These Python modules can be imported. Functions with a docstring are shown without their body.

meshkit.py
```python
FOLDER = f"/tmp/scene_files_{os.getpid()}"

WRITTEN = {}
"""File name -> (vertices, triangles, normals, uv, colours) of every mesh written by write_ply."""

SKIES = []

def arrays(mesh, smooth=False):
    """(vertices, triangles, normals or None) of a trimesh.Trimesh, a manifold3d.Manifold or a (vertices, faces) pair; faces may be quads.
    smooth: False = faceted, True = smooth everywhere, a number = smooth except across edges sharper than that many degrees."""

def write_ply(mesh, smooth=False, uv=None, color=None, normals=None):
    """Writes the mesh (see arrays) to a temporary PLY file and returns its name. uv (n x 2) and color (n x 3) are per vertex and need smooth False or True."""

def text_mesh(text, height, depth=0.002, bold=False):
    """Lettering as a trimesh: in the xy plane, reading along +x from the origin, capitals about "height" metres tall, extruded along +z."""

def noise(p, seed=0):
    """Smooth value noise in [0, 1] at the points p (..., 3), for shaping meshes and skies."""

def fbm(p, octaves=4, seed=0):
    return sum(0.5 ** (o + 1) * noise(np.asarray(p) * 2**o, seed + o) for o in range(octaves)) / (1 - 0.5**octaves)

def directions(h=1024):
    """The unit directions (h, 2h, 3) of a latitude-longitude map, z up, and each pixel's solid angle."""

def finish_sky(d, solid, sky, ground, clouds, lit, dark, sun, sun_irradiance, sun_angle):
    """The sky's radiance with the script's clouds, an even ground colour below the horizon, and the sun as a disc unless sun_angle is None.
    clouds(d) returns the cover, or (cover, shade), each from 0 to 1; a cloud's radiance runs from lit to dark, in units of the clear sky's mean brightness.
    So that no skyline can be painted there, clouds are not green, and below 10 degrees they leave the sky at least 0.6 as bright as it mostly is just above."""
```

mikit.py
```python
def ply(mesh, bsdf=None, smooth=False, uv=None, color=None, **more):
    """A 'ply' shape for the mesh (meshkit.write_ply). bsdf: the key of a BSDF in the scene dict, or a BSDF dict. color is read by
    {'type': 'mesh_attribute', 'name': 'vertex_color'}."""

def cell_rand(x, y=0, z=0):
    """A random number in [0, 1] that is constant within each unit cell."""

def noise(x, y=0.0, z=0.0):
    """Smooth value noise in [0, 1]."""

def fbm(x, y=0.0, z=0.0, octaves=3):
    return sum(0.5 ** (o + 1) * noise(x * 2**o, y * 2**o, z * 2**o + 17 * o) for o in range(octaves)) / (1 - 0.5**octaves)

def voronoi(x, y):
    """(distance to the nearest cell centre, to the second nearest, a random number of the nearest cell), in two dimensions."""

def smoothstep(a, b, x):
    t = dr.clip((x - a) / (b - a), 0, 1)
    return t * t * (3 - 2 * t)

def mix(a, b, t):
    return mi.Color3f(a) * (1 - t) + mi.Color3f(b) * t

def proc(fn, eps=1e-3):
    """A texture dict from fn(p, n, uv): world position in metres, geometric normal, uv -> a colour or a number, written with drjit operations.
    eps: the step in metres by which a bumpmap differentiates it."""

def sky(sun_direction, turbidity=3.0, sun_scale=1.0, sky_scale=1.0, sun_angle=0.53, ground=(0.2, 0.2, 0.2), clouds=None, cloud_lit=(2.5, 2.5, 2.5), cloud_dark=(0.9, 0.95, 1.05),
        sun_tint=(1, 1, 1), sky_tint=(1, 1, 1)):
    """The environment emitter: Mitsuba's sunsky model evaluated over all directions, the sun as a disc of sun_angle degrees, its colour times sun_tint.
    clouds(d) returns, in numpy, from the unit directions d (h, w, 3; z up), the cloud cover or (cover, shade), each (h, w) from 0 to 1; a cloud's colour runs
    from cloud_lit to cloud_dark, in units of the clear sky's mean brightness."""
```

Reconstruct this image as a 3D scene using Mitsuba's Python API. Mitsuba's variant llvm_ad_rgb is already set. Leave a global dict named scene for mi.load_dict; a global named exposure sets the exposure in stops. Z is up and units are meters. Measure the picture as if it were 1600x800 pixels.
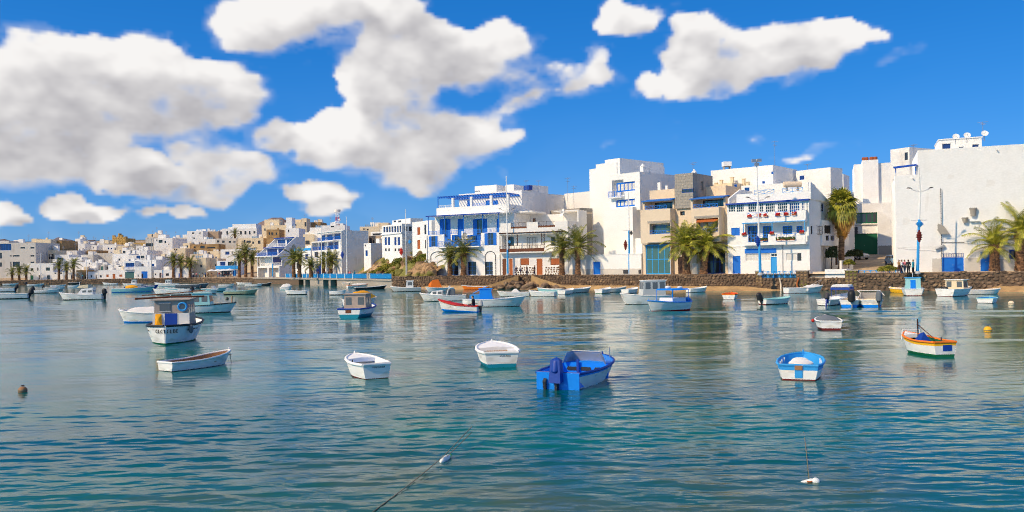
import math, random
import numpy as np, trimesh, manifold3d as m3
import drjit as dr, mitsuba as mi
import mikit, meshkit
from shapely.geometry import Polygon
T4 = mi.ScalarTransform4f
rng = np.random.default_rng(7)
scene, labels = {}, {}

# ------------------------------------------------------------------ camera, sky, exposure
F, HORIZON, ROLL, EYE = 1300.0, 415.0, math.radians(0.9), 4.0   # the photograph's focal length and horizon in its own pixels
CR, SR = math.cos(ROLL), math.sin(ROLL)
scene['camera'] = {'type': 'perspective', 'fov_axis': 'x', 'fov': 2 * math.degrees(math.atan(800 / F)), 'near_clip': 0.1, 'far_clip': 6000.0,
                   'principal_point_offset_y': (400 - HORIZON) / 800.0,
                   'to_world': T4().look_at(origin=[0, 0, EYE], target=[0, 10, EYE], up=[SR, 0, CR])}
exposure = 1.62


def ray(u, v):
    """The direction (x, 1, z) in which the photograph shows a point."""
    a, b = (u - 800) / F, (v - HORIZON) / F
    return np.array([a * CR - b * SR, 1.0, -a * SR - b * CR])


def at(u, v, D):
    """The point seen there, D metres ahead."""
    return np.array([0, 0, EYE]) + ray(u, v) * D


def on_water(u, v, z=0.0):
    r = ray(u, v)
    return np.array([0, 0, EYE]) + r * ((z - EYE) / r[2])


def az_el(u, v):
    r = ray(u, v)
    return math.degrees(math.atan2(r[0], r[1])), math.degrees(math.atan2(r[2], math.hypot(r[0], r[1])))


SUN = (-0.74, -0.50, 0.62)
# clouds: the middle of each heap of cloud (in the photograph's pixels, turned into bearings), its half size, how dense
CLOUD = [(150, 150, 175, 75, 1), (50, 180, 140, 70, 1), (318, 140, 92, 46, .95), (200, 92, 90, 40, .95), (50, 250, 110, 45, .9), (240, 196, 80, 26, .6), (30, 285, 60, 22, .6), (345, 262, 90, 46, .9),
         (300, 300, 95, 20, .8), (285, 333, 36, 12, 1.25), (220, 326, 20, 10, 1.25), (200, 270, 50, 24, 1.25), (430, 205, 50, 24, .8), (430, 40, 105, 48, 1), (560, 15, 90, 40, .8),
         (620, 115, 90, 65, 1), (720, 80, 130, 45, .95), (640, 50, 60, 40, .8), (575, 145, 50, 40, .9), (870, 125, 100, 34, .62), (930, 90, 40, 24, .45), (810, 160, 50, 18, .6),
         (620, 225, 165, 48, 1), (710, 215, 100, 50, 1), (510, 222, 65, 38, .95), (655, 280, 60, 24, .8), (985, 22, 62, 30, .9), (500, 303, 60, 20, 1.25), (138, 322, 38, 16, 1.25),
         (22, 345, 32, 16, 1.25), (1090, 70, 60, 42, .95), (1140, 100, 95, 45, 1), (1055, 142, 75, 24, .95), (1240, 75, 90, 30, .9), (1335, 52, 45, 18, .75), (1405, 88, 36, 13, .42),
         (1185, 217, 24, 11, .4), (1275, 235, 36, 13, .4), (955, 228, 20, 8, .33), (790, 268, 18, 8, .3), (760, 255, 26, 9, .35), (1320, 225, 30, 12, .3), (1240, 245, 40, 12, .3)]


def cloud_density(az, el, fine=6):
    """Thickness of the broken cumulus in view (0 = clear), by bearing and height in degrees."""
    q = np.stack([az * .42, el * .55, 0 * az], -1)
    warp = (np.stack([meshkit.fbm(q + 31.7, min(fine, 5), 3), meshkit.fbm(q + 77.1, min(fine, 5), 9)], -1) - .5)
    wa, we = az + 4.2 * warp[..., 0], el + 2.6 * warp[..., 1]
    n1 = meshkit.fbm(np.stack([az * .62, el * .95, 0 * az + 4.3], -1), fine, 21)
    hole, puff = np.ones(az.shape), np.zeros(az.shape)
    k = math.degrees(1 / F)
    for u, v, ru, rv, w in CLOUD:
        ca, ce = az_el(u, v)
        r2 = ((wa - ca) / (ru * k)) ** 2 + ((we - ce) / (rv * k)) ** 2
        g = w * np.clip(1.22 - np.minimum(r2, 9) * .78, 0, 1.0)
        if w > 1.2:
            g = np.minimum(g, 1)
            puff += g * .5
        hole *= 1 - g * g * (3 - 2 * g) * .97
    return 1.42 * (1 - hole) ** .85 - 1.24 * (1 - n1) + puff


def clouds(d):
    az, el = np.degrees(np.arctan2(d[..., 0], d[..., 1])), np.degrees(np.arcsin(np.clip(d[..., 2], -1, 1)))
    den = cloud_density(az, el)
    toward = (cloud_density(az - 1.9, el + 2.2, 3) + cloud_density(az - .9, el + 1.1, 3)) / 2
    soft = cloud_density(az, el, 3)
    # the same kind of broken cloud on every other side of the sky
    far = meshkit.fbm(np.stack([d[..., 0] / (d[..., 2] + .25) * 1.1, d[..., 1] / (d[..., 2] + .25) * 1.1, 0 * az + 9], -1), 5, 5)
    side = np.clip((np.maximum(np.abs(az) - 34, (el - 19) * 1.2)) / 8, 0, 1)
    den = den * (1 - side) + np.clip((far - .54) * 3.6, -.2, 1.2) * side
    wide = .40 + .60 * np.clip(.45 + 1.1 * (toward - soft), 0, 1)   # crisp where the sun strikes, thinning out on the lee side
    t = np.clip((den + .03) / wide, 0, 1)
    cover = t * t * (3 - 2 * t) * .985
    thin = np.clip((den + .34) / .7, 0, 1) * np.clip((meshkit.fbm(np.stack([az * .5, el * 1.4, 0 * az + 2], -1), 5, 71) - .38) * 2.6, 0, 1)
    cover = np.maximum(cover, .42 * thin)
    veil = .30 * np.exp(-np.maximum(el, 0) / 4.5)
    cover = 1 - (1 - cover) * (1 - veil)
    n2 = meshkit.fbm(np.stack([az * .26 + 3, el * .42 + 9, 0 * az], -1), 3, 40)
    n3 = meshkit.fbm(np.stack([az * .8 + 3, el * 1.3 + 9, 0 * az], -1), 4, 44)
    shade = np.clip(.20 + .75 * (toward - .55 * soft) + .80 * (n2 - .44) + .45 * (n3 - .5) - .25 * (den - soft) + .22 * t, 0, 1)
    shade = shade * (.35 + .65 * t)
    return cover, shade * (1 - side) + .4 * side


scene['sky'] = mikit.sky(SUN, turbidity=4.2, clouds=clouds, cloud_lit=(3.75, 3.65, 3.55), cloud_dark=(1.85, 1.80, 1.88), sky_tint=(.07, .69, 1.42), sun_tint=(1.0, .965, .90), ground=(.12, .16, .18))

# ------------------------------------------------------------------ helpers


def rgb(c):
    return {'type': 'rgb', 'value': list(map(float, c))}


def hexc(r, g, b):
    """A paint colour given as it reads on a colour card (sRGB 0..255)."""
    return tuple(((x / 255) / 12.92 if x < 10 else ((x / 255 + .055) / 1.055) ** 2.4) for x in (r, g, b))


def mat(name, c, rough=.7, metal=0.0, spec=.4, **more):
    c = c if isinstance(c, dict) else rgb(c)
    scene['mat_' + name] = {'type': 'twosided', 'bsdf': {'type': 'principled', 'base_color': c, 'roughness': rough, 'metallic': metal, 'specular': spec, **more}}


def taken(k):
    return k in scene or k in labels or any(x.startswith(k + '__') for x in (scene if len(k) < 3 else ()))


COUNT = {}


def numbered(k):
    n = COUNT.get(k, 0)
    COUNT[k] = n + 1
    return k if n == 0 else f'{k}_{n:03d}'


class Thing:
    def __init__(self, name, label, cat, group=None, kind=None):
        self.k = numbered(name)
        e = labels[self.k] = {}
        if label: e['label'] = label
        if cat: e['category'] = cat
        if group: e['group'] = group
        if kind: e['kind'] = kind
        self.to = None

    def part(self, name, mesh, m, smooth=False, label=None, kind=None, of=None):
        k = numbered(f'{of or self.k}__{name}')
        e = mesh if isinstance(mesh, dict) else mikit.ply(mesh, 'mat_' + m, smooth)
        if isinstance(mesh, dict):
            e = {**mesh, 'bsdf': {'type': 'ref', 'id': 'mat_' + m}} if m else dict(mesh)
        if self.to is not None: e['to_world'] = self.to
        scene[k] = e
        if label or kind:
            labels[k] = {x: y for x, y in (('label', label), ('kind', kind)) if y}
        return k


def single(name, mesh, m, label, cat, group=None, kind=None, smooth=False):
    k = numbered(name)
    scene[k] = mikit.ply(mesh, 'mat_' + m, smooth)
    labels[k] = {x: y for x, y in (('label', label), ('category', cat), ('group', group), ('kind', kind)) if y}
    return k


cat = trimesh.util.concatenate


def tm(m):
    q = m.to_mesh()
    return trimesh.Trimesh(np.array(q.vert_properties[:, :3]), np.array(q.tri_verts), process=False)


def bx(x0, x1, y0, y1, z0, z1):
    b = trimesh.creation.box(extents=[abs(x1 - x0), abs(y1 - y0), abs(z1 - z0)])
    b.apply_translation([(x0 + x1) / 2, (y0 + y1) / 2, (z0 + z1) / 2])
    return b


def mb(x0, x1, y0, y1, z0, z1):
    if min(x1 - x0, y1 - y0, z1 - z0) <= 0: return m3.Manifold()
    return m3.Manifold.cube([x1 - x0, y1 - y0, z1 - z0]).translate([x0, y0, z0])


def tube(pts, r, sides=6):
    """A round bar through the points; r one number or one per point."""
    p = np.asarray(pts, float)
    r = np.broadcast_to(np.asarray(r, float), (len(p),))
    t = np.gradient(p, axis=0)
    t /= np.linalg.norm(t, axis=1, keepdims=True) + 1e-12
    ref = np.array([0, 0, 1.]) if abs(t[:, 2]).mean() < .8 else np.array([1., 0, 0])
    a = np.cross(t, ref); a /= np.linalg.norm(a, axis=1, keepdims=True) + 1e-12
    b = np.cross(t, a)
    an = np.arange(sides) * 2 * np.pi / sides
    v = p[:, None] + r[:, None, None] * (np.cos(an)[None, :, None] * a[:, None] + np.sin(an)[None, :, None] * b[:, None])
    n = len(p)
    i, j = np.meshgrid(np.arange(n - 1), np.arange(sides), indexing='ij')
    q = np.stack([i * sides + j, i * sides + (j + 1) % sides, (i + 1) * sides + (j + 1) % sides, (i + 1) * sides + j], -1).reshape(-1, 4)
    v = np.vstack([v.reshape(-1, 3), p[:1], p[-1:]])
    f = np.vstack([q[:, [0, 2, 1]], q[:, [0, 3, 2]]])
    jj = np.arange(sides)
    f = np.vstack([f, np.stack([jj * 0 + n * sides, jj, (jj + 1) % sides], -1), np.stack([jj * 0 + n * sides + 1, (n - 1) * sides + (jj + 1) % sides, (n - 1) * sides + jj], -1)])
    return trimesh.Trimesh(v, f, process=False)


def lathe(prof, c=(0, 0, 0), sides=16):
    m = trimesh.creation.revolve(np.array(prof, float), sections=sides)
    m.apply_translation(c)
    return m


def hull(points):
    return tm(m3.Manifold.hull_points(np.asarray(points, float)))


def ball(c, r, sub=2):
    m = trimesh.creation.icosphere(subdivisions=sub, radius=1.0)
    m.apply_scale(r) if np.isscalar(r) else m.apply_transform(np.diag([*r, 1]))
    m.apply_translation(c)
    return m


# ------------------------------------------------------------------ materials
N, FB, SS, MIX = mikit.noise, mikit.fbm, mikit.smoothstep, mikit.mix


def wall_mat(name, c, dirt=(.30, .25, .19), amount=.35, rough=.85):
    """Painted render: broad uneven tone, rain streaks and grime of the material's own."""
    def fn(p, n, uv):
        a = FB(p.x * .35, p.y * .35, p.z * .5, 3)
        streak = FB(p.x * 1.9 + p.y * 1.9, p.z * .12, 5.0, 3)
        fine = N(p.x * 6, p.y * 6, p.z * 6)
        k = SS(.52, .85, a * .55 + streak * .5) * amount
        return MIX(c, [x * .6 + y * .4 for x, y in zip(dirt, c)], k) * (.94 + .1 * fine)
    mat(name, mikit.proc(fn), rough, spec=.25)


wall_mat('white', (.80, .79, .76), (.42, .38, .32), amount=.3)
wall_mat('chalk', (.76, .74, .70), amount=.5)
wall_mat('cream', (.74, .62, .43), amount=.35)
wall_mat('beige', (.70, .57, .42), amount=.3)
wall_mat('sand', (.62, .47, .28), amount=.6)
wall_mat('ochre', (.50, .33, .11), (.22, .14, .07), .7)
wall_mat('greywall', (.56, .53, .48), amount=.5)
wall_mat('brownwall', (.40, .30, .21), amount=.6)
wall_mat('concrete', (.34, .31, .27), (.16, .14, .12), .7)
mat('bluepaint', hexc(20, 105, 200), .45)
mat('deepblue', hexc(18, 62, 150), .5)
mat('skyblue', hexc(50, 150, 215), .5)
mat('whitepaint', (.80, .79, .76), .4)
mat('greypaint', (.42, .42, .42), .5)
mat('darkmetal', (.05, .05, .055), .5)
mat('brownwood', hexc(105, 58, 30), .6)
mat('orangewood', hexc(165, 88, 40), .6)
mat('darkwood', hexc(58, 34, 24), .6)
mat('green', hexc(12, 92, 62), .55)
mat('redpaint', hexc(190, 38, 26), .5)
mat('orangepaint', hexc(235, 120, 30), .5)
mat('yellowpaint', hexc(240, 178, 30), .5)
mat('glass', (.03, .035, .04), .08, spec=.8)
mat('tealglass', (.05, .10, .10), .1, spec=.8)
mat('deepglass', hexc(20,50,110), .1, spec=.8)
mat('steel', (.5, .5, .5), .35, .8)
mat('black', (.02, .02, .022), .5)
mat('hull_maroon', hexc(130, 30, 24), .5)
mat('terracotta', hexc(150, 82, 52), .8)
# ------------------------------------------------------------------ water


def quay_line():
    """The foot of the sea wall in plan, from left to right."""
    uD = [(-500, 283), (100, 283), (300, 280), (400, 240), (440, 222), (500, 196), (580, 172), (625, 157), (700, 150), (900, 138), (1100, 121), (1335, 109), (1500, 103), (1720, 96), (2300, 82)]
    return np.array([[(u - 800) / F * D, D] for u, D in uD])


QUAY = quay_line()


def shore(x, y):
    """Signed distance inland of the sea wall (negative over the water)."""
    x, y = np.asarray(x, float), np.asarray(y, float)
    best, sign = np.full(x.shape, 1e9), np.ones(x.shape)
    for a, b in zip(QUAY[:-1], QUAY[1:]):
        d = b - a
        L = np.hypot(*d)
        t = np.clip(((x - a[0]) * d[0] + (y - a[1]) * d[1]) / L ** 2, 0, 1)
        q = np.hypot(x - a[0] - t * d[0], y - a[1] - t * d[1])
        s = np.where((y - a[1]) * d[0] - (x - a[0]) * d[1] > 0, 1.0, -1.0)
        sign = np.where(q < best - 1e-9, s, sign)
        best = np.minimum(best, q)
    return best * sign


def wall_top(x):
    """Height of the quay at x."""
    return np.interp(x, [-80, -60, -26, -18, 80], [1.6, 1.68, 1.75, 2.25, 2.25])


def make_water():
    ys = [-30, -15, -6, 0, 3, 6]
    y = 8.0
    while y < 300:
        ys.append(y)
        y += .055 if y < 22 else min(.055 * (y / 22) ** 1.75, 2.5)
    xs = [0.0]
    while xs[-1] < 420:
        a = xs[-1]
        xs.append(a + (.11 if a < 36 else .11 * (a / 36) ** 2.2))
    xs = np.array(xs)
    xs = np.concatenate([-xs[:0:-1], xs])
    ys = np.array(ys)
    X, Y = np.meshgrid(xs, ys)
    gx, gy = np.gradient(xs)[None, :], np.gradient(ys)[:, None]
    P = np.stack([X, Y, 0 * X], -1)
    calm = shore(X[::4, ::4], Y[::4, ::4])
    Z = np.zeros(X.shape)
    r = np.random.default_rng(3)
    gust = [np.clip(meshkit.fbm(P * [.05, .09, 1] + 9 * k, 2, 60 + k) * 2.6 - .55, .1, 1.7) for k in range(3)]
    short = np.interp(Y, [0, 20, 38, 60, 90, 140, 300], [1.0, .95, .52, .24, .18, .3, .9])
    gust = [g * np.interp(X, [-60, -4, 12, 60], [1.2, 1.05, .78, .62]) for g in gust]
    for i in range(88):
        if i < 62:
            lam = .26 * (.95 / .26) ** (i / 61.0)
            th, slope = math.pi / 2 + .12 + r.normal(0, .36), .0185 * (lam / .6) ** .25
        else:
            lam = 1.2 * (8.0 / 1.2) ** ((i - 62) / 25.0)
            th, slope = math.pi / 2 + .2 + r.normal(0, .30), .0068
        slope *= r.uniform(.7, 1.3)
        k = 2 * math.pi / lam
        kx, ky = k * math.cos(th), k * math.sin(th)
        ok = np.clip((math.pi / (abs(kx) * gx + abs(ky) * gy + 1e-9) - 1.2) / 1.0, 0, 1)
        if ok.max() <= 0: continue
        rows = np.nonzero(ok.max(1) > 0)[0]
        s = slice(rows[0], rows[-1] + 1)
        ph = r.uniform(0, 6.28)
        amp = (slope / k) * ok[s] * gust[i % 3][s] * (short[s] if i < 62 else 1)
        sn = np.sin(kx * X[s] + ky * Y[s] + ph + 1.6 * gust[(i + 1) % 3][s])
        Z[s] += amp * (sn if i > 61 else 1.15 * np.exp(1.1 * (sn - 1)) * 1.6)
    # the long low wash that a passing boat left in front of the right-hand quay
    for amp, y0, sl, w in ((.12, 67, -.10, .9), (.07, 62.5, -.12, .8), (.025, 56, .10, .8), (.02, 43, -.12, .6)):
        dd = (Y - (y0 + sl * X + 1.2 * np.sin(X * .11)))
        Z += amp * np.exp(-(dd / w) ** 2) * np.clip((X + 4) / 10, 0, 1) * np.clip((60 - X) / 20, 0, 1)
    n, m = X.shape
    idx = np.arange(n * m).reshape(n, m)
    f = np.stack([idx[:-1, :-1], idx[:-1, 1:], idx[1:, 1:], idx[1:, :-1]], -1).reshape(-1, 4)
    f = np.vstack([f[:, [0, 1, 2]], f[:, [0, 2, 3]]])
    v = np.stack([X, Y, Z], -1).reshape(-1, 3)
    zx, zy = np.gradient(Z, axis=1) / gx, np.gradient(Z, axis=0) / gy
    nn = np.stack([-zx, -zy, np.ones_like(Z)], -1)
    nn /= np.linalg.norm(nn, axis=-1, keepdims=True)
    return v, f, nn.reshape(-1, 3)


def water_body(p, n, uv):
    """What colours the water from below: deep teal, sand and weed showing through where it is shallow."""
    a = FB(p.x * .12, p.y * .2, 1.0, 3)
    shallow = SS(19.0, 10.5, p.y + 7 * (a - .5) + .20 * dr.abs(p.x + 4.0))
    deep = MIX((.0, .088, .094), (.001, .130, .108), SS(.35, .7, a))
    far = SS(30.0, 90.0, p.y)
    deep = MIX(deep, (.002, .130, .138), far)
    weed = SS(.42, .62, FB(p.x * .5, p.y * .9, 3.0, 3))
    bed = MIX((.030, .115, .075), (.095, .120, .030), weed)
    return MIX(deep, bed, shallow * .8)


scene['mat_water'] = {'type': 'roughplastic', 'diffuse_reflectance': mikit.proc(water_body), 'int_ior': 1.34, 'alpha': .012, 'distribution': 'ggx', 'nonlinear': False}


def capillary(p, n, uv):
    """The finest ripples, too small for the mesh, that the breeze raises on the open water this side of the boats."""
    a = N(p.x * 2.6 + 1.5 * N(p.x * .8, p.y * .8), p.y * 7.5, 1.0) + .55 * N(p.x * 5.5 + 3, p.y * 14.0, 2.0)
    g = SS(.30, .65, FB(p.x * .10, p.y * .16, 7.0, 2))
    return a * g * SS(42.0, 20.0, p.y)


scene['mat_water'] = {'type': 'bumpmap', 'arbitrary': mikit.proc(capillary, .012), 'scale': .008, 'bsdf': scene['mat_water']}
wv, wf, wn = make_water()
wp = meshkit.write_ply(trimesh.Trimesh(wv, wf, process=False), normals=wn)
scene['water'] = {'type': 'ply', 'filename': wp, 'bsdf': {'type': 'ref', 'id': 'mat_water'}}
labels['water'] = {'label': 'rippled teal water of the sheltered lagoon', 'kind': 'structure'}

# ------------------------------------------------------------------ land, quay wall, beach


def rise(d, x):
    s = np.interp(x, [-120, -60, -20, 10, 40, 90], [.085, .125, .10, .075, .080, .075])
    return np.minimum(np.maximum(d - 9, 0) * s, 26) + .012 * np.minimum(np.maximum(d, 0), 9)


def ground(x, y):
    x, y = np.asarray(x, float), np.asarray(y, float)
    return wall_top(x) - .03 + rise(shore(x, y), x)


def make_ground():
    xs = np.unique(np.concatenate([np.linspace(-520, -170, 30), np.linspace(-170, 100, 190), np.linspace(100, 260, 16), QUAY[:, 0]]))
    off = np.concatenate([[.25, 2, 5, 9], np.linspace(12, 120, 30), [150, 200, 260, 340, 450, 600, 900, 1400]])
    yq = np.interp(xs, QUAY[:, 0], QUAY[:, 1])
    X = np.repeat(xs[None], len(off), 0)
    Y = yq[None] + off[:, None]
    Z = ground(X, Y)
    n, m = X.shape
    idx = np.arange(n * m).reshape(n, m)
    f = np.stack([idx[:-1, :-1], idx[:-1, 1:], idx[1:, 1:], idx[1:, :-1]], -1).reshape(-1, 4)
    return np.stack([X, Y, Z], -1).reshape(-1, 3), f


def paving(p, n, uv):
    a = FB(p.x * .5, p.y * .5, 2.0, 4)
    return MIX((.34, .25, .16), (.24, .18, .12), SS(.35, .7, a)) * (.9 + .2 * N(p.x * 3, p.y * 3))


mat('ground', mikit.proc(paving), .9)
scene['ground'] = mikit.ply(make_ground(), 'mat_ground', True)
labels['ground'] = {'label': 'paved promenade and rising ground of the town behind the sea wall', 'kind': 'structure'}


def basalt(p, n, uv):
    a = FB(p.x * 1.3, p.y * 1.3, p.z * 1.3, 3)
    b = N(p.x * 2.1 + 7, p.y * 2.1, p.z * 2.6)
    c = MIX((.075, .050, .034), (.22, .145, .092), SS(.25, .75, a))
    c = MIX(c, (.36, .23, .125), SS(.62, .85, b) * .85)
    return c * (.75 + .5 * N(p.x * 9, p.y * 9, p.z * 9))


mat('basalt', mikit.proc(basalt), .85)
mat('mortar', (.13, .09, .06), .95)
EXTRA_SHAPES = {}


def stone(w, h, r, seed):
    """One rough wall stone, about w x h in the face (x, z), its face at y = -r."""
    g = np.random.default_rng(seed)
    a = np.linspace(0, 2 * np.pi, 8)[:-1] + g.uniform(-.25, .25, 7)
    rad = g.uniform(.82, 1.05, 7)
    outer = np.stack([np.cos(a) * rad * w / 2, 0 * a + .06, np.sin(a) * rad * h / 2], -1)
    inner = np.stack([np.cos(a) * rad * w * .33, -r * g.uniform(.75, 1.1, 7), np.sin(a) * rad * h * .33], -1)
    return hull(np.vstack([outer, inner]))


STONES = [stone(1, 1, .16, 100 + i) for i in range(14)]


def along(x0, x1):
    """The sea wall's foot between two x, as pieces (a, b)."""
    k = [x0] + [q for q in QUAY[:, 0] if x0 < q < x1] + [x1]
    p = [np.array([x, np.interp(x, QUAY[:, 0], QUAY[:, 1])]) for x in k]
    return list(zip(p[:-1], p[1:]))


def frame_of(a, b):
    """4x4: x along the wall from a to b, y inland, z up."""
    d = (b - a) / np.hypot(*(b - a))
    M = np.eye(4)
    M[:2, 0], M[:2, 1], M[:2, 3] = d, [-d[1], d[0]], a
    return M


def qx(u):
    """x of the sea wall where the photograph shows it at u."""
    t = (u - 800) / F
    for a, b in zip(QUAY[:-1], QUAY[1:]):
        if a[0] / a[1] <= t <= b[0] / b[1]:
            d = b - a
            k = (t * a[1] - a[0]) / (d[0] - t * d[1])
            return a[0] + k * d[0]
    return QUAY[-1, 0]


def stone_wall(t, x0, x1, zb, zt, size, single_from=None, seed=0, core='mortar'):
    """A wall core with its stones; stones beyond x = single_from are parts one by one, the others one part."""
    cores, heap, singles, n = [], [], [], 0
    g = np.random.default_rng(seed)
    for a, b in along(x0, x1):
        L = np.hypot(*(b - a))
        M = frame_of(a, b)
        c = bx(-.02, L + .02, .05, .75, zb, zt - .02)
        c.apply_transform(M)
        cores.append(c)
        z, row = zb + .05, 0
        while z < zt - .1:
            h = size * g.uniform(.55, .95)
            h = min(h, zt - z + .05)
            s = -size * g.uniform(0, .8)
            while s < L:
                w = size * g.uniform(.6, 1.5)
                m = STONES[g.integers(len(STONES))].copy()
                S = np.eye(4)
                fl = g.choice([-1, 1])
                S[0, 0], S[2, 2] = w * 1.02, h * 1.06
                ro = trimesh.transformations.rotation_matrix(g.uniform(-.7, .7), [0, 1, 0])
                m.apply_transform(S @ ro)
                m.apply_translation([np.clip(s + w / 2, w * .4, L - w * .4), .05 + g.uniform(-.03, .03), z + h / 2 + g.uniform(-.13, .13) * size * 1.6])
                m.apply_transform(M)
                if single_from is not None and m.vertices[0, 0] > single_from: singles.append(m)
                else: heap.append(m)
                s += w
            z += h * .93
            row += 1
    t.part('core', cat(cores), core)
    if heap: t.part('stonework', cat(heap), 'basalt', kind='stuff')
    return singles


XA, XB, XC = qx(440), qx(612), qx(1262)
t = Thing('sea_wall', 'long low sea wall of dark stone along the far left waterfront', 'sea wall')
stone_wall(t, -280, qx(396), -1.0, 1.62, .8, seed=1)
t = Thing('sea_wall', 'dark basalt sea wall below the white houses with the sandy beach at its foot', 'sea wall')
stone_wall(t, XB, qx(1184), -.6, 2.32, .5, seed=2)
t = Thing('sea_wall', 'sea wall of large dark basalt stones below the big blank white building on the right', 'sea wall')
st = stone_wall(t, qx(1340), qx(1760), -.5, 2.32, .62, single_from=-99, seed=3)
st.sort(key=lambda m: abs(m.vertices[0, 0] - 55))
for m in st[:300]: t.part('stone', m, 'basalt')
if st[300:]: t.part('stonework', cat(st[300:]), 'basalt', kind='stuff')
t = Thing('sea_wall', 'lower basalt wall under the blue railing and the white planter wall', 'sea wall')
stone_wall(t, qx(1184), qx(1340), -.5, 1.72, .52, seed=4)


def sand_tex(p, n, uv):
    a = FB(p.x * .8, p.y * .8, p.z, 3)
    return MIX((.42, .27, .12), (.30, .19, .09), SS(.3, .7, a)) * (.9 + .2 * N(p.x * 7, p.y * 7))


mat('sand', mikit.proc(sand_tex), .95)


def beach(x0, x1, n, label):
    v, f = [], []
    for i, x in enumerate(np.linspace(x0, x1, n)):
        y = float(np.interp(x, QUAY[:, 0], QUAY[:, 1])) + .3
        e = min(1, (i + 1) / 8, (n - i) / 12)
        k = meshkit.fbm(np.array([x * .2, 3, 0]), 3)
        for o, z in ((0, .62), (-1.3, .42), (-2.6 - 2.2 * k, .02), (-5.5 - 2 * k, -.5)):
            v.append([x + .15 * o, y + o * e, z * e - .25 * (1 - e)])
    for i in range(n - 1):
        for j in range(3):
            a = i * 4 + j
            f.append([a + 4, a + 5, a + 1, a])
    k = numbered('beach')
    scene[k] = mikit.ply((np.array(v), np.array(f)), 'mat_sand', True)
    labels[k] = {'label': label, 'kind': 'structure'}


beach(qx(636), qx(1262), 90, 'narrow strip of yellow sand at the foot of the basalt wall')
beach(qx(1516), qx(1700), 30, 'small strip of sand below the wall at the right edge')


def boulder(c, r, seed):
    m = trimesh.creation.icosphere(subdivisions=2)
    n = meshkit.fbm(m.vertices * 1.1 + seed * 7.3, 3, seed % 50)
    m.vertices *= (.55 + .9 * n)[:, None]
    m.vertices *= np.asarray(r)
    m.apply_translation(c)
    return m


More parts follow.
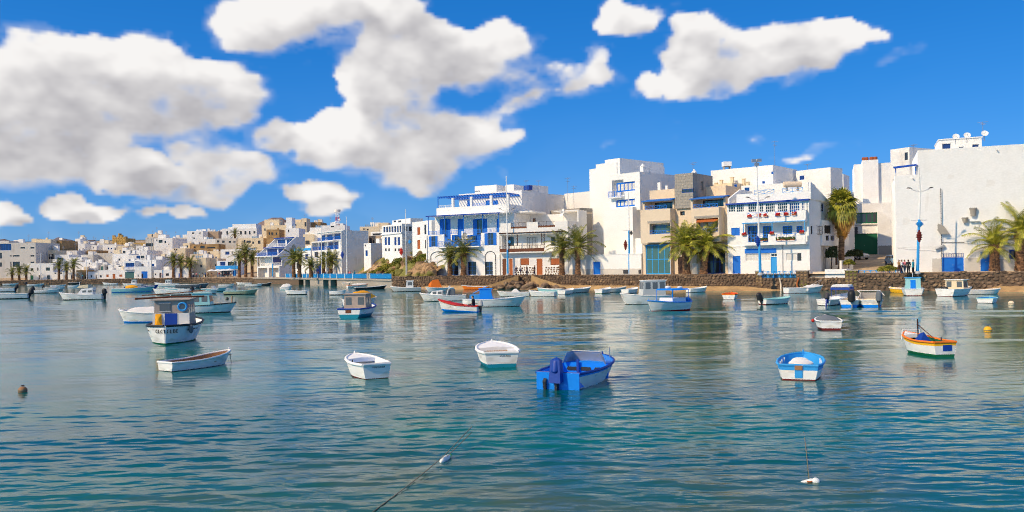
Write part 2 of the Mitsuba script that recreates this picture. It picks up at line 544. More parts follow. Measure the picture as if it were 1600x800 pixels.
# the two slipways of dark rock and sand in front of the brown-balcony house
g = np.random.default_rng(11)
rocks = []
for i in range(150):
    u = g.uniform(765, 880)
    top = np.interp(u, [765, 800, 830, 882], [0.2, 1.5, 1.4, 0.2])
    D = float(np.interp(qx(u), QUAY[:, 0], QUAY[:, 1])) - g.uniform(.2, 3.8)
    x = (u - 800) / F * D
    rocks.append(boulder([x, D, g.uniform(-.2, max(top, 0)) * .8], g.uniform(.35, .75, 3) * [1, 1, .7], i))
scene['rocks'] = mikit.ply(cat(rocks), 'mat_basalt', True)
labels['rocks'] = {'label': 'mound of dark rocks between the two sandy slipways', 'kind': 'stuff', 'category': 'rocks'}
for k, (pts, lab) in enumerate((([(742, .15, 2.6), (772, .9, 2.2), (800, 1.9, 1.2), (812, 2.25, .4)], 'sandy slipway climbing to the right up to the promenade'),
                                ([(832, 2.25, .4), (845, 1.7, 1.4), (868, .9, 2.4), (898, .1, 2.8)], 'sandy slipway dropping to the right from the promenade'))):
    v = []
    for u, z, o in pts:
        D = float(np.interp(qx(u), QUAY[:, 0], QUAY[:, 1]))
        x = (u - 800) / F * D
        v += [[x, D - o + .7, z], [x - .3, D - o - .75, z], [x - .3, D - o - .95, -.5], [x, D - o + .9, -.5]]
    f = []
    for i in range(3):
        for j in range(4):
            a, b = i * 4 + j, i * 4 + (j + 1) % 4
            f.append([a, b, b + 4, a + 4])
    f += [[0, 3, 2, 1], [12, 13, 14, 15]]
    kk = numbered('slipway')
    scene[kk] = mikit.ply((np.array(v), np.array(f)), 'mat_sand')
    labels[kk] = {'label': lab, 'kind': 'structure'}
# ------------------------------------------------------------------ buildings


class House:
    """Local axes: s along the front from left to right, t into the house, z up. Rectangles of the front are read off the photograph onto its plane."""

    def __init__(self, name, label, u0, D0, u1, D1, category='building', group=None, z0=None):
        self.t = Thing(name, label, category, group)
        A, B = at(u0, HORIZON, D0)[:2], at(u1, HORIZON, D1)[:2]
        self.A, self.d = A, (B - A) / np.hypot(*(B - A))
        self.n = np.array([-self.d[1], self.d[0]])
        self.L = float(np.hypot(*(B - A)))
        self.M = np.eye(4)
        self.M[:2, 0], self.M[:2, 1], self.M[:2, 3] = self.d, self.n, A
        self.z0 = float(min(ground(*A), ground(*B))) - .8 if z0 is None else z0
        self.add, self.cut = [], []

    def px(self, u, v, t=0.0):
        r = ray(u, v)
        k = (self.A + t * self.n) @ self.n / (r[:2] @ self.n)
        p = r * k
        return float((p[:2] - self.A) @ self.d), float(EYE + p[2])

    def side(self, u, v, s=None):
        """(t, z) on the right-hand side wall."""
        s = self.L if s is None else s
        r = ray(u, v)
        k = (self.A + s * self.d) @ self.d / (r[:2] @ self.d)
        p = r * k
        return float((p[:2] - self.A) @ self.n), float(EYE + p[2])

    def R(self, u0, v0, u1, v1, t=0.0):
        um, vm = (u0 + u1) / 2, (v0 + v1) / 2
        return self.px(u0, vm, t)[0], self.px(u1, vm, t)[0], self.px(um, v1, t)[1], self.px(um, v0, t)[1]

    def S(self, u0, v0, u1, v1, s=None):
        um, vm = (u0 + u1) / 2, (v0 + v1) / 2
        return self.side(u0, vm, s)[0], self.side(u1, vm, s)[0], self.side(um, v1, s)[1], self.side(um, v0, s)[1]

    def box(self, s0, s1, t0, t1, z0, z1, hole=0):
        """A block; hole = depth of the roof inside its parapet."""
        b = mb(s0, s1, t0, t1, z0, z1)
        self.add.append(b - mb(s0 + .22, s1 - .22, t0 + .22, t1 - .22, z1 - hole, z1 + 2) if hole else b)

    def put(self, name, mesh, m, smooth=False, of=None, label=None, kind=None):
        mesh = mesh.copy() if not isinstance(mesh, m3.Manifold) else tm(mesh)
        mesh.apply_transform(self.M)
        return self.t.part(name, mesh, m, smooth, label, kind, of)

    def wall(self, m, name='wall', label=None):
        for q in self.add + self.cut:
            if q.is_empty(): print('EMPTY', self.t.k)
        b = m3.Manifold.batch_boolean(self.add, m3.OpType.Add)
        if self.cut: b = b - m3.Manifold.batch_boolean(self.cut, m3.OpType.Add)
        k = self.put(name, b, m, label=label)
        self.add, self.cut = [], []
        return k

    # openings; rect = (s0, s1, z0, z1) in the plane t; on='side' puts them on the right-hand wall
    def place(self, mesh, on):
        if on == 'side':
            Q = np.eye(4)
            Q[:3, :3] = [[0, -1, 0], [1, 0, 0], [0, 0, 1]]
            Q[0, 3] = self.L
            mesh.apply_transform(Q)
        return mesh

    def cutbox(self, rect, t, dep, on='front'):
        s0, s1, z0, z1 = rect
        if on == 'side': self.cut.append(mb(self.L - t - dep, self.L - t + .05, s0, s1, z0, z1))
        else: self.cut.append(mb(s0, s1, t - .05, t + dep, z0, z1))

    def window(self, rect, t=0.0, dep=.18, frame='whitepaint', pane='glass', nx=2, ny=1, cut=True, on='front', bar=.055, name='window', sill=False):
        s0, s1, z0, z1 = rect
        if cut: self.cutbox(rect, t, dep, on)
        y = t + (dep - .09 if cut else -.05)
        fr = [bx(s0, s0 + bar, y, y + .07, z0, z1), bx(s1 - bar, s1, y, y + .07, z0, z1), bx(s0 + bar, s1 - bar, y, y + .07, z0, z0 + bar), bx(s0 + bar, s1 - bar, y, y + .07, z1 - bar, z1)]
        for i in range(1, nx):
            c = s0 + (s1 - s0) * i / nx
            fr.append(bx(c - bar * .4, c + bar * .4, y + .004, y + .066, z0 + bar, z1 - bar))
        for i in range(1, ny):
            c = z0 + (z1 - z0) * i / ny
            fr.append(bx(s0 + bar, s1 - bar, y + .008, y + .062, c - bar * .35, c + bar * .35))
        if sill: fr.append(bx(s0 - .08, s1 + .08, t - .12, t + .1, z0 - .09, z0 - .004))
        k = self.put(name, self.place(cat(fr), on), frame)
        self.put('pane', self.place(bx(s0 + .01, s1 - .01, y + .035, y + .055, z0 + .01, z1 - .01), on), pane, of=k)
        return k

    def shutters(self, rect, t=0.0, m='bluepaint', leaves=2, on='front', proud=.0, name='shutter'):
        """Louvred leaves, closed or folded back on the wall."""
        s0, s1, z0, z1 = rect
        for i in range(leaves):
            a, b = s0 + (s1 - s0) * i / leaves + .01, s0 + (s1 - s0) * (i + 1) / leaves - .01
            y = t - proud
            g = [bx(a, a + .07, y, y + .05, z0, z1), bx(b - .07, b, y, y + .05, z0, z1), bx(a + .07, b - .07, y, y + .05, z0, z0 + .08), bx(a + .07, b - .07, y, y + .05, z1 - .08, z1),
                 bx(a + .06, b - .06, y + .025, y + .045, z0 + .05, z1 - .05)]
            z = z0 + .14
            while z < z1 - .12:
                g.append(bx(a + .072, b - .072, y + .006, y + .024, z, z + .055))
                z += .12
            self.put(name, self.place(cat(g), on), m)

    def door(self, rect, t=0.0, m='bluepaint', dep=.15, panels=2, cut=True, on='front', name='door', frame=None):
        s0, s1, z0, z1 = rect
        if cut: self.cutbox(rect, t, dep, on)
        y = t + (dep - .08 if cut else -.05)
        g = [bx(s0, s1, y + .02, y + .06, z0, z1), bx(s0, s0 + .08, y - .02, y + .02, z0, z1), bx(s1 - .08, s1, y - .02, y + .02, z0, z1), bx(s0 + .08, s1 - .08, y - .02, y + .02, z1 - .08, z1)]
        n = panels
        for i in range(n):
            a, b = s0 + .1 + (s1 - s0 - .2) * i / n + .03, s0 + .1 + (s1 - s0 - .2) * (i + 1) / n - .03
            for c, e in ((z0 + .12, z0 + (z1 - z0) * .48), (z0 + (z1 - z0) * .53, z1 - .14)):
                g.append(bx(a, b, y + .004, y + .02, c, e))
        k = self.put(name, self.place(cat(g), on), m)
        self.put('handle', self.place(bx((s0 + s1) / 2 + (.03 if n > 1 else (s1 - s0) * .36), (s0 + s1) / 2 + (.07 if n > 1 else (s1 - s0) * .36 + .05), y - .045, y + .003, (z0 + z1) / 2 - .08, (z0 + z1) / 2 + .06), on), 'steel', of=k)
        return k

    def railing(self, s0, s1, t, z0, z1, m, step=.14, cross=False, name='railing', ends=()):
        g = [bx(s0, s1, t - .03, t + .03, z1 - .05, z1), bx(s0, s1, t - .02, t + .02, z0, z0 + .04)]
        n = max(1, round((s1 - s0) / 1.4))
        for i in range(n + 1):
            c = s0 + (s1 - s0) * i / n
            g.append(bx(c - .03, c + .03, t - .028, t + .028, z0, z1 - .05))
            if cross and i < n:
                e = s0 + (s1 - s0) * (i + 1) / n
                g += [tube([[c, t, z0 + .03], [e, t, z1 - .05]], .025, 4), tube([[c, t + .004, z1 - .05], [e, t + .004, z0 + .03]], .025, 4)]
        if not cross:
            n = max(1, int((s1 - s0) / step))
            for i in range(n):
                c = s0 + (s1 - s0) * (i + .5) / n
                g.append(bx(c - .012, c + .012, t - .012, t + .012, z0 + .04, z1 - .05))
        for c, tt in ends:
            g += [bx(c - .03, c + .03, t, tt, z1 - .05, z1 - .004), bx(c - .02, c + .02, t, tt, z0, z0 + .036)]
        return self.put(name, cat(g), m)

    def beam(self, s0, s1, t0, t1, z0, z1, m, name='beam', of=None):
        return self.put(name, bx(s0, s1, t0, t1, z0, z1), m, of=of)


def antenna(u, v0, v1, D, label, kind='mast'):
    """A television aerial, from its foot at v1 up to v0."""
    p, q = at(u, v1, D), at(u, v0, D)
    h = q[2] - p[2]
    t = Thing('antenna', label, 'antenna')
    g = [tube([p - [0, 0, .3], [p[0], p[1], q[2]]], .035, 5)]
    t.part('mast', g[0], 'steel')
    g = []
    for k, (zz, L, n) in enumerate(((.97, 1.3, 7), (.86, .9, 5))):
        c = np.array([p[0], p[1], p[2] + h * zz])
        d = np.array([.8, -.6 * (1 - 2 * k), 0])
        w = np.array([-d[1], d[0], 0])
        g.append(tube([c - d * L / 2, c + d * L / 2], .018, 4))
        for i in range(n):
            e = c + d * L * ((i + .5) / n - .5)
            g.append(tube([e - w * (.18 + .03 * i), e + w * (.18 + .03 * i)], .012, 4))
    t.part('aerial', cat(g), 'steel')


def dish(u, v, D, r, label, face=(-.3, -.8, .5), mast=1.2):
    c = at(u, v, D)
    f = np.array(face) / np.linalg.norm(face)
    prof = [(0.001, 0), (.35 * r, .03 * r), (.7 * r, .12 * r), (r, .26 * r), (r, .30 * r), (.7 * r, .17 * r), (.35 * r, .08 * r), (0.001, .05 * r)]
    m = lathe(prof, sides=20)
    M = trimesh.geometry.align_vectors([0, 0, 1], f)
    M[:3, 3] = c
    m.apply_transform(M)
    t = Thing('satellite_dish', label, 'satellite dish')
    t.part('reflector', m, 'whitepaint', True)
    t.part('arm', cat([tube([c - f * .02, c + f * r * .9 + [0, 0, -.2 * r]], .02, 4), ball(c + f * r * .9 + [0, 0, -.2 * r], .07 * r + .03, 1)]), 'greypaint')
    t.part('mast', tube([c - f * .1 - [0, 0, mast], c - f * .1, c - f * .02], .04, 5), 'steel')
# ------------------------------------------------------------------ the houses behind the right-hand quay
G0 = 1.2
mat('rail_blue', hexc(30, 120, 215), .45)
mat('curtain', (.62, .60, .55), .9)
mat('flowers', hexc(176, 26, 30), .8)
mat('leafgreen', (.045, .075, .02), .8)
mat('panel_teal', hexc(70, 105, 100), .25, spec=.7)
mat('awning', hexc(40, 100, 175), .6)


def planter(h, s, t, z, on=None, red=True):
    g = np.random.default_rng(int(abs(s * 1000)) + 5)
    k = h.put('planter', bx(s - .3, s + .3, t - .28, t - .03, z, z + .2), 'terracotta')
    h.put('flowers', cat([ball([s + g.uniform(-.28, .28), t - .16 + g.uniform(-.14, .1), z + .26 + g.uniform(-.1, .12)], g.uniform(.09, .16), 1) for _ in range(9)]), 'flowers' if red else 'leafgreen', of=k)


def arch(h, s0, s1, z0, zs, rise_, t, w, m, name='arch'):
    """A thin band bent into an arch on the wall (s0..s1, feet at z0, springing at zs)."""
    c, r = (s0 + s1) / 2, (s1 - s0) / 2
    a = np.linspace(math.pi, 0, 15)
    o = [(s0, z0)] + [(c + r * math.cos(x), zs + rise_ * math.sin(x)) for x in a] + [(s1, z0)]
    i = [(s1 - w, z0)] + [(c + (r - w) * math.cos(x), zs + (rise_ - w) * math.sin(x)) for x in a[::-1]] + [(s0 + w, z0)]
    m_ = trimesh.creation.extrude_polygon(Polygon(o + i), .06)
    Q = np.array([[1, 0, 0, 0], [0, 0, -1, t], [0, 1, 0, 0], [0, 0, 0, 1.0]])
    m_.apply_transform(Q)
    m_.fix_normals()
    return h.put(name, m_, m)


# --- the large white house with blue shutters and the roof pergola
h = House('white_house', 'large white house with blue shutters, blue balconies and a blue roof pergola', 666, 159, 781, 151, 'house')
L = h.L
zt = h.px(700, 366)[1]; ze = h.px(720, 336)[1]; zp0 = h.px(720, 333, 1)[1]; zp1 = h.px(740, 322, 1)[1]
h.box(0, L, 0, 13, G0, zt)
fl = h.px(700, 378)[1]
h.cut.append(mb(.2, L - .2, .2, 2.7, fl + .25, zt + 1))
h.box(.3, L + 1.6, 2.7, 13, fl, ze + .1)
s0u, s1u = h.px(682, 330, 1)[0], h.px(795, 330, 1)[0]
h.box(s0u, s1u, 1.0, 16, ze + .12, zp1)
h.cut.append(mb(s0u + .25, s1u - .25, 1.25, 6.0, zp0 + .35, zp1 + 2))
zr = h.px(756, 301, 6)[1]
h.box(h.px(717, 310, 6)[0], s1u, 6, 16, zp1 - .3, zr, .5)
h.box(h.px(742, 300, 10)[0], h.px(776, 300, 10)[0], 10, 16, zr - .6, h.px(756, 290, 10)[1])
h.box(h.px(790, 300, 12)[0], h.px(803, 300, 12)[0], 12, 16, zr - .6, h.px(790, 289, 12)[1])
# first floor: two shuttered windows and a balcony between
for r in ((677, 368, 677.1, 386),): pass
for a, b, c in ((670.5, 684, 1), (757, 776, 1)):
    w = h.R(a + (b - a) * .28, 364 if a > 700 else 369, b - (b - a) * .28, 383 if a > 700 else 385.5)
    h.window(w, frame='bluepaint', nx=2, ny=2)
    wd = (w[1] - w[0]) * .62
    h.shutters((w[0] - wd, w[0] - .02, w[2], w[3]), leaves=1, proud=.06)
    h.shutters((w[1] + .02, w[1] + wd, w[2], w[3]), leaves=1, proud=.06)
lg = h.R(694, 361, 751.5, 385)
h.cut.append(mb(lg[0], lg[1], -.05, 1.5, lg[2], lg[3]))
pil = h.R(721, 361, 724, 385)
h.beam(pil[0], pil[1], .02, .3, lg[2], lg[3], 'whitepaint', 'pillar')
for a, b in ((706, 721), (730, 751)):
    w = h.R(a, 367, b, 385, 1.5)
    w = (w[0], min(w[1], lg[1] - .05), lg[2] + .02, w[3])
    h.door(w, 1.5, 'bluepaint', panels=3)
    h.window((w[0] + (w[1] - w[0]) * .35, w[0] + (w[1] - w[0]) * .68, w[2] + .9, w[3] - .15), 1.42, cut=False, frame='bluepaint')
b0, b1 = h.px(689, 386)[0], h.px(753, 386)[0]
h.add.append(mb(b0, b1, -1.0, .1, lg[2] - .22, lg[2] - .02))
h.railing(b0 + .05, b1 - .05, -.95, lg[2], lg[2] + 1.05, 'rail_blue', ends=((b0 + .08, -.02), (b1 - .08, -.02)))
# second floor: terrace under a blue-edged canopy
zf = fl + .25
ca = h.px(667, 338)[0]
h.beam(ca, L + .5, -.35, 3.0, ze + .0, ze + .1, 'whitepaint', 'canopy')
h.beam(ca, L + .5, -.42, -.352, ze - .06, ze + .14, 'deepblue', 'canopy_edge')
for u in (669, 694, 724, 754, 779):
    s = h.px(u, 350)[0]
    h.beam(s - .06, s + .06, .02, .14, zt + .01, ze, 'bluepaint', 'post')
for a, b in ((670, 692), (696, 722), (726, 750), (755, 778)):
    h.railing(h.px(a, 355)[0], h.px(b, 355)[0], .1, zt + .02, zt + .72, 'rail_blue')
for a, b, p in ((687, 704, 3), (715, 724, 1), (739, 761, 4), (776, 780, 1)):
    w = h.R(a, 342, b, 354, 2.7)
    h.door((w[0], w[1], zf + .05, w[3]), 2.7, 'bluepaint', panels=p)
    if p > 1: h.window((w[0] + .9, w[1] - .9, zf + .9, w[3] - .15), 2.62, cut=False, frame='bluepaint')
# roof terrace
zd = zp0 + .35
zg = h.px(740, 306.5, 1.3)[1]
for u in (708, 737, 768, 794):
    s = h.px(u, 315, 1.3)[0]
    h.beam(s - .22, s + .22, 1.03, 1.48, zp1 - .02, zg - .35 + (.25 if u > 700 else 0), 'whitepaint', 'pergola_pillar')
pg0, pg1 = h.px(684, 314, 1.3)[0], h.px(793, 308, 1.3)[0]
h.beam(pg0, pg1, 1.2, 1.38, zg - .06, zg + .16, 'bluepaint', 'pergola_beam')
h.beam(pg0, pg1, 5.7, 5.86, zg - .06, zg + .16, 'bluepaint', 'pergola_beam')
for i in range(26):
    s = pg0 + (pg1 - pg0) * (i + .5) / 26
    h.beam(s - .05, s + .05, .8, 6.0, zg + .165, zg + .3, 'bluepaint', 'pergola_rafter')
h.beam(pg0, pg0 + .12, 1.2, 1.32, zp1 - .02, zg - .06, 'bluepaint', 'post')
for a, b in ((730, 736), (759, 766), (769, 778)):
    w = h.R(a, 313, b, 325, 6.0)
    h.door((w[0], w[1], zd + .02, max(w[3], zd + 2)), 6.0, 'bluepaint', panels=2 if b - a > 6 else 1)
h.railing(h.px(686, 325, 1.1)[0], h.px(706, 325, 1.1)[0], 1.12, zp1 + .01, zp1 + .5, 'whitepaint')
h.railing(h.px(740, 322, 1.1)[0], h.px(766, 322, 1.1)[0], 1.12, zp1 + .01, zp1 + .5, 'rail_blue')
w = h.R(742, 298, 750, 300, 10); h.window(w, 10, nx=3)
# ground floor: three arched shopfronts
for a, b in ((674, 693), (701, 716), (731, 744), (758, 770)):
    w = h.R(a, 409, b, 430)
    h.window((w[0], w[1], 2.4, w[3]), frame='bluepaint', pane='glass' if a > 690 else 'whitepaint', nx=2, ny=3, name='shopfront')
for a, b in ((673, 700), (758, 775)):
    s0, s1 = h.px(a, 410)[0], h.px(b, 410)[0]
    arch(h, s0, s1, 2.3, h.px(a, 401)[1], 1.0, -.01, .12, 'darkmetal')
h.put('drainpipe', tube([[.35, -.08, 2.3], [.35, -.08, zt - .2]], .05, 6), 'greypaint')
for u, D, nm in ((662, 158.5, ''),): pass
h.put('lamp', cat([tube([[.15, -.02, 5.1], [.15, -.4, 5.25]], .03, 4), lathe([(0, .3), (.1, .28), (.2, 0), (0, -.05)], (.15, -.45, 4.95), 10)]), 'greypaint')
h.wall('white')

# --- the house with the brown timber balcony
h = House('timber_balcony_house', 'pale house with brown timber balconies, stone cladding and orange-brown doors', 782.5, 151, 888, 145, 'house')
L = h.L
z1 = h.px(820, 395)[1]; zpar = h.px(830, 347)[1]; zrf = h.px(830, 363.5)[1]
h.box(.02, L, 0, 9, G0, zpar)
h.cut.append(mb(.25, L - .25, .3, 8.7, zrf + .45, zpar + 2))
zs = h.px(830, 329, 3)[1]
h.box(h.px(806, 340, 3)[0], h.px(832, 340, 3)[0], 3, 9, zrf, zs)
h.box(h.px(832, 340, 4)[0], h.px(862, 340, 4)[0], 4.2, 9, zrf, h.px(845, 333, 4)[1])
h.box(h.px(865, 340, 5)[0], L - .01, 5, 9.02, zrf, h.px(875, 329, 5)[1])
lz0, lz1 = h.px(820, 385)[1], h.px(820, 366)[1]
zfl = h.px(820, 394)[1]
h.cut.append(mb(h.px(784, 380)[0], h.px(874, 380)[0], -.05, 1.6, zfl + .05, lz1))
h.add.append(mb(.1, h.px(862, 390)[0], -1.1, .1, zfl - .15, zfl + .06))
h.add.append(mb(.0, L, -.35, .1, lz1 + .02, lz1 + .17))
ra, rb = h.px(785, 390)[0], h.px(855, 390)[0]
h.railing(ra, rb, -1.05, zfl + .62, zfl + 1.2, 'darkwood', step=.5)
for i in range(int((rb - ra) / .18)):
    h.beam(ra + i * .18 + .01, ra + (i + 1) * .18 - .012, -1.09, -1.04, zfl + .02, zfl + .62, 'brownwood', 'plank')
h.beam(0, L - .4, -.5, -.1, lz1 + .18, lz1 + .36, 'darkwood', 'eave')
for u in (812, 850):
    s = h.px(u, 380)[0]
    h.beam(s - .07, s + .07, -1.0, -.86, zfl + 1.2, lz1 + .02, 'darkwood', 'post')
h.beam(rb - .2, rb - .06, -1.0, -.86, zfl + 1.2, lz1 + .02, 'darkwood', 'post')
for a, b, n in ((785, 791, 1), (794, 803, 2), (823, 840, 4), (861, 868, 2)):
    w = h.R(a, 370 if n < 4 else 371, b, 384, 1.6)
    h.window((w[0], w[1], zfl + .1 if n in (1, 4) else w[2], w[3]), 1.6, frame='darkwood', pane='curtain' if n == 4 else 'glass', nx=max(n, 2), ny=2)
zgt = h.px(826, 404)[1]
for a, b, kind in ((785, 791, 'd'), (795.5, 801, 'd'), (838.5, 847.5, 'd'), (813, 826.5, 'w'), (860, 874, 'w')):
    w = h.R(a, 404 if kind == 'd' else 403.5, b, 414)
    if kind == 'd': h.door((w[0], w[1], 2.3, w[3]), 0, 'orangewood' if a > 790 else 'brownwood', panels=1)
    else:
        h.window(w, frame='darkwood', nx=2)
        h.shutters((w[0] + .06, w[1] - .06, w[2] + .06, w[3] - .06), t=.07, m='orangewood')
for a, b in ((802.5, 836), (850, 875)):
    s0, s1 = h.px(a, 420)[0], h.px(b, 420)[0]
    za = h.px(826, 416.5)[1]
    h.beam(s0, s1, -.1, -.002, 2.0, za, 'whitepaint', 'stone_panel')
    gg = np.random.default_rng(int(a))
    n = 0
    for zz in np.arange(2.25, za - .1, .38):
        ss = s0 + gg.uniform(.1, .25)
        while ss < s1 - .15:
            w_ = gg.uniform(.38, .6)
            m = STONES[gg.integers(14)].copy()
            m.apply_scale([w_ * .85, .6, .36])
            m.apply_translation([min(ss + w_ / 2, s1 - .25), -.1, min(zz + .15 + gg.uniform(-.05, .05), za - .17)])
            h.put('stone', m, 'basalt')
            ss += w_
for a, b, v0 in ((798, 823, 348), (840.5, 867, 346)):
    w = h.R(a, v0, b, v0 + 9)
    h.cut.append(mb(w[0], w[1], -.05, .5, w[2], w[3] + .6))
    h.railing(w[0], w[1], .1, w[2] + .3, w[3], 'darkwood', step=.6)
    h.beam(w[0], w[1], .07, .13, w[2] + .02, w[2] + .3, 'brownwood', 'panel')
w = h.R(832.5, 341, 836.5, 347, 4.2); h.door((w[0], w[1], zrf + .5, w[3]), 4.2, 'darkwood', panels=1)
h.wall('chalk')
dish(880, 333, 151, .75, 'grey satellite dish on the roof of the timber-balcony house', (-.9, -.3, .3), 1.5)

h = House('tan_house', 'plain tan rendered house wall with an ochre coping right of the timber-balcony house', 893, 156, 907, 154, 'house')
z = h.px(907, 331)[1]
h.box(-6, h.L, 0, 22, G0, z)
h.beam(-6.04, h.L + .04, -.04, 22.04, z + .004, z + .75, 'concrete', 'coping')
for i, (a, b) in enumerate(((.5, 3.0), (6.5, 9.5), (13, 15))):
    h.beam(h.L + .003, h.L + .02, a, b, 4.5 + i, z - .3, 'concrete', 'patch')
h.wall('beige')
h = House('white_back_house', 'long white house with a grey gable behind the timber-balcony house', 800, 178, 842, 172, 'house')
z = h.px(830, 303)[1]
h.box(0, h.L, 0, 10, G0, z)
h.box(h.L - .01, h.L + 14, 8, 16, G0, h.px(868, 297)[1])
h.box(h.L + 1, h.L + 22, 15, 24, G0, h.px(890, 304)[1] + .5)
h.put('parapet', bx(h.L + 14, h.L + 24, 14.4, 14.7, z + .5, z + 2.4), 'white')
w = h.R(816, 290, 825, 297)
h.box(w[0] - 1, w[1], 1, 6, z, w[3] + .1)
h.put('water_tank', bx(w[0], w[1] + .4, -.1, .9, w[2], w[3]), 'deepblue')
h.wall('chalk')

# --- one-storey white wall with the small blue door
h = House('white_annexe', 'low white one-storey building with a small blue door and a grey painted base', 889, 144.5, 1003, 133, 'building')
z = h.px(960, 398)[1]
h.box(.05, h.L - .1, 0, 8, G0, z, .4)
w = h.R(927, 409, 938, 428); h.door((w[0], w[1], 2.3, w[3]), 0, 'bluepaint', panels=1)
zb = h.px(960, 420)[1]
for a, b in ((.05, w[0] - .05), (w[1] + .05, h.L - .1)):
    h.beam(a, b, -.025, -.003, 1.9, zb, 'greywall', 'painted_base')
for u in (976, 980, 1023):
    s = h.px(u if u < 1003 else 1000, 423)[0]
    h.beam(s - .2, s + .2, -.16, -.028, zb - .8, zb - .2, 'darkmetal', 'meter_box')
h.beam(-.0, h.L - .05, -.08, .3, z + .003, z + .09, 'whitepaint', 'coping')
h.wall('white')

# --- the tall white stepped house
h = House('stepped_white_house', 'tall white stepped house with two blue windows and a small blue balcony', 944, 146, 1001, 140, 'house')
L = h.L
zl = h.px(965, 325)[1]
h.box(0, h.px(989, 360)[0], 0, 14, G0, zl)
h.box(h.px(989, 380)[0] - .01, L, .5, 14, G0, h.px(995, 372)[1])
zT = h.px(975, 271, 1)[1]
h.box(h.px(953, 300, 1)[0], h.px(1000, 300, 1)[0], 1, 24, zl - .5, zT, .4)
h.box(h.px(921, 280, 6)[0], h.px(958, 280, 6)[0] + 1, 6, 20, G0, h.px(926, 264, 6)[1])
h.box(h.px(932, 280, 6)[0], h.px(958, 280, 6)[0] + 1, 5.9, 20, G0 + 4, h.px(940, 256, 6)[1])
h.box(h.px(945, 280, 6)[0], h.px(975, 280, 6)[0] - 1, 6.1, 19, G0 + 4, h.px(952, 249, 6)[1])
for v0, v1 in ((284.5, 299), (311.5, 323)):
    w = h.R(962, v0, 992, v1, 1)
    h.window(w, 1, .35, frame='bluepaint', pane='curtain', nx=5, bar=.24)
w = h.R(955, 299, 975, 308, 1)
h.cut.append(mb(w[0] + .2, w[1] - .1, .9, 2.2, w[2] + .25, w[3] + 2.0))
h.railing(w[0], w[1], .2, w[2], w[3], 'rail_blue', ends=((w[0] + .04, .95), (w[1] - .04, .95)))
h.add.append(mb(w[0] - .05, w[1] + .05, .1, 1.05, w[2] - .2, w[2] - .01))
for s, t_ in ((h.px(1000, 300, 1)[0] - 1.2, 3), (h.px(1000, 300, 1)[0] - 1.2, 18)):
    h.put('chimney', bx(s - .35, s + .35, t_, t_ + .7, zT - .4, zT + 1.1), 'white')
    h.put('chimney_cap', trimesh.creation.cone(.5, .6, sections=8, transform=trimesh.transformations.translation_matrix([s, t_ + .35, zT + 1.1])), 'white')
h.wall('white')

# --- the beige house with the block-work stair tower
h = House('beige_house', 'beige house with projecting bays, blue awnings and a bare grey concrete-block stair tower', 1004, 132, 1136, 123, 'house')
L = h.L
zA = h.px(1030, 328)[1]; zU = h.px(1030, 382)[1]
zB = h.px(1030, 397)[1]
bays = [(h.px(1004.5, 360)[0], h.px(1051, 360)[0]), (h.px(1084, 360)[0], h.px(1127, 360)[0])]
zP = (h.px(1030, 327)[1], h.px(1105, 325)[1])
h.box(.3, L, 1.0, 13, G0, zA + .05)
for (a, b), zp, va in zip(bays, zP, (380, 378)):
    h.box(a, b, -.7, 1.2, h.px((1028 if a < 3 else 1105), va)[1], zp)
h.box(.0, bays[0][1] - .5, .2, 1.2, G0, zU)
# top floor: recessed loggias under blue awnings
for i, (u0, u1, vt, vb, w0, w1) in enumerate(((1007, 1054, 313, 328, 1023, 1053), (1082, 1134, 309, 325, 1098, 1133))):
    s0, s1 = h.px(u0, 320, 1)[0], h.px(u1, 320, 1)[0]
    z0, z1_ = zP[i] - .15, h.px((u0 + u1) / 2, vt, 1)[1]
    h.box(s0, s1, 2.4, 13, z0, z1_ + .3)
    h.box(s0, s0 + .35, .4, 2.5, z0, z1_)
    h.box(s1 - .3, s1, .9, 2.5, z0, z1_)
    w = h.R(w0, vt + 3, w1, vb, 2.4)
    h.window((w[0], min(w[1], s1 - .35), z0 + .3, w[3]), 2.4, .15, frame='darkwood', pane='glass', nx=5)
    h.put('awning', hull([[s0, .0, z1_ - .05], [s1, .0, z1_ - .05], [s0, 2.5, z1_ + .35], [s1, 2.5, z1_ + .35], [s0, .0, z1_ - .2], [s1, .0, z1_ - .2], [s0, 2.5, z1_ + .2], [s1, 2.5, z1_ + .2]]), 'awning')
    r0, r1 = h.px(u0 + 4, vb)[0], h.px(u1 - 10, vb)[0]
    h.railing(r0, r1, -.55, zP[i] + .02, zP[i] + .6, 'rail_blue', cross=True)
    h.box(h.px(u0 + 8, 300, 5)[0], h.px(u1, 300, 5)[0], 5, 12, z1_, h.px(u0 + 20, 297 if i == 0 else 292, 5)[1])
h.put('chimney', bx(*(lambda s: (s - .25, s + .25))(h.px(1029.5, 290, 6)[0]), 6, 6.5, 13, h.px(1030, 285, 6)[1]), 'white')
h.put('chimney', bx(*(lambda s: (s - .2, s + .2))(h.px(1041, 292, 6)[0]), 6, 6.4, 13, h.px(1041, 290, 6)[1]), 'white')
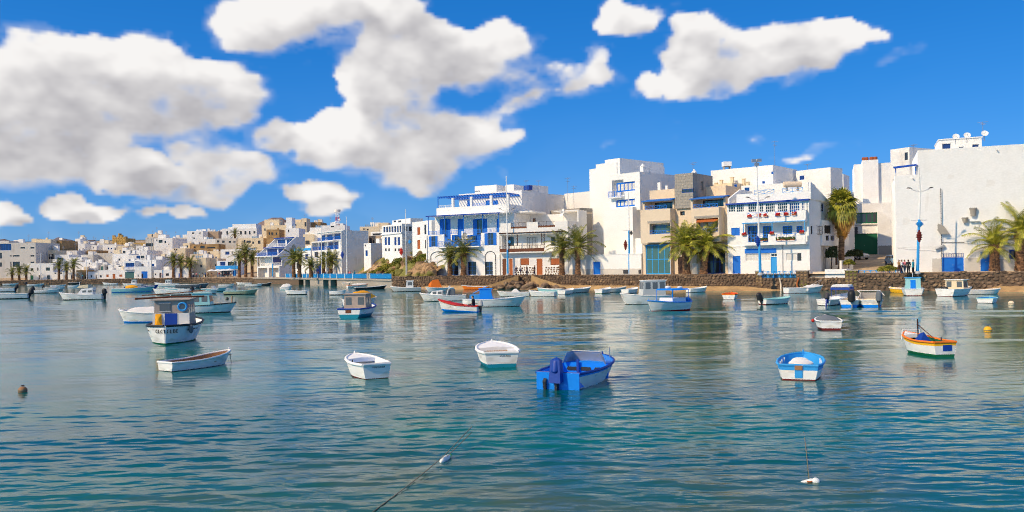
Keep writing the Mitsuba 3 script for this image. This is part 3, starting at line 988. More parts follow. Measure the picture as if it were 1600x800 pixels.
# bays: glazed loggias
for (a, b), u0, u1, v0, v1, pane in ((bays[0], 1015, 1047, 349, 365.5, 'curtain'), (bays[1], 1088, 1122, 341, 362.5, 'curtain')):
    w = h.R(u0, v0, u1, v1, -.7)
    h.cut.append(mb(w[0], w[1], -.8, .3, w[2], w[3]))
    h.window((w[0], w[1], w[2], w[3] - .25), .3, .1, frame='deepblue' if u0 < 1050 else 'orangewood', pane='tealglass' if u0 < 1050 else pane, nx=5, cut=False)
    h.railing(w[0], w[1], -.62, w[2] + .02, w[2] + .55, 'rail_blue', cross=True)
    c = h.R(u0 - 3, v0 - 4, u1 + 1, v0 - 1, -.7)
    h.beam(c[0], c[1], -.78, -.702, c[2], c[3], 'concrete', 'lintel')
    if u0 > 1050:
        z_ = w[3]
        h.put('blind', hull([[w[0], -.75, z_ - .5], [w[1], -.75, z_ - .5], [w[0], -.3, z_ - .02], [w[1], -.3, z_ - .02], [w[0], -.75, z_ - .56], [w[1], -.75, z_ - .56]]), 'orangewood')
    h.beam(c[0], c[1] - .1, -.8, -.702, h.px(1030 if u0 < 1050 else 1105, 376 if u0 > 1050 else 379)[1] - .05, h.px(1030 if u0 < 1050 else 1105, 376 if u0 > 1050 else 379)[1] + .1, 'concrete', 'ledge')
w = h.R(1062.5, 330, 1070, 336.5, 1); h.window(w, 1, .4, frame='darkmetal', nx=1)
w = h.R(1063, 355, 1070, 366, 1); h.window(w, 1, .2, frame='darkmetal', nx=2, ny=2)
# ground floor
w = h.R(1009, 382, 1048, 428, .2)
h.window((w[0], min(w[1], bays[0][1] - .6), 2.3, w[3]), .2, .25, frame='skyblue', pane='panel_teal', nx=4, ny=2, bar=.16, name='shop_window')
w = h.R(1059.5, 401, 1068, 428, 1); h.door((w[0], w[1], 2.3, w[3]), 1, 'darkwood', panels=1)
w = h.R(1082, 411, 1090, 428, 1); h.window((w[0], w[1], w[2], w[3]), 1, .1, frame='whitepaint', pane='curtain', nx=1, name='notice_board')
w = h.R(1093, 391, 1133, 428, 1)
h.window((w[0], w[1], 2.3, w[3]), 1, .5, frame='deepblue', pane='glass', nx=4, ny=2, bar=.12, name='shop_window')
h.wall('beige')
# the stair tower, block by block
s0, s1 = h.px(1054.5, 300, .6)[0], h.px(1083, 300, .6)[0]
zt0, zt1 = zA + .06, h.px(1068, 271, .6)[1]
h.box(s0 + .04, s1 - .04, .64, 7.5, zt0, zt1 - .02)
w = h.R(1065, 295, 1083.2, 301, .6)
h.cut.append(mb(w[0], s1 + .1, .5, .95, w[2], w[3]))
ws = h.S(1090, 283, 1098, 297, s1 - .04)
h.cut.append(mb(s1 - .3, s1 + .2, 3.2, 4.2, ws[2], ws[3]))
h.wall('concrete', 'stair_tower')
h.window((w[0], s1 - .06, w[2], w[3]), .7, frame='deepblue', nx=3, cut=False)
nr = int((zt1 - zt0) / .42)
for r_ in range(nr):
    z = zt0 + (zt1 - zt0) * r_ / nr
    n = 5
    for c in range(n + 1):
        a, b = s0 + (s1 - s0) * max(0, (c - .5 * (r_ % 2))) / n, s0 + (s1 - s0) * min(n, c + 1 - .5 * (r_ % 2)) / n
        if b - a < .1 or (z + .4 > w[2] and z < w[3] and b > w[0] + .1): continue
        h.put('block', bx(a + .012, b - .012, .6 - rng.uniform(0, .012), .66, z + .012, z + (zt1 - zt0) / nr - .012), 'concrete', of=f'{h.t.k}__stair_tower')

# --- the white and blue house with the glazed gallery
h = House('gallery_house', 'white house with a glazed upper gallery, blue balcony railings and red flower pots', 1137.5, 123.2, 1265.5, 115.8, 'house')
L = h.L
z1 = h.px(1200, 382.5)[1]; zg0 = h.px(1200, 345)[1]; zr = h.px(1200, 317)[1]
h.box(0, L, 0, 5, G0, zr)
h.beam(-.08, L + .1, -.45, .2, zr + .003, zr + .22, 'deepblue', 'roof_edge')
zq = h.px(1200, 300)[1]
pa = h.px(1148, 306)[0]
h.box(pa, L - .2, .6, 5, zr + .01, zq, .9)
h.put('roof_wedge', hull([[.0, .3, zr + .23], [.22, .3, zr + .23], [.0, 9, zr + .23], [.22, 9, zr + .23], [.0, .3, zr + 1.0], [.22, .3, zr + 1.0], [.0, 4.5, zr + 2.6], [.22, 4.5, zr + 2.6], [.0, 9, zr + 2.6], [.22, 9, zr + 2.6]]), 'white')
h.put('roof_wedge', hull([[L - .19, .6, zr + .23], [L + .05, .6, zr + .23], [L - .19, 9, zr + .23], [L + .05, 9, zr + .23], [L - .19, .6, zr + 1.0], [L + .05, .6, zr + 1.0], [L - .19, .75, zr + 2.7], [L + .05, .75, zr + 2.7], [L - .19, 8, zr + .6], [L + .05, 8, zr + .6]]), 'white')
# first floor balcony
ba, bb = h.px(1160, 370, -.9)[0], h.px(1259, 370, -.9)[0]
lz0, lz1 = h.px(1200, 379, 0)[1], h.px(1200, 348.5, 0)[1]
h.cut.append(mb(h.px(1164, 360)[0], bb - .1, -.02, .9, lz0, lz1))
h.add.append(mb(ba, bb, -1.0, .1, z1 - .05, z1 + .2))
h.add.append(mb(ba, bb, -1.0, .1, zg0 - .25, zg0 - .02))
zpar = h.px(1200, 366)[1]
edges = [(1160, 1169.5), (1187, 1194.5), (1200.5, 1212.5), (1243.5, 1259)]
for a, b in ((1160, 1169.5), (1200.5, 1213), (1245, 1259)):
    h.add.append(mb(h.px(a, 372, -.9)[0], h.px(b, 372, -.9)[0], -1.0, -.85, z1 + .1, zpar))
h.add.append(mb(ba, bb, -1.0, -.86, z1 + .1, z1 + .42))
for a, b in ((1169.5, 1200.5), (1213, 1245)):
    h.railing(h.px(a, 372, -.9)[0], h.px(b, 372, -.9)[0], -.93, z1 + .43, zpar, 'rail_blue', cross=True)
h.beam(ba, bb, -1.06, -.98, lz1 + .0, lz1 + .12, 'skyblue', 'beam')
for u in (1161.5, 1206.5, 1257.5):
    s = h.px(u, 360, -.95)[0]
    h.beam(s - .05, s + .05, -.98, -.88, zpar, lz1 + .0, 'skyblue', 'post')
for a, b, n in ((1168.5, 1183, 3), (1192, 1207.5, 3), (1223, 1238, 2), (1244.5, 1254, 2)):
    w = h.R(a, 353, b, 378 if n == 3 else 366, .9)
    h.window((w[0], w[1], lz0 + .02 if n == 3 else w[2], w[3]), .9, .15, frame='bluepaint', nx=n, ny=3, bar=.12)
for u in (1163, 1207, 1253):
    planter(h, h.px(u, 364, -1)[0], -1.0, zpar - .1)
for u in (1188, 1191, 1196, 1217, 1222, 1228, 1233, 1239):
    planter(h, h.px(u, 373, -1)[0], -1.0, z1 + .55, red=False)
w = h.R(1142.5, 356, 1156, 368); h.cutbox(w, 0, .12); h.shutters(w, .05, leaves=2)
# gallery
ga = h.px(1160, 330, -.9)[0]
h.add.append(mb(ga, bb, -1.0, .1, zg0 - .02, zg0 + .12))
zgp = h.px(1200, 331, -.9)[1]
for a, b in ((1160, 1168.5), (1200.5, 1211.5), (1245, 1259.5)):
    h.add.append(mb(h.px(a, 340, -.9)[0], h.px(b, 340, -.9)[0], -1.0, -.8, zg0, zgp))
h.add.append(mb(ga, bb, -1.0, -.82, zg0, zg0 + .45))
h.add.append(mb(bb - .2, bb, -1.0, .05, zg0, zgp))
for a, b in ((1168.5, 1200.5), (1211.5, 1245)):
    h.railing(h.px(a, 336, -.9)[0], h.px(b, 336, -.9)[0], -.95, zg0 + .46, zgp, 'rail_blue', cross=True)
for u in (1171.5, 1186.5, 1197, 1216, 1229, 1241.5):
    planter(h, h.px(u, 335, -1)[0], -1.0, zg0 + .55)
for a, b, n in ((1137.8, 1149, 3), (1150.3, 1162.5, 4), (1168.5, 1182, 4), (1186, 1193, 2), (1195.5, 1211, 5), (1214.5, 1230.5, 5), (1233, 1249.5, 5), (1252, 1257.5, 2), (1259.2, 1262.5, 1)):
    w = h.R(a, 318.5 if a < 1165 else 317.2 - (a - 1165) * .02, b, 331.5)
    h.window((w[0] + .03, w[1], w[2], w[3] - .05), 0, .14, frame='whitepaint', pane='deepglass' if 1230 < a < 1256 else 'glass', nx=n, ny=3, bar=.07)
# roof railings
for a, b, v0, v1 in ((1178, 1209, 296.5, 303), (1222, 1254, 293, 300)):
    w = h.R(a, v0, b, v1, .6)
    h.cut.append(mb(w[0], w[1], .5, .85, w[2], w[3] + 1))
    h.railing(w[0], w[1], .7, w[2], w[3], 'skyblue', cross=True)
# ground floor
w = h.R(1145, 400, 1157, 427); h.door((w[0], w[1], 2.3, w[3]), 0, 'bluepaint')
w = h.R(1164, 388.5, 1213, 395.5); h.beam(w[0], w[1], -.07, -.003, w[2], w[3], 'bluepaint', 'fascia')
w = h.R(1165, 396.3, 1203.5, 408); h.window(w, 0, .25, frame='whitepaint', pane='curtain', nx=8, ny=2)
w = h.R(1204.5, 401.5, 1214, 427); h.door((w[0], w[1], 2.3, w[3]), 0, 'skyblue', panels=1)
w = h.R(1204.5, 396.3, 1214, 401); h.window(w, 0, .2, frame='whitepaint', nx=2)
w = h.R(1228, 395.5, 1245, 407.5); h.window(w, 0, .2, frame='whitepaint', pane='curtain', nx=1)
w = h.R(1245.6, 395.5, 1252, 407.5); h.window(w, 0, .2, frame='darkmetal', nx=3, ny=4)
s = h.px(1223, 400)[0]; h.put('drainpipe', tube([[s, -.07, 2.3], [s, -.07, z1]], .06, 6), 'greypaint')
h.beam(0, L, -.1, -.003, z1 - .16, z1 - .06, 'whitepaint', 'ledge')
# the right-hand wall
w = h.S(1267, 353, 1269.5, 366)
h.window(w, 0, .15, frame='darkmetal', nx=1, on='side')
h.wall('white')

# --- its neighbour round the corner, facing the side street
h = House('corner_house', 'white corner house with a glazed bay beside the tall fan palm', 1270, 119.4, 1318, 126.5, 'house')
h.box(0, h.L, 0, 7, G0, h.px(1290, 312)[1])
h.box(h.px(1304, 300)[0], h.L + 1.2, .5, 7, G0 + 5, h.px(1310, 305)[1])
w = h.R(1274, 346, 1294, 383)
h.box(w[0], h.L - .3, -1.0, .2, h.px(1284, 384)[1], h.px(1284, 345)[1])
for a, b, v0, v1, m in ((1275.5, 1285.5, 353, 366, 'curtain'), (1288, 1298, 352, 365, 'glass')):
    w = h.R(a, v0, b, v1, -1.0); h.window(w, -1.0, .12, frame='darkwood', pane=m, nx=2, ny=2)
for a, b in ((1290.5, 1295), (1298, 1303)):
    w = h.R(a, 368, b, 376, -1.0); h.window(w, -1.0, .1, frame='deepblue', pane='glass', nx=1)
for a, b, v0, v1 in ((1279, 1282.5, 318, 330.5), (1283.2, 1286.5, 318, 330.5), (1275.5, 1278, 396.5, 408), (1279.5, 1282, 396.5, 408)):
    w = h.R(a, v0, b, v1); h.window(w, 0, .12, frame='bluepaint' if v0 < 320 else 'darkmetal', nx=1)
w = h.R(1286, 388, 1291, 416); h.door((w[0], w[1], 2.4, w[3]), 0, 'greypaint', panels=1)
for a, b in ((1305, 1309), (1311, 1315)):
    w = h.R(a, 383, b, 414); h.door((w[0], w[1], w[2], w[3]), 0, 'darkwood', panels=1)
h.wall('white')

# --- roofs behind them
ROOFS = [
    ('white rooftop block with a row of vents, topmost behind the beige house', 1113, 140, 1210, 133, 262, 10, ((1205, 1208, 268, 272),), 'white'),
    ('small white rooftop room with one blue window left of the tall mast base', 1214, 146, 1231, 145, 267, 6, ((1216, 1223, 274, 279),), 'white'),
    ('long white rooftop block with a square blue window', 1246, 139, 1300, 134, 264, 3.5, ((1249.5, 1256.5, 274.5, 281),), 'white'),
    ('plain white rooftop block left of the tall fan palm crown', 1303, 147, 1320, 146, 272, 5, (), 'white'),
    ('stepped white rooftop walls behind the fan palm crown', 1300, 134, 1336, 137, 300, 4, (), 'white'),
    ('low white roof terrace wall behind the glazed gallery house', 1160, 131, 1265, 126, 287, 6, ((1163.5, 1171, 293, 299), (1191, 1195, 283, 287)), 'white'),
    ('cream rooftop block under the vents right of the stair tower', 1092, 138, 1146, 133, 288, 8, ((1147, 1151, 288, 297),), 'cream'),
]
for lab, u0, D0, u1, D1, vt, dep, wins, m in ROOFS:
    h = House('rooftop_block', lab, u0, D0, u1, D1, 'building')
    z = h.px((u0 + u1) / 2, vt)[1]
    h.box(0, h.L, 0, dep, G0, z, .3)
    for a, b, v0, v1 in wins: h.window(h.R(a, v0, b, v1), 0, .12, frame='bluepaint', pane='deepglass', nx=2)
    if m == 'white' and vt == 262:
        for i, u in enumerate((1117, 1123, 1131, 1139, 1148, 1160, 1166, 1172)):
            s = h.px(u, 270)[0]
            hh = (1.5, 1.9, 2.3, 1.4, 2.6, 1.2, 2.2, 1.6)[i]
            h.put('vent', cat([bx(s - .22, s + .22, -1.2, -.76, z - 4.2, z - 4.2 + hh), bx(s - .3, s + .3, -1.3, -.68, z - 4.2 + hh, z - 4.1 + hh)]), 'cream')
        h.add.append(mb(.5, h.L - 2, -2.2, 0, G0, z - 4.2))
    h.wall(m)
t = Thing('water_tank', 'white box-shaped water tank on the rooftop left of the lamp column top', 'water tank')
p = at(1135.5, 262, 141)
t.part('tank', trimesh.creation.box([1.35, 1.3, .75], trimesh.transformations.translation_matrix(p + [0, 0, .6])), 'whitepaint')
t.part('stand', cat([bx(p[0] - .55, p[0] - .45, p[1] - .5, p[1] + .5, p[2] - .6, p[2] + .22), bx(p[0] + .45, p[0] + .55, p[1] - .5, p[1] + .5, p[2] - .6, p[2] + .22), bx(p[0] - .6, p[0] + .6, p[1] - .5, p[1] + .5, p[2] + .12, p[2] + .24)]), 'concrete')
t = Thing('water_tank', 'round tan water tank lying on the roof of the gallery house', 'water tank')
p = at(1238, 288, 124)
m = trimesh.creation.cylinder(.42, 2.6, sections=20); m.apply_transform(trimesh.transformations.rotation_matrix(math.pi / 2, [0, 1, 0])); m.apply_translation(p)
t.part('tank', m, 'beige', 30)
t.part('stand', cat([bx(p[0] - .9, p[0] - .75, p[1] - .3, p[1] + .3, p[2] - 1.0, p[2] - .3), bx(p[0] + .75, p[0] + .9, p[1] - .3, p[1] + .3, p[2] - 1.0, p[2] - .3)]), 'concrete')

# --- the building with the green garage at the end of the side street
h = House('green_garage_building', 'white building with a green garage door and green window up the street', 1296, 151, 1402, 147, 'building')
zt = h.px(1350, 318)[1]
h.box(0, h.L, 0, 9, G0, zt, .3)
h.box(h.px(1334, 300, 6)[0] + .1, h.L - .1, 6, 18, G0, h.px(1355, 256, 6)[1], .3)
h.box(h.px(1347, 300, 5)[0] + .1, h.px(1373, 300, 5)[0], 5.2, 14, G0, h.px(1355, 250, 5)[1])
w = h.R(1337, 332, 1371.5, 349); h.window(w, 0, .3, frame='green', pane='glass', nx=4, bar=.2)
w = h.R(1330, 365, 1371, 396); h.door((w[0], w[1], w[2] - .6, w[3]), 0, 'green', .3, panels=5, name='garage_door')
zz = h.px(1350, 350.5)[1]; h.beam(0, h.L * .74, -.3, -.003, zz - .12, zz + .06, 'greywall', 'ledge')
w = h.R(1331, 355, 1340, 366); h.beam(w[0], w[1], -.5, -.003, w[2], w[3], 'darkmetal', 'hanging_sign')
s0 = h.px(1371, 370)[0]
zq0, zq1 = h.px(1385, 395)[1], h.px(1385, 330)[1]
a = np.linspace(0, math.pi / 2, 14)
pts = [(s0, zq0 - 2), (s0 + (h.L - s0) * 1.0, zq0 - 2)] + [(s0 + (h.L - s0) * math.sin(x + .0), zq0 + (zq1 - zq0) * math.cos(x)) for x in a[::-1]]
m = trimesh.creation.extrude_polygon(Polygon(pts), 1.2)
m.apply_transform(np.array([[1, 0, 0, 0], [0, 0, -1, -.02], [0, 1, 0, 0], [0, 0, 0, 1.0]])); m.fix_normals()
h.put('curved_wall', m, 'white')
h.beam(s0 + .05, h.L, -1.3, -1.235, zq0 - 2, h.px(1385, 384)[1], 'concrete', 'wall_base')
zt2 = h.px(1355, 250, 5)[1]
for u in (1350, 1354, 1362, 1368):
    s = h.px(u, 250, 6)[0]
    h.put('roof_pot', lathe([(0, 0), (.3, 0), (.4, .5), (.3, .7), (0, .7)], (s, 6.5, zt2 - .02), 10), 'terracotta')
h.wall('white')
h = House('white_tower_house', 'narrow white tower house rising behind the left edge of the big blank building', 1394, 135, 1434, 131, 'house')
z = h.px(1405, 232)[1]
h.box(0, h.px(1421, 250)[0], 0, 8, G0, z)
h.box(0, h.L + 4, 1, 8, G0, h.px(1425, 247)[1])
w = h.R(1413.5, 238, 1418.5, 250); h.window(w, 0, .15, frame='darkmetal', nx=1)
for v in (280, 298, 328, 345, 363):
    w = h.R(1395, v, 1399, v + (8 if v < 300 else 10)); h.window(w, 0, .2, frame='deepblue', nx=1)
h.wall('chalk')

# --- the big blank white building on the right
h = House('blank_white_building', 'big blank white building with a blue garage door on the far right', 1400.5, 112, 1720, 103, 'building')
L = h.L
zr = h.px(1500, 231)[1]; zl = h.px(1416, 274)[1]
sl = h.px(1434, 250)[0]
h.box(sl, L, 0, 14, G0, zr, .3)
h.box(0, sl + .01, .0, 14, G0, zl)
h.cut.append(mb(.25, sl - .01, .25, 13.7, zl - .25, zl + 2))
h.railing(.1, sl - .1, .1, zl + .01, zl + .45, 'whitepaint')
zaw = h.px(1416, 258)[1]
h.put('awning', hull([[-.1, -.2, zaw - .35], [sl - .02, -.2, zaw - .1], [-.1, 4, zaw + .3], [sl - .02, 4, zaw + .5], [-.1, -.2, zaw - .42], [sl - .02, -.2, zaw - .17], [-.1, 4, zaw + .22], [sl - .02, 4, zaw + .42]]), 'deepblue')
for s in (.05, sl - .35): h.beam(s, s + .12, .15, .27, zl, zaw - .2, 'bluepaint', 'post')
h.box(.5, sl - .02, 5, 13, zl - .2, zaw)
a, b = h.px(1467, 225, 2)[0], h.px(1534, 220, 2)[0]
zh = h.px(1500, 217, 2)[1]
h.box(a, b, 2, 9, zr - .4, zh)
h.beam(a - .1, b + .1, 1.85, 9.1, zh + .003, zh + .12, 'whitepaint', 'roof_slab')
for u0, u1, v0, v1 in ((1472, 1486, 224, 233), (1498, 1506, 229, 232), (1519, 1530, 225, 230)):
    w = h.R(u0, v0, u1, v1, 2); h.window((w[0], w[1], max(w[2], zr + .05), w[3]), 2, .3, frame='whitepaint', pane='deepglass', nx=1)
w = h.S(1541, 221, 1547, 229, b); ww = (3.0, 4.6, w[2], w[3])
h.cut.append(mb(b - .2, b + .1, *ww[:2], *ww[2:])); h.put('pane', bx(b - .15, b - .13, ww[0], ww[1], ww[2], ww[3]), 'deepglass')
# doors, dado, boxes on the wall
w = h.R(1471, 402.3, 1506, 428); h.door((w[0], w[1], 2.28, w[3]), 0, 'bluepaint', panels=4, name='garage_door')
w = h.R(1471, 396, 1506, 402); h.window(w, 0, .15, frame='deepblue', pane='curtain', nx=9)
zd = h.px(1460, 404)[1]
for a, b in ((1456.5, 1470.3), (1506.7, 1531.5)):
    h.beam(h.px(a, 415)[0], h.px(b, 415)[0], -.02, -.003, 1.8, zd, 'greywall', 'painted_base')
w = h.R(1532, 393, 1548, 426); h.door((w[0], w[1], 2.28, w[3]), 0, 'bluepaint')
w = h.R(1577, 390, 1590, 418); h.window(w, 0, .2, frame='deepblue', nx=1, bar=.2)
h.beam(h.px(1548.5, 415)[0], L, -.02, -.003, 1.8, zd - .2, 'greywall', 'painted_base')
for u0, u1, v0, v1 in ((1502.5, 1512, 340, 348), (1514.5, 1525.5, 325, 338)):
    w = h.R(u0, v0, u1, v1)
    m = trimesh.creation.revolve(np.array([(0.001, 0), (.35, 0), (.5, .8), (.56, .82), (.56, 1), (.45, 1), (.45, .9), (0.001, .9)]), sections=16)
    m.apply_scale([(w[1] - w[0]), .7, w[3] - w[2]]); m.apply_translation([(w[0] + w[1]) / 2, -.35, w[2]])
    h.put('wall_pot', m, 'concrete', 30)
w = h.R(1514.5, 338, 1530, 346); h.beam(w[0], w[1], -.5, -.003, w[2], w[2] + .15, 'whitepaint', 'shelf'); h.put('bracket', tube([[w[1] - .05, -.45, w[2]], [w[1] - .05, -.03, w[2] - .7]], .03, 4), 'greypaint')
h.put('pipe', tube([[h.px(1472, 400)[0], -.08, h.px(1472, 379)[1]], [h.px(1507, 400)[0], -.08, h.px(1507, 379)[1]]], .04, 5), 'darkmetal')
p = h.px(1464.5, 349), h.px(1464.5, 360), h.px(1483, 366), h.px(1475, 354)
m = trimesh.creation.extrude_polygon(Polygon([p[0], p[1], (p[1][0] + .3, p[2][1]), p[2], p[3]]), .08)
m.apply_transform(np.array([[1, 0, 0, 0], [0, 0, -1, -.45], [0, 1, 0, 0], [0, 0, 0, 1.0]])); m.fix_normals()
h.put('wall_sign', m, 'concrete')
for k, pts in enumerate((((1403, 388), (1440, 391), (1470, 393)), ((1508, 380), (1560, 384), (1640, 381)), ((1436, 262), (1437, 330), (1436, 386)))):
    q = [h.px(*x) for x in pts]
    h.put('cable', tube([[a_, -.03, z_] for a_, z_ in q], .022, 4), 'greypaint')
for a_, b_, v0, v1, m_ in ((1445, 1452, 300, 330, 'chalk'), (1540, 1556, 280, 292, 'chalk'), (1410, 1422, 340, 352, 'chalk'), (1480, 1492, 272, 280, 'chalk'), (1570, 1590, 330, 352, 'chalk')):
    w = h.R(a_, v0, b_, v1)
    h.put('plaster_patch', hull([[w[0], -.012, w[2]], [w[1] - .2, -.012, w[2] + .1], [w[1], -.012, w[3] - .2], [w[0] + .15, -.012, w[3]], [w[0], -.003, w[2]], [w[1] - .2, -.003, w[2] + .1], [w[1], -.003, w[3] - .2], [w[0] + .15, -.003, w[3]]]), m_)
h.beam(h.px(1401, 386)[0], h.px(1456, 386)[0], -.03, -.003, h.px(1430, 386.6)[1], h.px(1430, 385.6)[1], 'chalk', 'string_course')
for u_ in (1428, 1560):
    s_ = h.px(u_, 400)[0]
    h.put('roof_spout', tube([[s_, .3, zr - .5 if u_ > 1434 else zl - .4], [s_, -.4, zr - .62 if u_ > 1434 else zl - .5]], .07, 6), 'greypaint')
s, z = h.px(1470.5, 360); h.put('sign_pole', tube([[s, -.3, 2.2], [s, -.3, h.px(1466, 295)[1]]], .05, 6), 'darkmetal')
s, z = h.px(1466.5, 386); h.put('floodlight', hull([[s - .5, -.5, z - .35], [s + .6, -.5, z + .0], [s - .5, -.2, z], [s + .6, -.1, z + .35], [s + .6, -.6, z + .3]]), 'greypaint')
h.wall('white')
for u, v, r in ((1493.5, 214, .42), (1511, 212, .42), (1538.5, 209, .42)):
    dish(u, v, 109 - (u - 1493) * .03, r, {1493.5: 'leftmost white satellite dish on the roof house of the blank building', 1511: 'middle white satellite dish on the roof house of the blank building', 1538.5: 'rightmost white satellite dish on the roof house of the blank building'}[u], (-.25, -.8, .45), .9)
antenna(1536, 190, 216, 111, 'thin aerial beside the dishes on the blank white building')
antenna(1211, 220, 268, 143, 'tallest roof aerial mast, right of the double-headed lamp column')
antenna(1262, 256, 268, 140, 'roof aerial above the square blue window')
antenna(1083, 254, 272, 133, 'roof aerial behind the concrete stair tower')
antenna(822, 282, 297, 172, 'short dark aerial beside the blue roof tank')
antenna(841, 282, 297, 176, 'dark roof aerial right of the blue roof tank')
antenna(887.5, 277, 325, 165, 'tall lattice-like aerial above the timber-balcony house')
antenna(897, 290, 325, 160, 'thin dark aerial above the tan wall')
antenna(1427, 226, 240, 128, 'aerials on the lower roof left of the big blank building')
antenna(1015, 262, 278, 150, 'thin aerial on the tall stepped house')
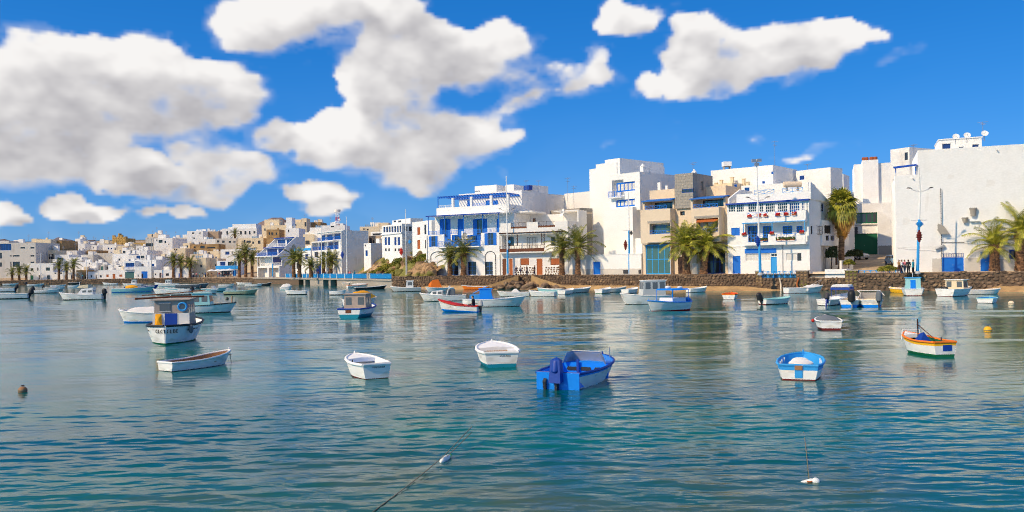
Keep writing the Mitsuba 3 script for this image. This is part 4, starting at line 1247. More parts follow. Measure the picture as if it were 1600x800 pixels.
# ------------------------------------------------------------------ the old town climbing behind the left-hand quay
WIN = {'k': ('darkmetal', 'glass'), 'b': ('bluepaint', 'deepglass'), 'g': ('green', 'glass'), 'w': ('whitepaint', 'glass'), 'n': ('darkwood', 'glass')}
DOOR = {'B': 'bluepaint', 'G': 'green', 'R': 'orangewood', 'N': 'darkwood', 'T': 'panel_teal', 'S': 'skyblue'}
TOWN = [
    # u0, u1, top, distance at u0 and u1, depth, wall, label, openings (u0, v0, u1, v1, what), roof blocks (u0, u1, top, t0, t1)
    (-24, 56, 379.5, 300, 300, 16, 'greywall', 'modern grey building with slit windows at the far left edge', [(0, 381, 17.5, 391, 'b'), (32, 386, 39, 388.4, 'k'), (47.5, 386, 53.5, 388.4, 'k'), (16, 398.6, 18, 401, 'k'), (20, 398.6, 30.5, 401, 'k'), (47.5, 398.6, 53.5, 401, 'k'), (20, 409, 31, 417, 'k'), (16, 409, 18, 417, 'k'), (47.5, 409, 53.5, 411, 'k'), (-3, 395, 3, 404, 'k'), (-3, 410, 3, 417, 'k')], [(-24, 14, 376.5, 3, 14)]),
    (57, 80, 374, 318, 318, 12, 'cream', 'cream house with dark balconies right of the modern grey building', [(57.5, 387, 61, 397, 'n'), (62, 387, 66, 393, 'n'), (65, 381.5, 72, 386, 'k'), (66, 399, 71, 409, 'n'), (57, 406, 61, 411, 'n')], [(49, 57, 373, 1, 5)]),
    (80, 97, 376, 322, 322, 12, 'sand', 'sandy block with an ochre side wall below the dark hill', [(82, 371, 85, 374, 'k')], []),
    (74, 86, 391, 308, 308, 8, 'cream', 'small pinkish house with a big dark window above the pale green house', [(76, 397, 84, 405, 'n')], []),
    (43, 83, 411.5, 290, 290, 10, 'white', 'two-storey pale house with a green door between the two palm clumps', [(47.5, 430, 52, 437, 'G'), (60.5, 430, 64.5, 437, 'N'), (73.5, 430, 78, 437, 'k'), (58, 418, 60, 423, 'k'), (72, 418, 78, 423, 'g'), (48, 419, 52, 423, 'k')], []),
    (83, 128, 425, 290, 290, 9, 'white', 'low white house behind the second clump of palms', [(101, 430, 103, 436, 'k'), (111, 430, 113, 436, 'k'), (85, 425.5, 88, 428, 'k'), (94, 425.5, 97, 428, 'k')], []),
    (86, 108, 398, 306, 306, 9, 'chalk', 'white house with a shaded terrace above the low palm house', [(90, 403, 99, 406, 'k'), (92, 408, 97, 411, 'k')], []),
    (100, 121, 391.5, 320, 320, 14, 'chalk', 'pale house with a broad grey roof wall left of the long grey wall', [(127, 399, 130, 402, 'k')], []),
    (106, 128, 402, 304, 304, 10, 'white', 'white one-storey house under the broad grey roof wall', [(112, 405, 120, 408, 'w')], []),
    (118, 126, 373, 345, 345, 6, 'white', 'white roof tower in front of the distant dark hills', [], []),
    (119, 133, 380.5, 340, 340, 10, 'white', 'white house below the little white roof tower', [(129, 388, 131, 391, 'k')], []),
    (132, 153, 380.5, 348, 348, 10, 'brownwall', 'long dark maroon house in the upper rows', [(136, 383, 140, 387, 'k'), (144, 383, 148, 387, 'k')], []),
    (143, 153, 383, 338, 338, 8, 'white', 'small white house in front of the dark maroon house', [(145, 385.5, 147, 388, 'k')], []),
    (153, 164, 380, 344, 344, 9, 'greywall', 'grey gabled house left of the ochre ruin', [], []),
    (161, 182, 382, 338, 338, 8, 'white', 'white house with two small windows below the ochre ruin', [(168.5, 387, 170.5, 389.5, 'b'), (173, 387.5, 175, 389.5, 'b'), (179, 387, 181, 391, 'k')], []),
    (136, 150, 391, 326, 326, 10, 'sand', 'small house with a green-brown terrace in the middle rows', [(139, 394, 142, 396.5, 'k')], []),
    (148, 177, 395.5, 312, 312, 14, 'greywall', 'long plain grey wall house in the middle of the left town', [], []),
    (127, 146, 398, 308, 308, 10, 'greywall', 'grey sloping house left of the long plain grey wall', [], []),
    (184, 200, 384, 334, 334, 8, 'cream', 'pale house with a red-brown terrace below the ruin', [(186, 390.5, 189, 394.5, 'n'), (192, 386, 199, 389, 'R')], []),
    (176, 201, 396.5, 306, 306, 9, 'white', 'white house with a small blue-grey window beside the long grey wall', [(185, 404, 188, 407.5, 'k')], []),
    (191, 208, 390, 322, 322, 9, 'chalk', 'pale house with dark openings above the white and blue house', [(181, 393, 189, 395.5, 'k'), (192, 392, 198, 395.5, 'k'), (200, 391, 208, 395, 'n')], []),
    (128, 143, 409.5, 298, 298, 8, 'white', 'pale blue-grey house with a red door above the seafront row', [(138.5, 416, 141, 421, 'R'), (139, 411, 140.5, 413, 'k')], []),
    (119, 136, 422, 290, 290, 7, 'sand', 'small tan house with a dark doorway on the seafront', [(128, 431, 130, 437, 'N'), (132.5, 432, 134.5, 437, 'N')], []),
    (137, 154, 424.5, 289, 289, 8, 'white', 'white seafront house with two small square windows and palm shadows', [(141.5, 430, 144, 433.5, 'k'), (149.5, 430, 151, 436, 'N')], []),
    (153, 195, 422, 288, 288, 8, 'white', 'white seafront house with a red-brown arched door between red windows', [(156, 430, 159, 433.5, 'k'), (166, 429, 170, 433, 'R'), (176, 428, 180, 435.5, 'R'), (186.5, 429, 191, 432.5, 'R')], []),
    (144, 152, 411, 296, 296, 5, 'white', 'tiny white house above the seafront palm shadows', [(150, 421, 152.5, 423, 'k')], []),
    (157, 163, 413, 296, 296, 6, 'greywall', 'narrow house with a grey-green shutter above the seafront row', [(157.5, 416, 161.5, 423, 'T')], []),
    (164, 182, 412, 298, 298, 7, 'chalk', 'white terrace house with a grey lean-to above the red-doored house', [(165, 416, 174, 421, 'w')], []),
    (181, 195, 414, 297, 297, 7, 'white', 'white terrace house with an awning left of the white and blue house', [(185, 415, 192, 417, 'k')], []),
    (194, 211, 408, 287, 287, 8, 'white', 'white house with a deep blue balcony over a grey-green garage', [(196, 411, 210, 416.8, 'b'), (195.5, 425, 209.5, 435.5, 'T')], []),
    (210.5, 237, 416.5, 286, 286, 8, 'white', 'white seafront house with a bright blue garage door', [(221, 424, 230.5, 436, 'B'), (215, 429, 216.5, 433, 'k')], []),
    (211, 244, 406, 290, 290, 9, 'white', 'white upper house with blue trim behind the bright blue garage', [(213, 411.5, 216.5, 416.5, 'b'), (221, 412.5, 226, 416, 'k'), (229, 413, 231.5, 416, 'k'), (237, 412.5, 241, 416, 'b')], []),
    (200, 228, 398.5, 300, 300, 9, 'chalk', 'pale top-floor house with a blue balcony recess', [(201, 405, 211, 407.5, 'b'), (213, 399.5, 219, 406, 'b'), (220, 399.5, 225.5, 403.5, 'k')], []),
    (209, 230, 391, 316, 316, 14, 'white', 'white house with a plain grey side wall above the blue garage', [(218, 389, 220, 392, 'k'), (224, 389, 226, 392, 'k')], []),
    (197, 207, 381, 345, 345, 8, 'cream', 'little cream house right below the ochre ruin', [(199, 385, 201, 388, 'k')], []),
    (213, 224, 384, 336, 336, 6, 'white', 'small white cube house left of the grey rooftop block', [(215, 388, 216.5, 390, 'k')], []),
    (228, 240, 371, 362, 362, 12, 'greywall', 'grey block house with dark vents on the skyline', [(224, 380, 240, 385, 'k')], []),
    (231, 248, 365.5, 372, 372, 8, 'beige', 'pinkish block on the skyline left of the white cube house', [(237, 366, 239, 370, 'k')], []),
    (241, 270, 372, 352, 352, 16, 'white', 'broad white house with a curved roof gable on the skyline', [(244, 374, 246, 377, 'k'), (248, 375, 254, 379.5, 'g'), (257, 376.5, 259.5, 380, 'k'), (263, 381, 264.5, 382.5, 'k')], [(247, 259, 366.5, 2, 6)]),
    (262, 294, 371.5, 385, 385, 12, 'greywall', 'grey plain house on the skyline right of the broad white house', [], []),
    (286, 297, 380, 335, 335, 14, 'cream', 'narrow cream house front with a brown side wall', [(290, 383.5, 294, 387, 'k')], []),
    (270, 290, 388, 325, 325, 9, 'cream', 'cream house in the middle rows behind the third palm clump', [(272, 389, 273.5, 391, 'k'), (275, 389, 277, 391, 'k')], []),
    (256, 268, 397, 312, 312, 8, 'white', 'white house in the middle rows above the brown side wall', [(262, 391, 264, 396, 'k')], []),
    (244, 254, 400.5, 300, 300, 12, 'white', 'white house with a tall brown side wall behind the seafront', [], []),
    (240, 270, 421.5, 286, 286, 8, 'white', 'low cream seafront house with a dark door and two windows', [(242, 427.5, 244, 430, 'k'), (249, 426, 251.5, 434, 'N'), (259, 427, 264, 431, 'k')], []),
    (270, 297, 419, 286, 286, 8, 'white', 'white seafront house with a bright blue door behind the third palm clump', [(279, 427, 283.5, 434, 'B'), (274, 418, 276, 421, 'b')], []),
    (297, 316, 397, 312, 312, 8, 'beige', 'tan house with a flat terrace above the cream arched house', [(300, 399, 304, 401, 'k'), (309, 396, 312, 398, 'k')], []),
    (297, 322, 403, 288, 288, 12, 'cream', 'tall cream seafront house with a small square window', [(312.5, 413.5, 316, 417.5, 'k'), (300, 426, 303, 433, 'N')], []),
    (325, 341, 404, 292, 292, 8, 'beige', 'beige house with two small windows left of the blue café balcony', [(326, 414, 329, 417.5, 'k'), (335.5, 413, 337.5, 416, 'k')], []),
    (293, 318, 361, 378, 378, 12, 'white', 'white three-windowed house on the skyline', [(300, 363, 303.5, 365.5, 'k'), (311.5, 363, 313.5, 365.5, 'k'), (302, 371, 304.5, 373.5, 'k')], []),
    (319, 342, 361.5, 384, 384, 10, 'brownwall', 'brown block beside the white three-windowed house', [], []),
    (311, 338, 373.5, 352, 352, 8, 'chalk', 'white house below the brown skyline block', [(339, 375, 343, 378.5, 'k')], []),
    (337, 370, 372.5, 344, 344, 10, 'greywall', 'grey house with a row of four small windows', [(339, 375.5, 342.5, 379, 'k'), (347, 376, 351, 379.5, 'k'), (357.5, 376.5, 361, 379.5, 'k'), (364.5, 376.5, 368, 379.5, 'k'), (349, 385.5, 352.5, 388.5, 'k')], []),
    (298, 342, 381.5, 334, 334, 8, 'sand', 'long tan house with a balcony in the middle rows', [(303, 385, 306, 387.5, 'k'), (313, 384, 320, 388, 'n'), (324, 386, 336, 388, 'k')], []),
    (310, 342, 392.5, 318, 318, 9, 'cream', 'cream house with little terraces above the café', [(314, 394.5, 316.5, 397, 'k'), (325, 394, 328, 396.5, 'k')], []),
    (345, 376, 389.5, 312, 312, 9, 'white', 'white house with one blue window above the café', [(352, 393, 358.5, 398, 'b'), (362, 393, 363.5, 397, 'k')], []),
    (339, 375, 407.5, 285, 285, 7, 'white', 'café house with a sky-blue balcony above the promenade crowd', [(344, 409, 352, 415, 'b'), (356, 409, 370, 415, 'k'), (346, 422, 362, 431, 'k'), (364, 422, 369, 432, 'B')], []),
    (348, 402, 357, 372, 372, 12, 'white', 'long white house with four windows on the skyline', [(353.5, 361, 356.5, 367, 'k'), (345, 362.5, 348, 366, 'k'), (375, 361, 378, 366.5, 'k'), (382, 361, 385, 366.5, 'k'), (389, 361, 391.5, 366.5, 'k'), (396, 361, 399, 365, 'k')], [(363, 400, 350, 2, 10)]),
    (372, 412, 372, 340, 340, 12, 'cream', 'cream house with many small windows left of the stepped blue house', [(381, 375, 383.5, 379, 'k'), (385, 376, 392, 379.5, 'n'), (394, 377.5, 397, 381, 'k'), (375, 389, 378, 392, 'k'), (403, 376, 407, 381, 'n')], []),
    (376, 402, 391, 300, 300, 10, 'cream', 'pale house behind the tall central palm clump', [(392, 381, 395, 384, 'k'), (378, 400, 381, 404, 'k'), (390, 400, 394, 404, 'k')], []),
    (410, 448, 352, 352, 352, 10, 'cream', 'cream block with a long flat roof below the skyline', [(413, 357, 415, 361, 'k')], [(413, 436, 343, 3, 9)]),
    (417, 437, 358.5, 338, 338, 8, 'sand', 'small brown house with dark openings on the upper slope', [(420, 363, 422, 367, 'k'), (424, 363, 427, 367, 'k'), (431, 363, 433, 367, 'k')], []),
    (447, 468, 356.5, 322, 322, 10, 'white', 'white house with a brown gable on the upper slope', [(450, 359, 452, 363, 'k')], [(447, 456, 340, 3, 8)]),
    (455, 480, 346.5, 344, 344, 10, 'cream', 'cream house with rooftop vents on the highest part of the town', [(476, 347, 479, 354, 'n'), (459, 350, 463, 353, 'k'), (467, 358, 471, 363, 'k')], [(457, 470, 343, 2, 6), (471, 479, 341, 1, 7)]),
    (484, 502, 347, 352, 352, 12, 'sand', 'tan house on the skyline left of the lattice tower', [], []),
    (474, 490, 366, 300, 300, 8, 'cream', 'cream house with dark balconies above the white and blue house', [(476, 360, 484, 364, 'n'), (477, 376, 484, 382, 'n')], []),
    (485, 505, 355.5, 302, 302, 10, 'white', 'plain white house left of the lattice tower', [], []),
    (504, 540, 352, 296, 296, 9, 'white', 'white stepped house at the foot of the lattice tower', [(517, 353, 522, 355, 'k')], [(516, 524, 348, 1, 6), (531, 536, 349, 1, 6)]),
    (563, 600, 354, 262, 262, 10, 'cream', 'cream house with a flat roof behind the rocky mound', [(567, 357, 571, 359, 'k'), (573, 357.5, 576, 360, 'k')], [(590, 607, 348, 2, 7)]),
    (460, 486, 388.5, 228, 222, 9, 'white', 'small white house with a blue balcony between the two blue-windowed houses', [(477, 397, 481.5, 405, 'b'), (463, 411, 468, 420, 'k')], []),
    (569, 580, 380, 196, 194, 8, 'white', 'small white house front beside the rocky mound', [(571, 391, 574.5, 400, 'b'), (570, 382, 572, 385, 'k')], []),
    (577, 599, 368.5, 204, 202, 9, 'brownwall', 'unplastered grey-brown house behind the rocky mound', [(577, 372, 581, 380, 'k'), (582.5, 375, 584.5, 381, 'k')], []),
    (580, 604, 362, 214, 212, 8, 'white', 'white house with a flat canopy left of the gallery house', [(582, 364.5, 598, 368, 'k')], []),
]
mat('tarp_wash', hexc(120, 150, 175), .8)
for row in TOWN:
    u0, u1, vt, D0, D1, dep, m, lab, ops, blocks = row
    h = House('town_house', lab, u0, D0, u1, D1, 'house')
    z = h.px((u0 + u1) / 2, vt)[1]
    h.box(0, h.L, 0, dep, h.z0 - 2, z, .35)
    for b0, b1, bt, t0, t1 in blocks:
        h.box(max(h.px(b0, bt, t0)[0], -9), h.px(b1, bt, t0)[0], t0, t1, z - 1, h.px((b0 + b1) / 2, bt, t0)[1])
    for a, v0, b, v1, w in ops:
        r = h.R(a, v0, b, v1)
        s0, s1 = max(r[0], .12), min(r[1], h.L - .12)
        if s1 - s0 < .25 or r[2] > z - .2: continue
        r = (s0, s1, r[2], min(r[3], z - .12))
        if w in WIN: h.window(r, 0, .25, frame=WIN[w][0], pane=WIN[w][1], nx=1 if s1 - s0 < 1.2 else (2 if s1 - s0 < 2.6 else 4), bar=.08)
        else: h.door(r, 0, DOOR[w], panels=1 if s1 - s0 < 1.4 else 3)
    if 'café house' in lab:
        r = h.R(338, 415.3, 371, 420.5)
        h.add.append(mb(0, h.L, -1.4, .1, r[2] - .15, r[2] + .05))
        h.beam(0, h.L, -1.45, -1.38, r[2], r[3], 'skyblue', 'balcony_front')
    if 'deep blue balcony' in lab:
        r = h.R(195, 417, 210, 421)
        h.add.append(mb(.1, h.L - .1, -.9, .1, r[2] - .1, r[2] + .05)); h.railing(.15, h.L - .2, -.85, r[2] + .06, r[3], 'deepblue')
    if 'small white house with a blue balcony' in lab:
        r = h.R(461, 388, 484, 392)
        h.beam(.02, h.L - .02, -.05, -.004, r[2], r[3], 'skyblue', 'balcony_front')
    g = np.random.default_rng(int(u0 * 10 + 3000))
    if g.uniform() < .6:
        s = g.uniform(.2, .8) * h.L
        h.put('chimney', bx(s - .3, s + .3, dep * .4, dep * .4 + .6, z - .4, z + .8), m)
    if g.uniform() < .4:
        s = g.uniform(.2, .8) * h.L
        h.put('roof_tank', lathe([(0, 0), (.5, 0), (.55, .6), (.4, 1.0), (0, 1.05)], (s, dep * .6, z - .36), 10), 'greypaint')
    for q in range(int(g.integers(0, 4))):
        s, tt = g.uniform(.1, .9) * h.L, g.uniform(.2, .8) * dep
        hh = g.uniform(.7, 1.8)
        h.put('roof_hut', bx(s - g.uniform(.4, 1.1), s + g.uniform(.4, 1.1), tt - .6, tt + .6, z - .36, z + hh), ('white', 'chalk', 'cream', 'greywall', 'white')[q])
    if g.uniform() < .45:
        s = g.uniform(.2, .8) * h.L
        h.put('aerial', cat([tube([[s, dep * .3, z - .35], [s, dep * .3, z + 3.2]], .04, 4)] + [tube([[s - .5 + .06 * j, dep * .3, z + 2.4 + .2 * j], [s + .5 - .06 * j, dep * .3, z + 2.4 + .2 * j]], .025, 4) for j in range(4)]), 'steel')
    if g.uniform() < .3 and h.L > 4:
        s = g.uniform(.1, .5) * h.L
        h.put('washing_line', cat([bx(s + .7 * j, s + .7 * j + .5, dep * .25, dep * .25 + .03, z + .1, z + g.uniform(.7, 1.0)) for j in range(4)]), ('whitepaint', 'curtain', 'tarp_wash')[int(g.integers(3))])
    h.wall(m)

# --- the ochre stone ruin on the skyline
h = House('stone_ruin', 'ruined ochre stone building with a broken top on the left skyline', 176, 385, 197, 385, 'ruin')
z0, z1 = h.px(186, 384)[1], h.px(186, 368)[1]
h.box(0, h.L, 0, 10, z0 - 6, z1 - 1.2)
h.box(h.L - .1, h.L + 10, 1, 8, z0 - 6, z1 - 3.5)
g = np.random.default_rng(5)
for i in range(9):
    s = i * h.L / 9
    h.add.append(mb(s, s + h.L / 9 * g.uniform(.5, 1), 0, g.uniform(1, 2.5), z1 - 1.3, z1 + g.uniform(-.9, 1.2)))
for a, b in ((182, 376), (190, 379)): h.cutbox(h.R(a, b, a + 2, b + 3), 0, .6)
h.wall('ochre')
zz = z0
while zz < z1 - 1.4:
    s = g.uniform(-.6, 0)
    while s < h.L - .5:
        w_ = g.uniform(.9, 1.6)
        m = STONES[g.integers(14)].copy(); m.apply_scale([w_, .9, .75]); m.apply_translation([min(max(s + w_ / 2, .5), h.L - .5), 0, zz + .4])
        h.put('stone', m, 'ochre')
        s += w_
    zz += .8

# --- the stepped house with slanting white side walls
h = House('stepped_blue_house', 'stepped house with blue balconies between slanting white walls and a plain grey side', 402, 250, 437, 241, 'house')
L = h.L
zs = [h.px(418, v)[1] for v in (433, 416, 400, 386, 371)]
h.box(.02, L, 0, 8.5, G0 - 1, zs[1])
h.box(.02, L, .8, 8.5, zs[1] - .1, zs[2])
sl0, sl1 = 2.6, 5.4
h.box(.8, L, sl0, 8.5, zs[2] - .1, zs[3])
h.box(2.4, L, sl1, 8.5, zs[3] - .1, zs[4])
h.cut += [mb(.4, L - .4, -1, .81 + 1.2, zs[1] + .1, zs[2] - .35), mb(.4, L * .45, -1, 2, G0, zs[1] - .5), mb(L * .52, L - .6, -1, 2, G0, zs[1] - .5)]
for k, (a, z_a, z_b, t0, t1) in enumerate(((.1, zs[2], zs[3], -.6, sl0 + .1), (1.5, zs[3], zs[4], sl0 - .6, sl1 + .1))):
    for s in (a, L - .3):
        h.put('slanting_wall', hull([[s, t0, z_a], [s + .3, t0, z_a], [s, t1 + .6, z_a], [s + .3, t1 + .6, z_a], [s, t1, z_b + .05], [s + .3, t1, z_b + .05], [s, t1 + .6, z_b + .05], [s + .3, t1 + .6, z_b + .05]]), 'white')
    h.railing(a + .3, L - .3, t0 + .2, z_a + .05, z_a + 1.0, 'bluepaint' if k == 0 else 'whitepaint')
    h.beam(a - .1, L + .02, t0 - .15, t1, z_a - .22, z_a + .02, 'whitepaint', 'slab')
    h.window((a + 1.2, L * .55, z_a + .1, z_b - .5), (sl0, sl1)[k], .15, frame='bluepaint', pane='deepglass', nx=4)
    h.window((L * .6, L - .7, z_a + .1, z_b - .5), (sl0, sl1)[k], .15, frame='bluepaint' if k == 0 else 'whitepaint', pane='deepglass', nx=3)
    h.beam(a + .4, L - .4, t1 - 1.0, t1 + .3, z_b - .25, z_b - .02, 'deepblue', 'beam')
h.window((L * .45, L - .5, zs[1] + .15, zs[2] - .4), 2.0, .1, frame='bluepaint', pane='deepglass', nx=4, cut=False)
h.railing(.4, L - .4, .85, zs[1] + .12, zs[1] + 1.0, 'whitepaint')
h.wall('chalk')

# --- the big white house with rows of blue windows
h = House('blue_window_house', 'large white house with three rows of blue windows and a huge blank beige side wall', 487.5, 214, 534, 198, 'house')
L = h.L
z1, z2, z3 = h.px(510, 391)[1], h.px(510, 376)[1], h.px(516, 362)[1]
h.box(0, L, 0, 7, G0, z1 + .1)
h.box(0, L, 1.6, 7, z1, z2 + .1)
h.box(1.8, L, 2.6, 7, z2, z3)
h.add += [mb(0, .3, 0, 1.7, z1, z2), mb(0, L * .72, 0, 1.7, z2 - .25, z2), mb(1.8, L, .8, 2.7, z3 - .3, z3), mb(L - .3, L, .0, 2.7, z1, z3)]
for a, b, v0, v1, t in ((511, 519.5, 364.5, 375, 2.6), (522.5, 533, 364.5, 375, 2.6), (500, 508, 366, 375, 2.6), (488.5, 496, 379, 390, 1.6), (498, 507, 379, 390, 1.6), (511.5, 521, 378, 389, 1.6), (522.5, 528, 378, 389, 1.6)):
    w = h.R(a, v0, b, v1, t)
    h.window((max(w[0], .35), min(w[1], L - .4), (z2 if v0 < 370 else z1) + .25, min(w[3], (z3 if v0 < 370 else z2) - .4)), t, .15, frame='bluepaint', pane='deepglass', nx=3, ny=2)
for a, b in ((491.5, 497.5), (502.5, 507.5), (510.5, 517)):
    w = h.R(a, 393.5, b, 402); h.window(w, 0, .15, frame='bluepaint', pane='glass', nx=2); 
w = h.R(494, 412, 506, 427); h.door((w[0], w[1], 1.9, w[3]), 0, 'deepblue', panels=3)
h.railing(.35, L * .9, .1, z1 + .12, z1 + 1.0, 'bluepaint'); h.railing(2, L - .4, .9, z2 + .12, z2 + .95, 'bluepaint')
for f_ in (.25, .55): h.beam(L * f_ - .1, L * f_ + .1, .05, .25, z1 + 1.0, z2 - .25, 'whitepaint', 'pillar')
h.beam(-.1, L + .05, .5, 2.7, z3 + .003, z3 + .15, 'whitepaint', 'roof_edge')
h.wall('chalk')

# --- the white gallery house above the rocky mound
h = House('mound_house', 'white house with tall narrow blue windows standing above the rocky mound', 597.5, 186, 629, 177, 'house')
z = h.px(613, 351)[1]
h.box(0, h.L, 0, 5, 5, z)
h.add.append(mb(h.px(613, 347, 2)[0], h.L, 2, 5, z - .1, h.px(625, 343, 2)[1]))
for a, b in ((601, 604.5), (606, 609.5), (616, 619.5), (621.5, 625)):
    h.window(h.R(a, 370.5, b, 383), 0, .2, frame='bluepaint', pane='deepglass', nx=1, ny=2); h.window(h.R(a + .5, 388, b - .3, 392.5), 0, .2, frame='darkmetal', nx=1)
for i in range(7):
    a = 599 + i * 4.2
    h.window(h.R(a, 354.5 - i * .3, a + 3, 363), 0, .25, frame='bluepaint', pane='glass', nx=1, ny=2)
h.beam(-.1, h.L + .1, -.25, -.003, h.px(613, 366)[1], h.px(613, 364)[1], 'whitepaint', 'ledge')
for a, b in ((615, 619), (622, 627)): h.window(h.R(a, 344.5, b, 347.5, 2), 2, .15, frame='darkmetal', nx=1)
for i in range(4):
    a = .6 + i * 1.05
    h.window((a, a + .7, h.side(636, 361)[1], h.side(636, 354)[1]), 0, .25, frame='darkmetal', nx=1, on='side')
h.wall('white')
h = House('red_door_house', 'plain white house with a red-brown door and red shuttered window on the mound', 645, 172, 668, 166.5, 'house')
h.box(0, h.L + 2, 0, 9, 4, h.px(656, 346)[1])
h.window(h.R(652, 355, 656.5, 367), 0, .15, frame='redpaint', pane='glass', nx=2); w = h.R(652, 355, 656.5, 367); h.shutters((w[0] + .06, w[1] - .06, w[2], w[3]), t=.04, m='orangewood')
w = h.R(652, 375, 656.5, 389); h.door(w, 0, 'orangewood', panels=1)
h.window(h.R(663, 351, 666, 366), 0, .2, frame='darkwood', nx=1); h.window(h.R(664, 375, 666, 388), 0, .2, frame='darkwood', nx=1)
h.wall('white')

# --- lattice tower
p = at(527.5, 352, 300)
t = Thing('lattice_tower', 'slim red and white transmitter tower with a drum on top on the skyline', 'tower')
zt = at(527.5, 328, 300)[2]
for k in range(4):
    g = []
    za, zb = p[2] - 1 + (zt - p[2] - .2) * k / 4, p[2] - 1 + (zt - p[2] - .2) * (k + 1) / 4
    for sx, sy in ((-1, -1), (1, -1), (1, 1), (-1, 1)):
        g.append(tube([[p[0] + .55 * sx, p[1] + .55 * sy, za], [p[0] + .5 * sx, p[1] + .5 * sy, zb]], .09, 4))
        g.append(tube([[p[0] + .55 * sx, p[1] + .55 * sy, za], [p[0] - .5 * sy, p[1] + .5 * sx, zb]], .05, 4))
        g.append(tube([[p[0] + .55 * sx, p[1] + .55 * sy, za + .01], [p[0] - .55 * sy, p[1] + .55 * sx, za + .01]], .05, 4))
    t.part('section', cat(g), 'redpaint' if k % 2 == 0 else 'whitepaint')
t.part('drum', lathe([(0, 0), (1.1, 0), (1.15, .9), (.9, 1.0), (0, 1.05)], (p[0], p[1], zt - .8), 14), 'chalk')
t.part('dish', cat([ball([p[0] + .8, p[1] - .3, p[2] + 2.0], .45, 1), ball([p[0] - .7, p[1] - .5, p[2] + 1.0], .4, 1)]), 'whitepaint')

# --- far dark hills
def hillmesh(pts, D, depth, seed):
    u = np.linspace(pts[0][0], pts[-1][0], 60)
    vt = np.interp(u, [a for a, _ in pts], [b for _, b in pts])
    rows = []
    for k, fr in enumerate((0, .4, .75, .95, 1, 1.2)):
        r_ = []
        for a, b in zip(u, vt):
            q = at(a, b, D)
            n = meshkit.fbm(np.array([a * .09, fr * 3, seed]), 3) - .5
            hgt = (q[2] + n * 5 * (1 if 0 < fr < 1 else .3))
            r_.append([q[0] * (1 + (fr - 1) * depth / D), D + (fr - 1) * depth, -5 + (hgt + 5) * math.sin(min(fr, 1.0) * math.pi / 2) if fr <= 1 else -5])
        rows.append(r_)
    v = np.array(rows)
    n, m = v.shape[:2]
    idx = np.arange(n * m).reshape(n, m)
    f = np.stack([idx[:-1, :-1], idx[:-1, 1:], idx[1:, 1:], idx[1:, :-1]], -1).reshape(-1, 4)
    return v.reshape(-1, 3), f


def hill_tex(p, n, uv):
    a = FB(p.x * .02, p.y * .02, p.z * .05, 4)
    return MIX((.10, .085, .10), (.17, .12, .10), SS(.3, .7, a))


mat('hill', mikit.proc(hill_tex), .95)
for pts, D, lab in (([(-60, 395), (-10, 375), (8, 373), (30, 381), (60, 395)], 1500, 'dark volcanic hill at the far left edge'),
                    ([(40, 400), (76, 376), (92, 371.5), (104, 373), (120, 378), (135, 392)], 1300, 'dark volcanic hill behind the sandy block'),
                    ([(110, 395), (132, 376), (146, 374.5), (158, 378), (172, 392)], 1700, 'low distant volcanic hill left of the ruin'),
                    ([(372, 378), (400, 352), (425, 341), (440, 341), (455, 350), (480, 372)], 900, 'brown hill behind the top of the town')):
    k = numbered('hill')
    scene[k] = mikit.ply(hillmesh(pts, D, 240, 4), 'mat_hill', True)
    labels[k] = {'label': lab, 'kind': 'structure'}
# ------------------------------------------------------------------ pier, mound, railings


def wall_at(u, off=0.0):
    """A point on the sea wall's front line at u, off metres inland."""
    x = qx(u)
    a = np.array([x, float(np.interp(x, QUAY[:, 0], QUAY[:, 1]))])
    b = np.array([x + .5, float(np.interp(x + .5, QUAY[:, 0], QUAY[:, 1]))])
    d = (b - a) / np.hypot(*(b - a))
    return a + off * np.array([-d[1], d[0]])


mat('pier_blue', hexc(14, 120, 180), .5)
mat('pier_concrete', (.33, .29, .24), .9)
t = Thing('pier', 'low concrete pier with dark openings carrying the long blue panelled railing', 'pier')
zd = 1.72
gaps = [(466.5, 474), (476.5, 484), (504.5, 513), (516, 526)]
edges = [396] + [x for g_ in gaps for x in g_] + [613]
for i in range(0, len(edges), 2):
    c = []
    for a, b in along(qx(edges[i]), qx(edges[i + 1])):
        m = bx(-.01, np.hypot(*(b - a)) + .01, 0, 1.2, -1, zd - .35); m.apply_transform(frame_of(a, b)); c.append(m)
    t.part('pier_wall', cat(c), 'pier_concrete' if i else 'mortar')
c, c2 = [], []
for a, b in along(qx(396), qx(613)):
    L = np.hypot(*(b - a))
    m = bx(-.03, L + .03, -.25, 2.6, zd - .34, zd); m.apply_transform(frame_of(a, b)); c.append(m)
    m = bx(-.03, L + .03, 1.6, 2.2, -1, zd - .36); m.apply_transform(frame_of(a, b)); c2.append(m)
t.part('deck', cat(c), 'pier_concrete')
t.part('back_wall', cat(c2), 'mortar')
t = Thing('railing', 'long sky-blue railing of flat panels between white posts along the pier', 'railing')
us = [446, 453, 459.5, 466, 472.5, 479, 487, 496, 505, 515.5, 526, 538.5, 551, 573]
for k, (ua, ub) in enumerate(list(zip(us[:-1], us[1:])) + [(577.5, 611)]):
    a, b = wall_at(ua, .1), wall_at(ub, .1)
    M, L = frame_of(a, b), np.hypot(*(b - a))
    m = bx(.12, L - .12, -.03, .03, zd + .1, zd + .98); m.apply_transform(M); t.part('panel', m, 'pier_blue')
    m = bx(-.12, .12, -.12, .12, zd + .003, zd + 1.12); m.apply_transform(M); t.part('post', m, 'whitepaint')
    m = bx(.125, L - .125, -.06, .06, zd + 1.0, zd + 1.07); m.apply_transform(M); t.part('handrail', m, 'pier_blue')
m = bx(-.5, .5, -.2, .8, zd + .003, zd + 1.2); m.apply_transform(frame_of(wall_at(575, .1), wall_at(576, .1))); t.part('pier_post', m, 'pier_concrete')

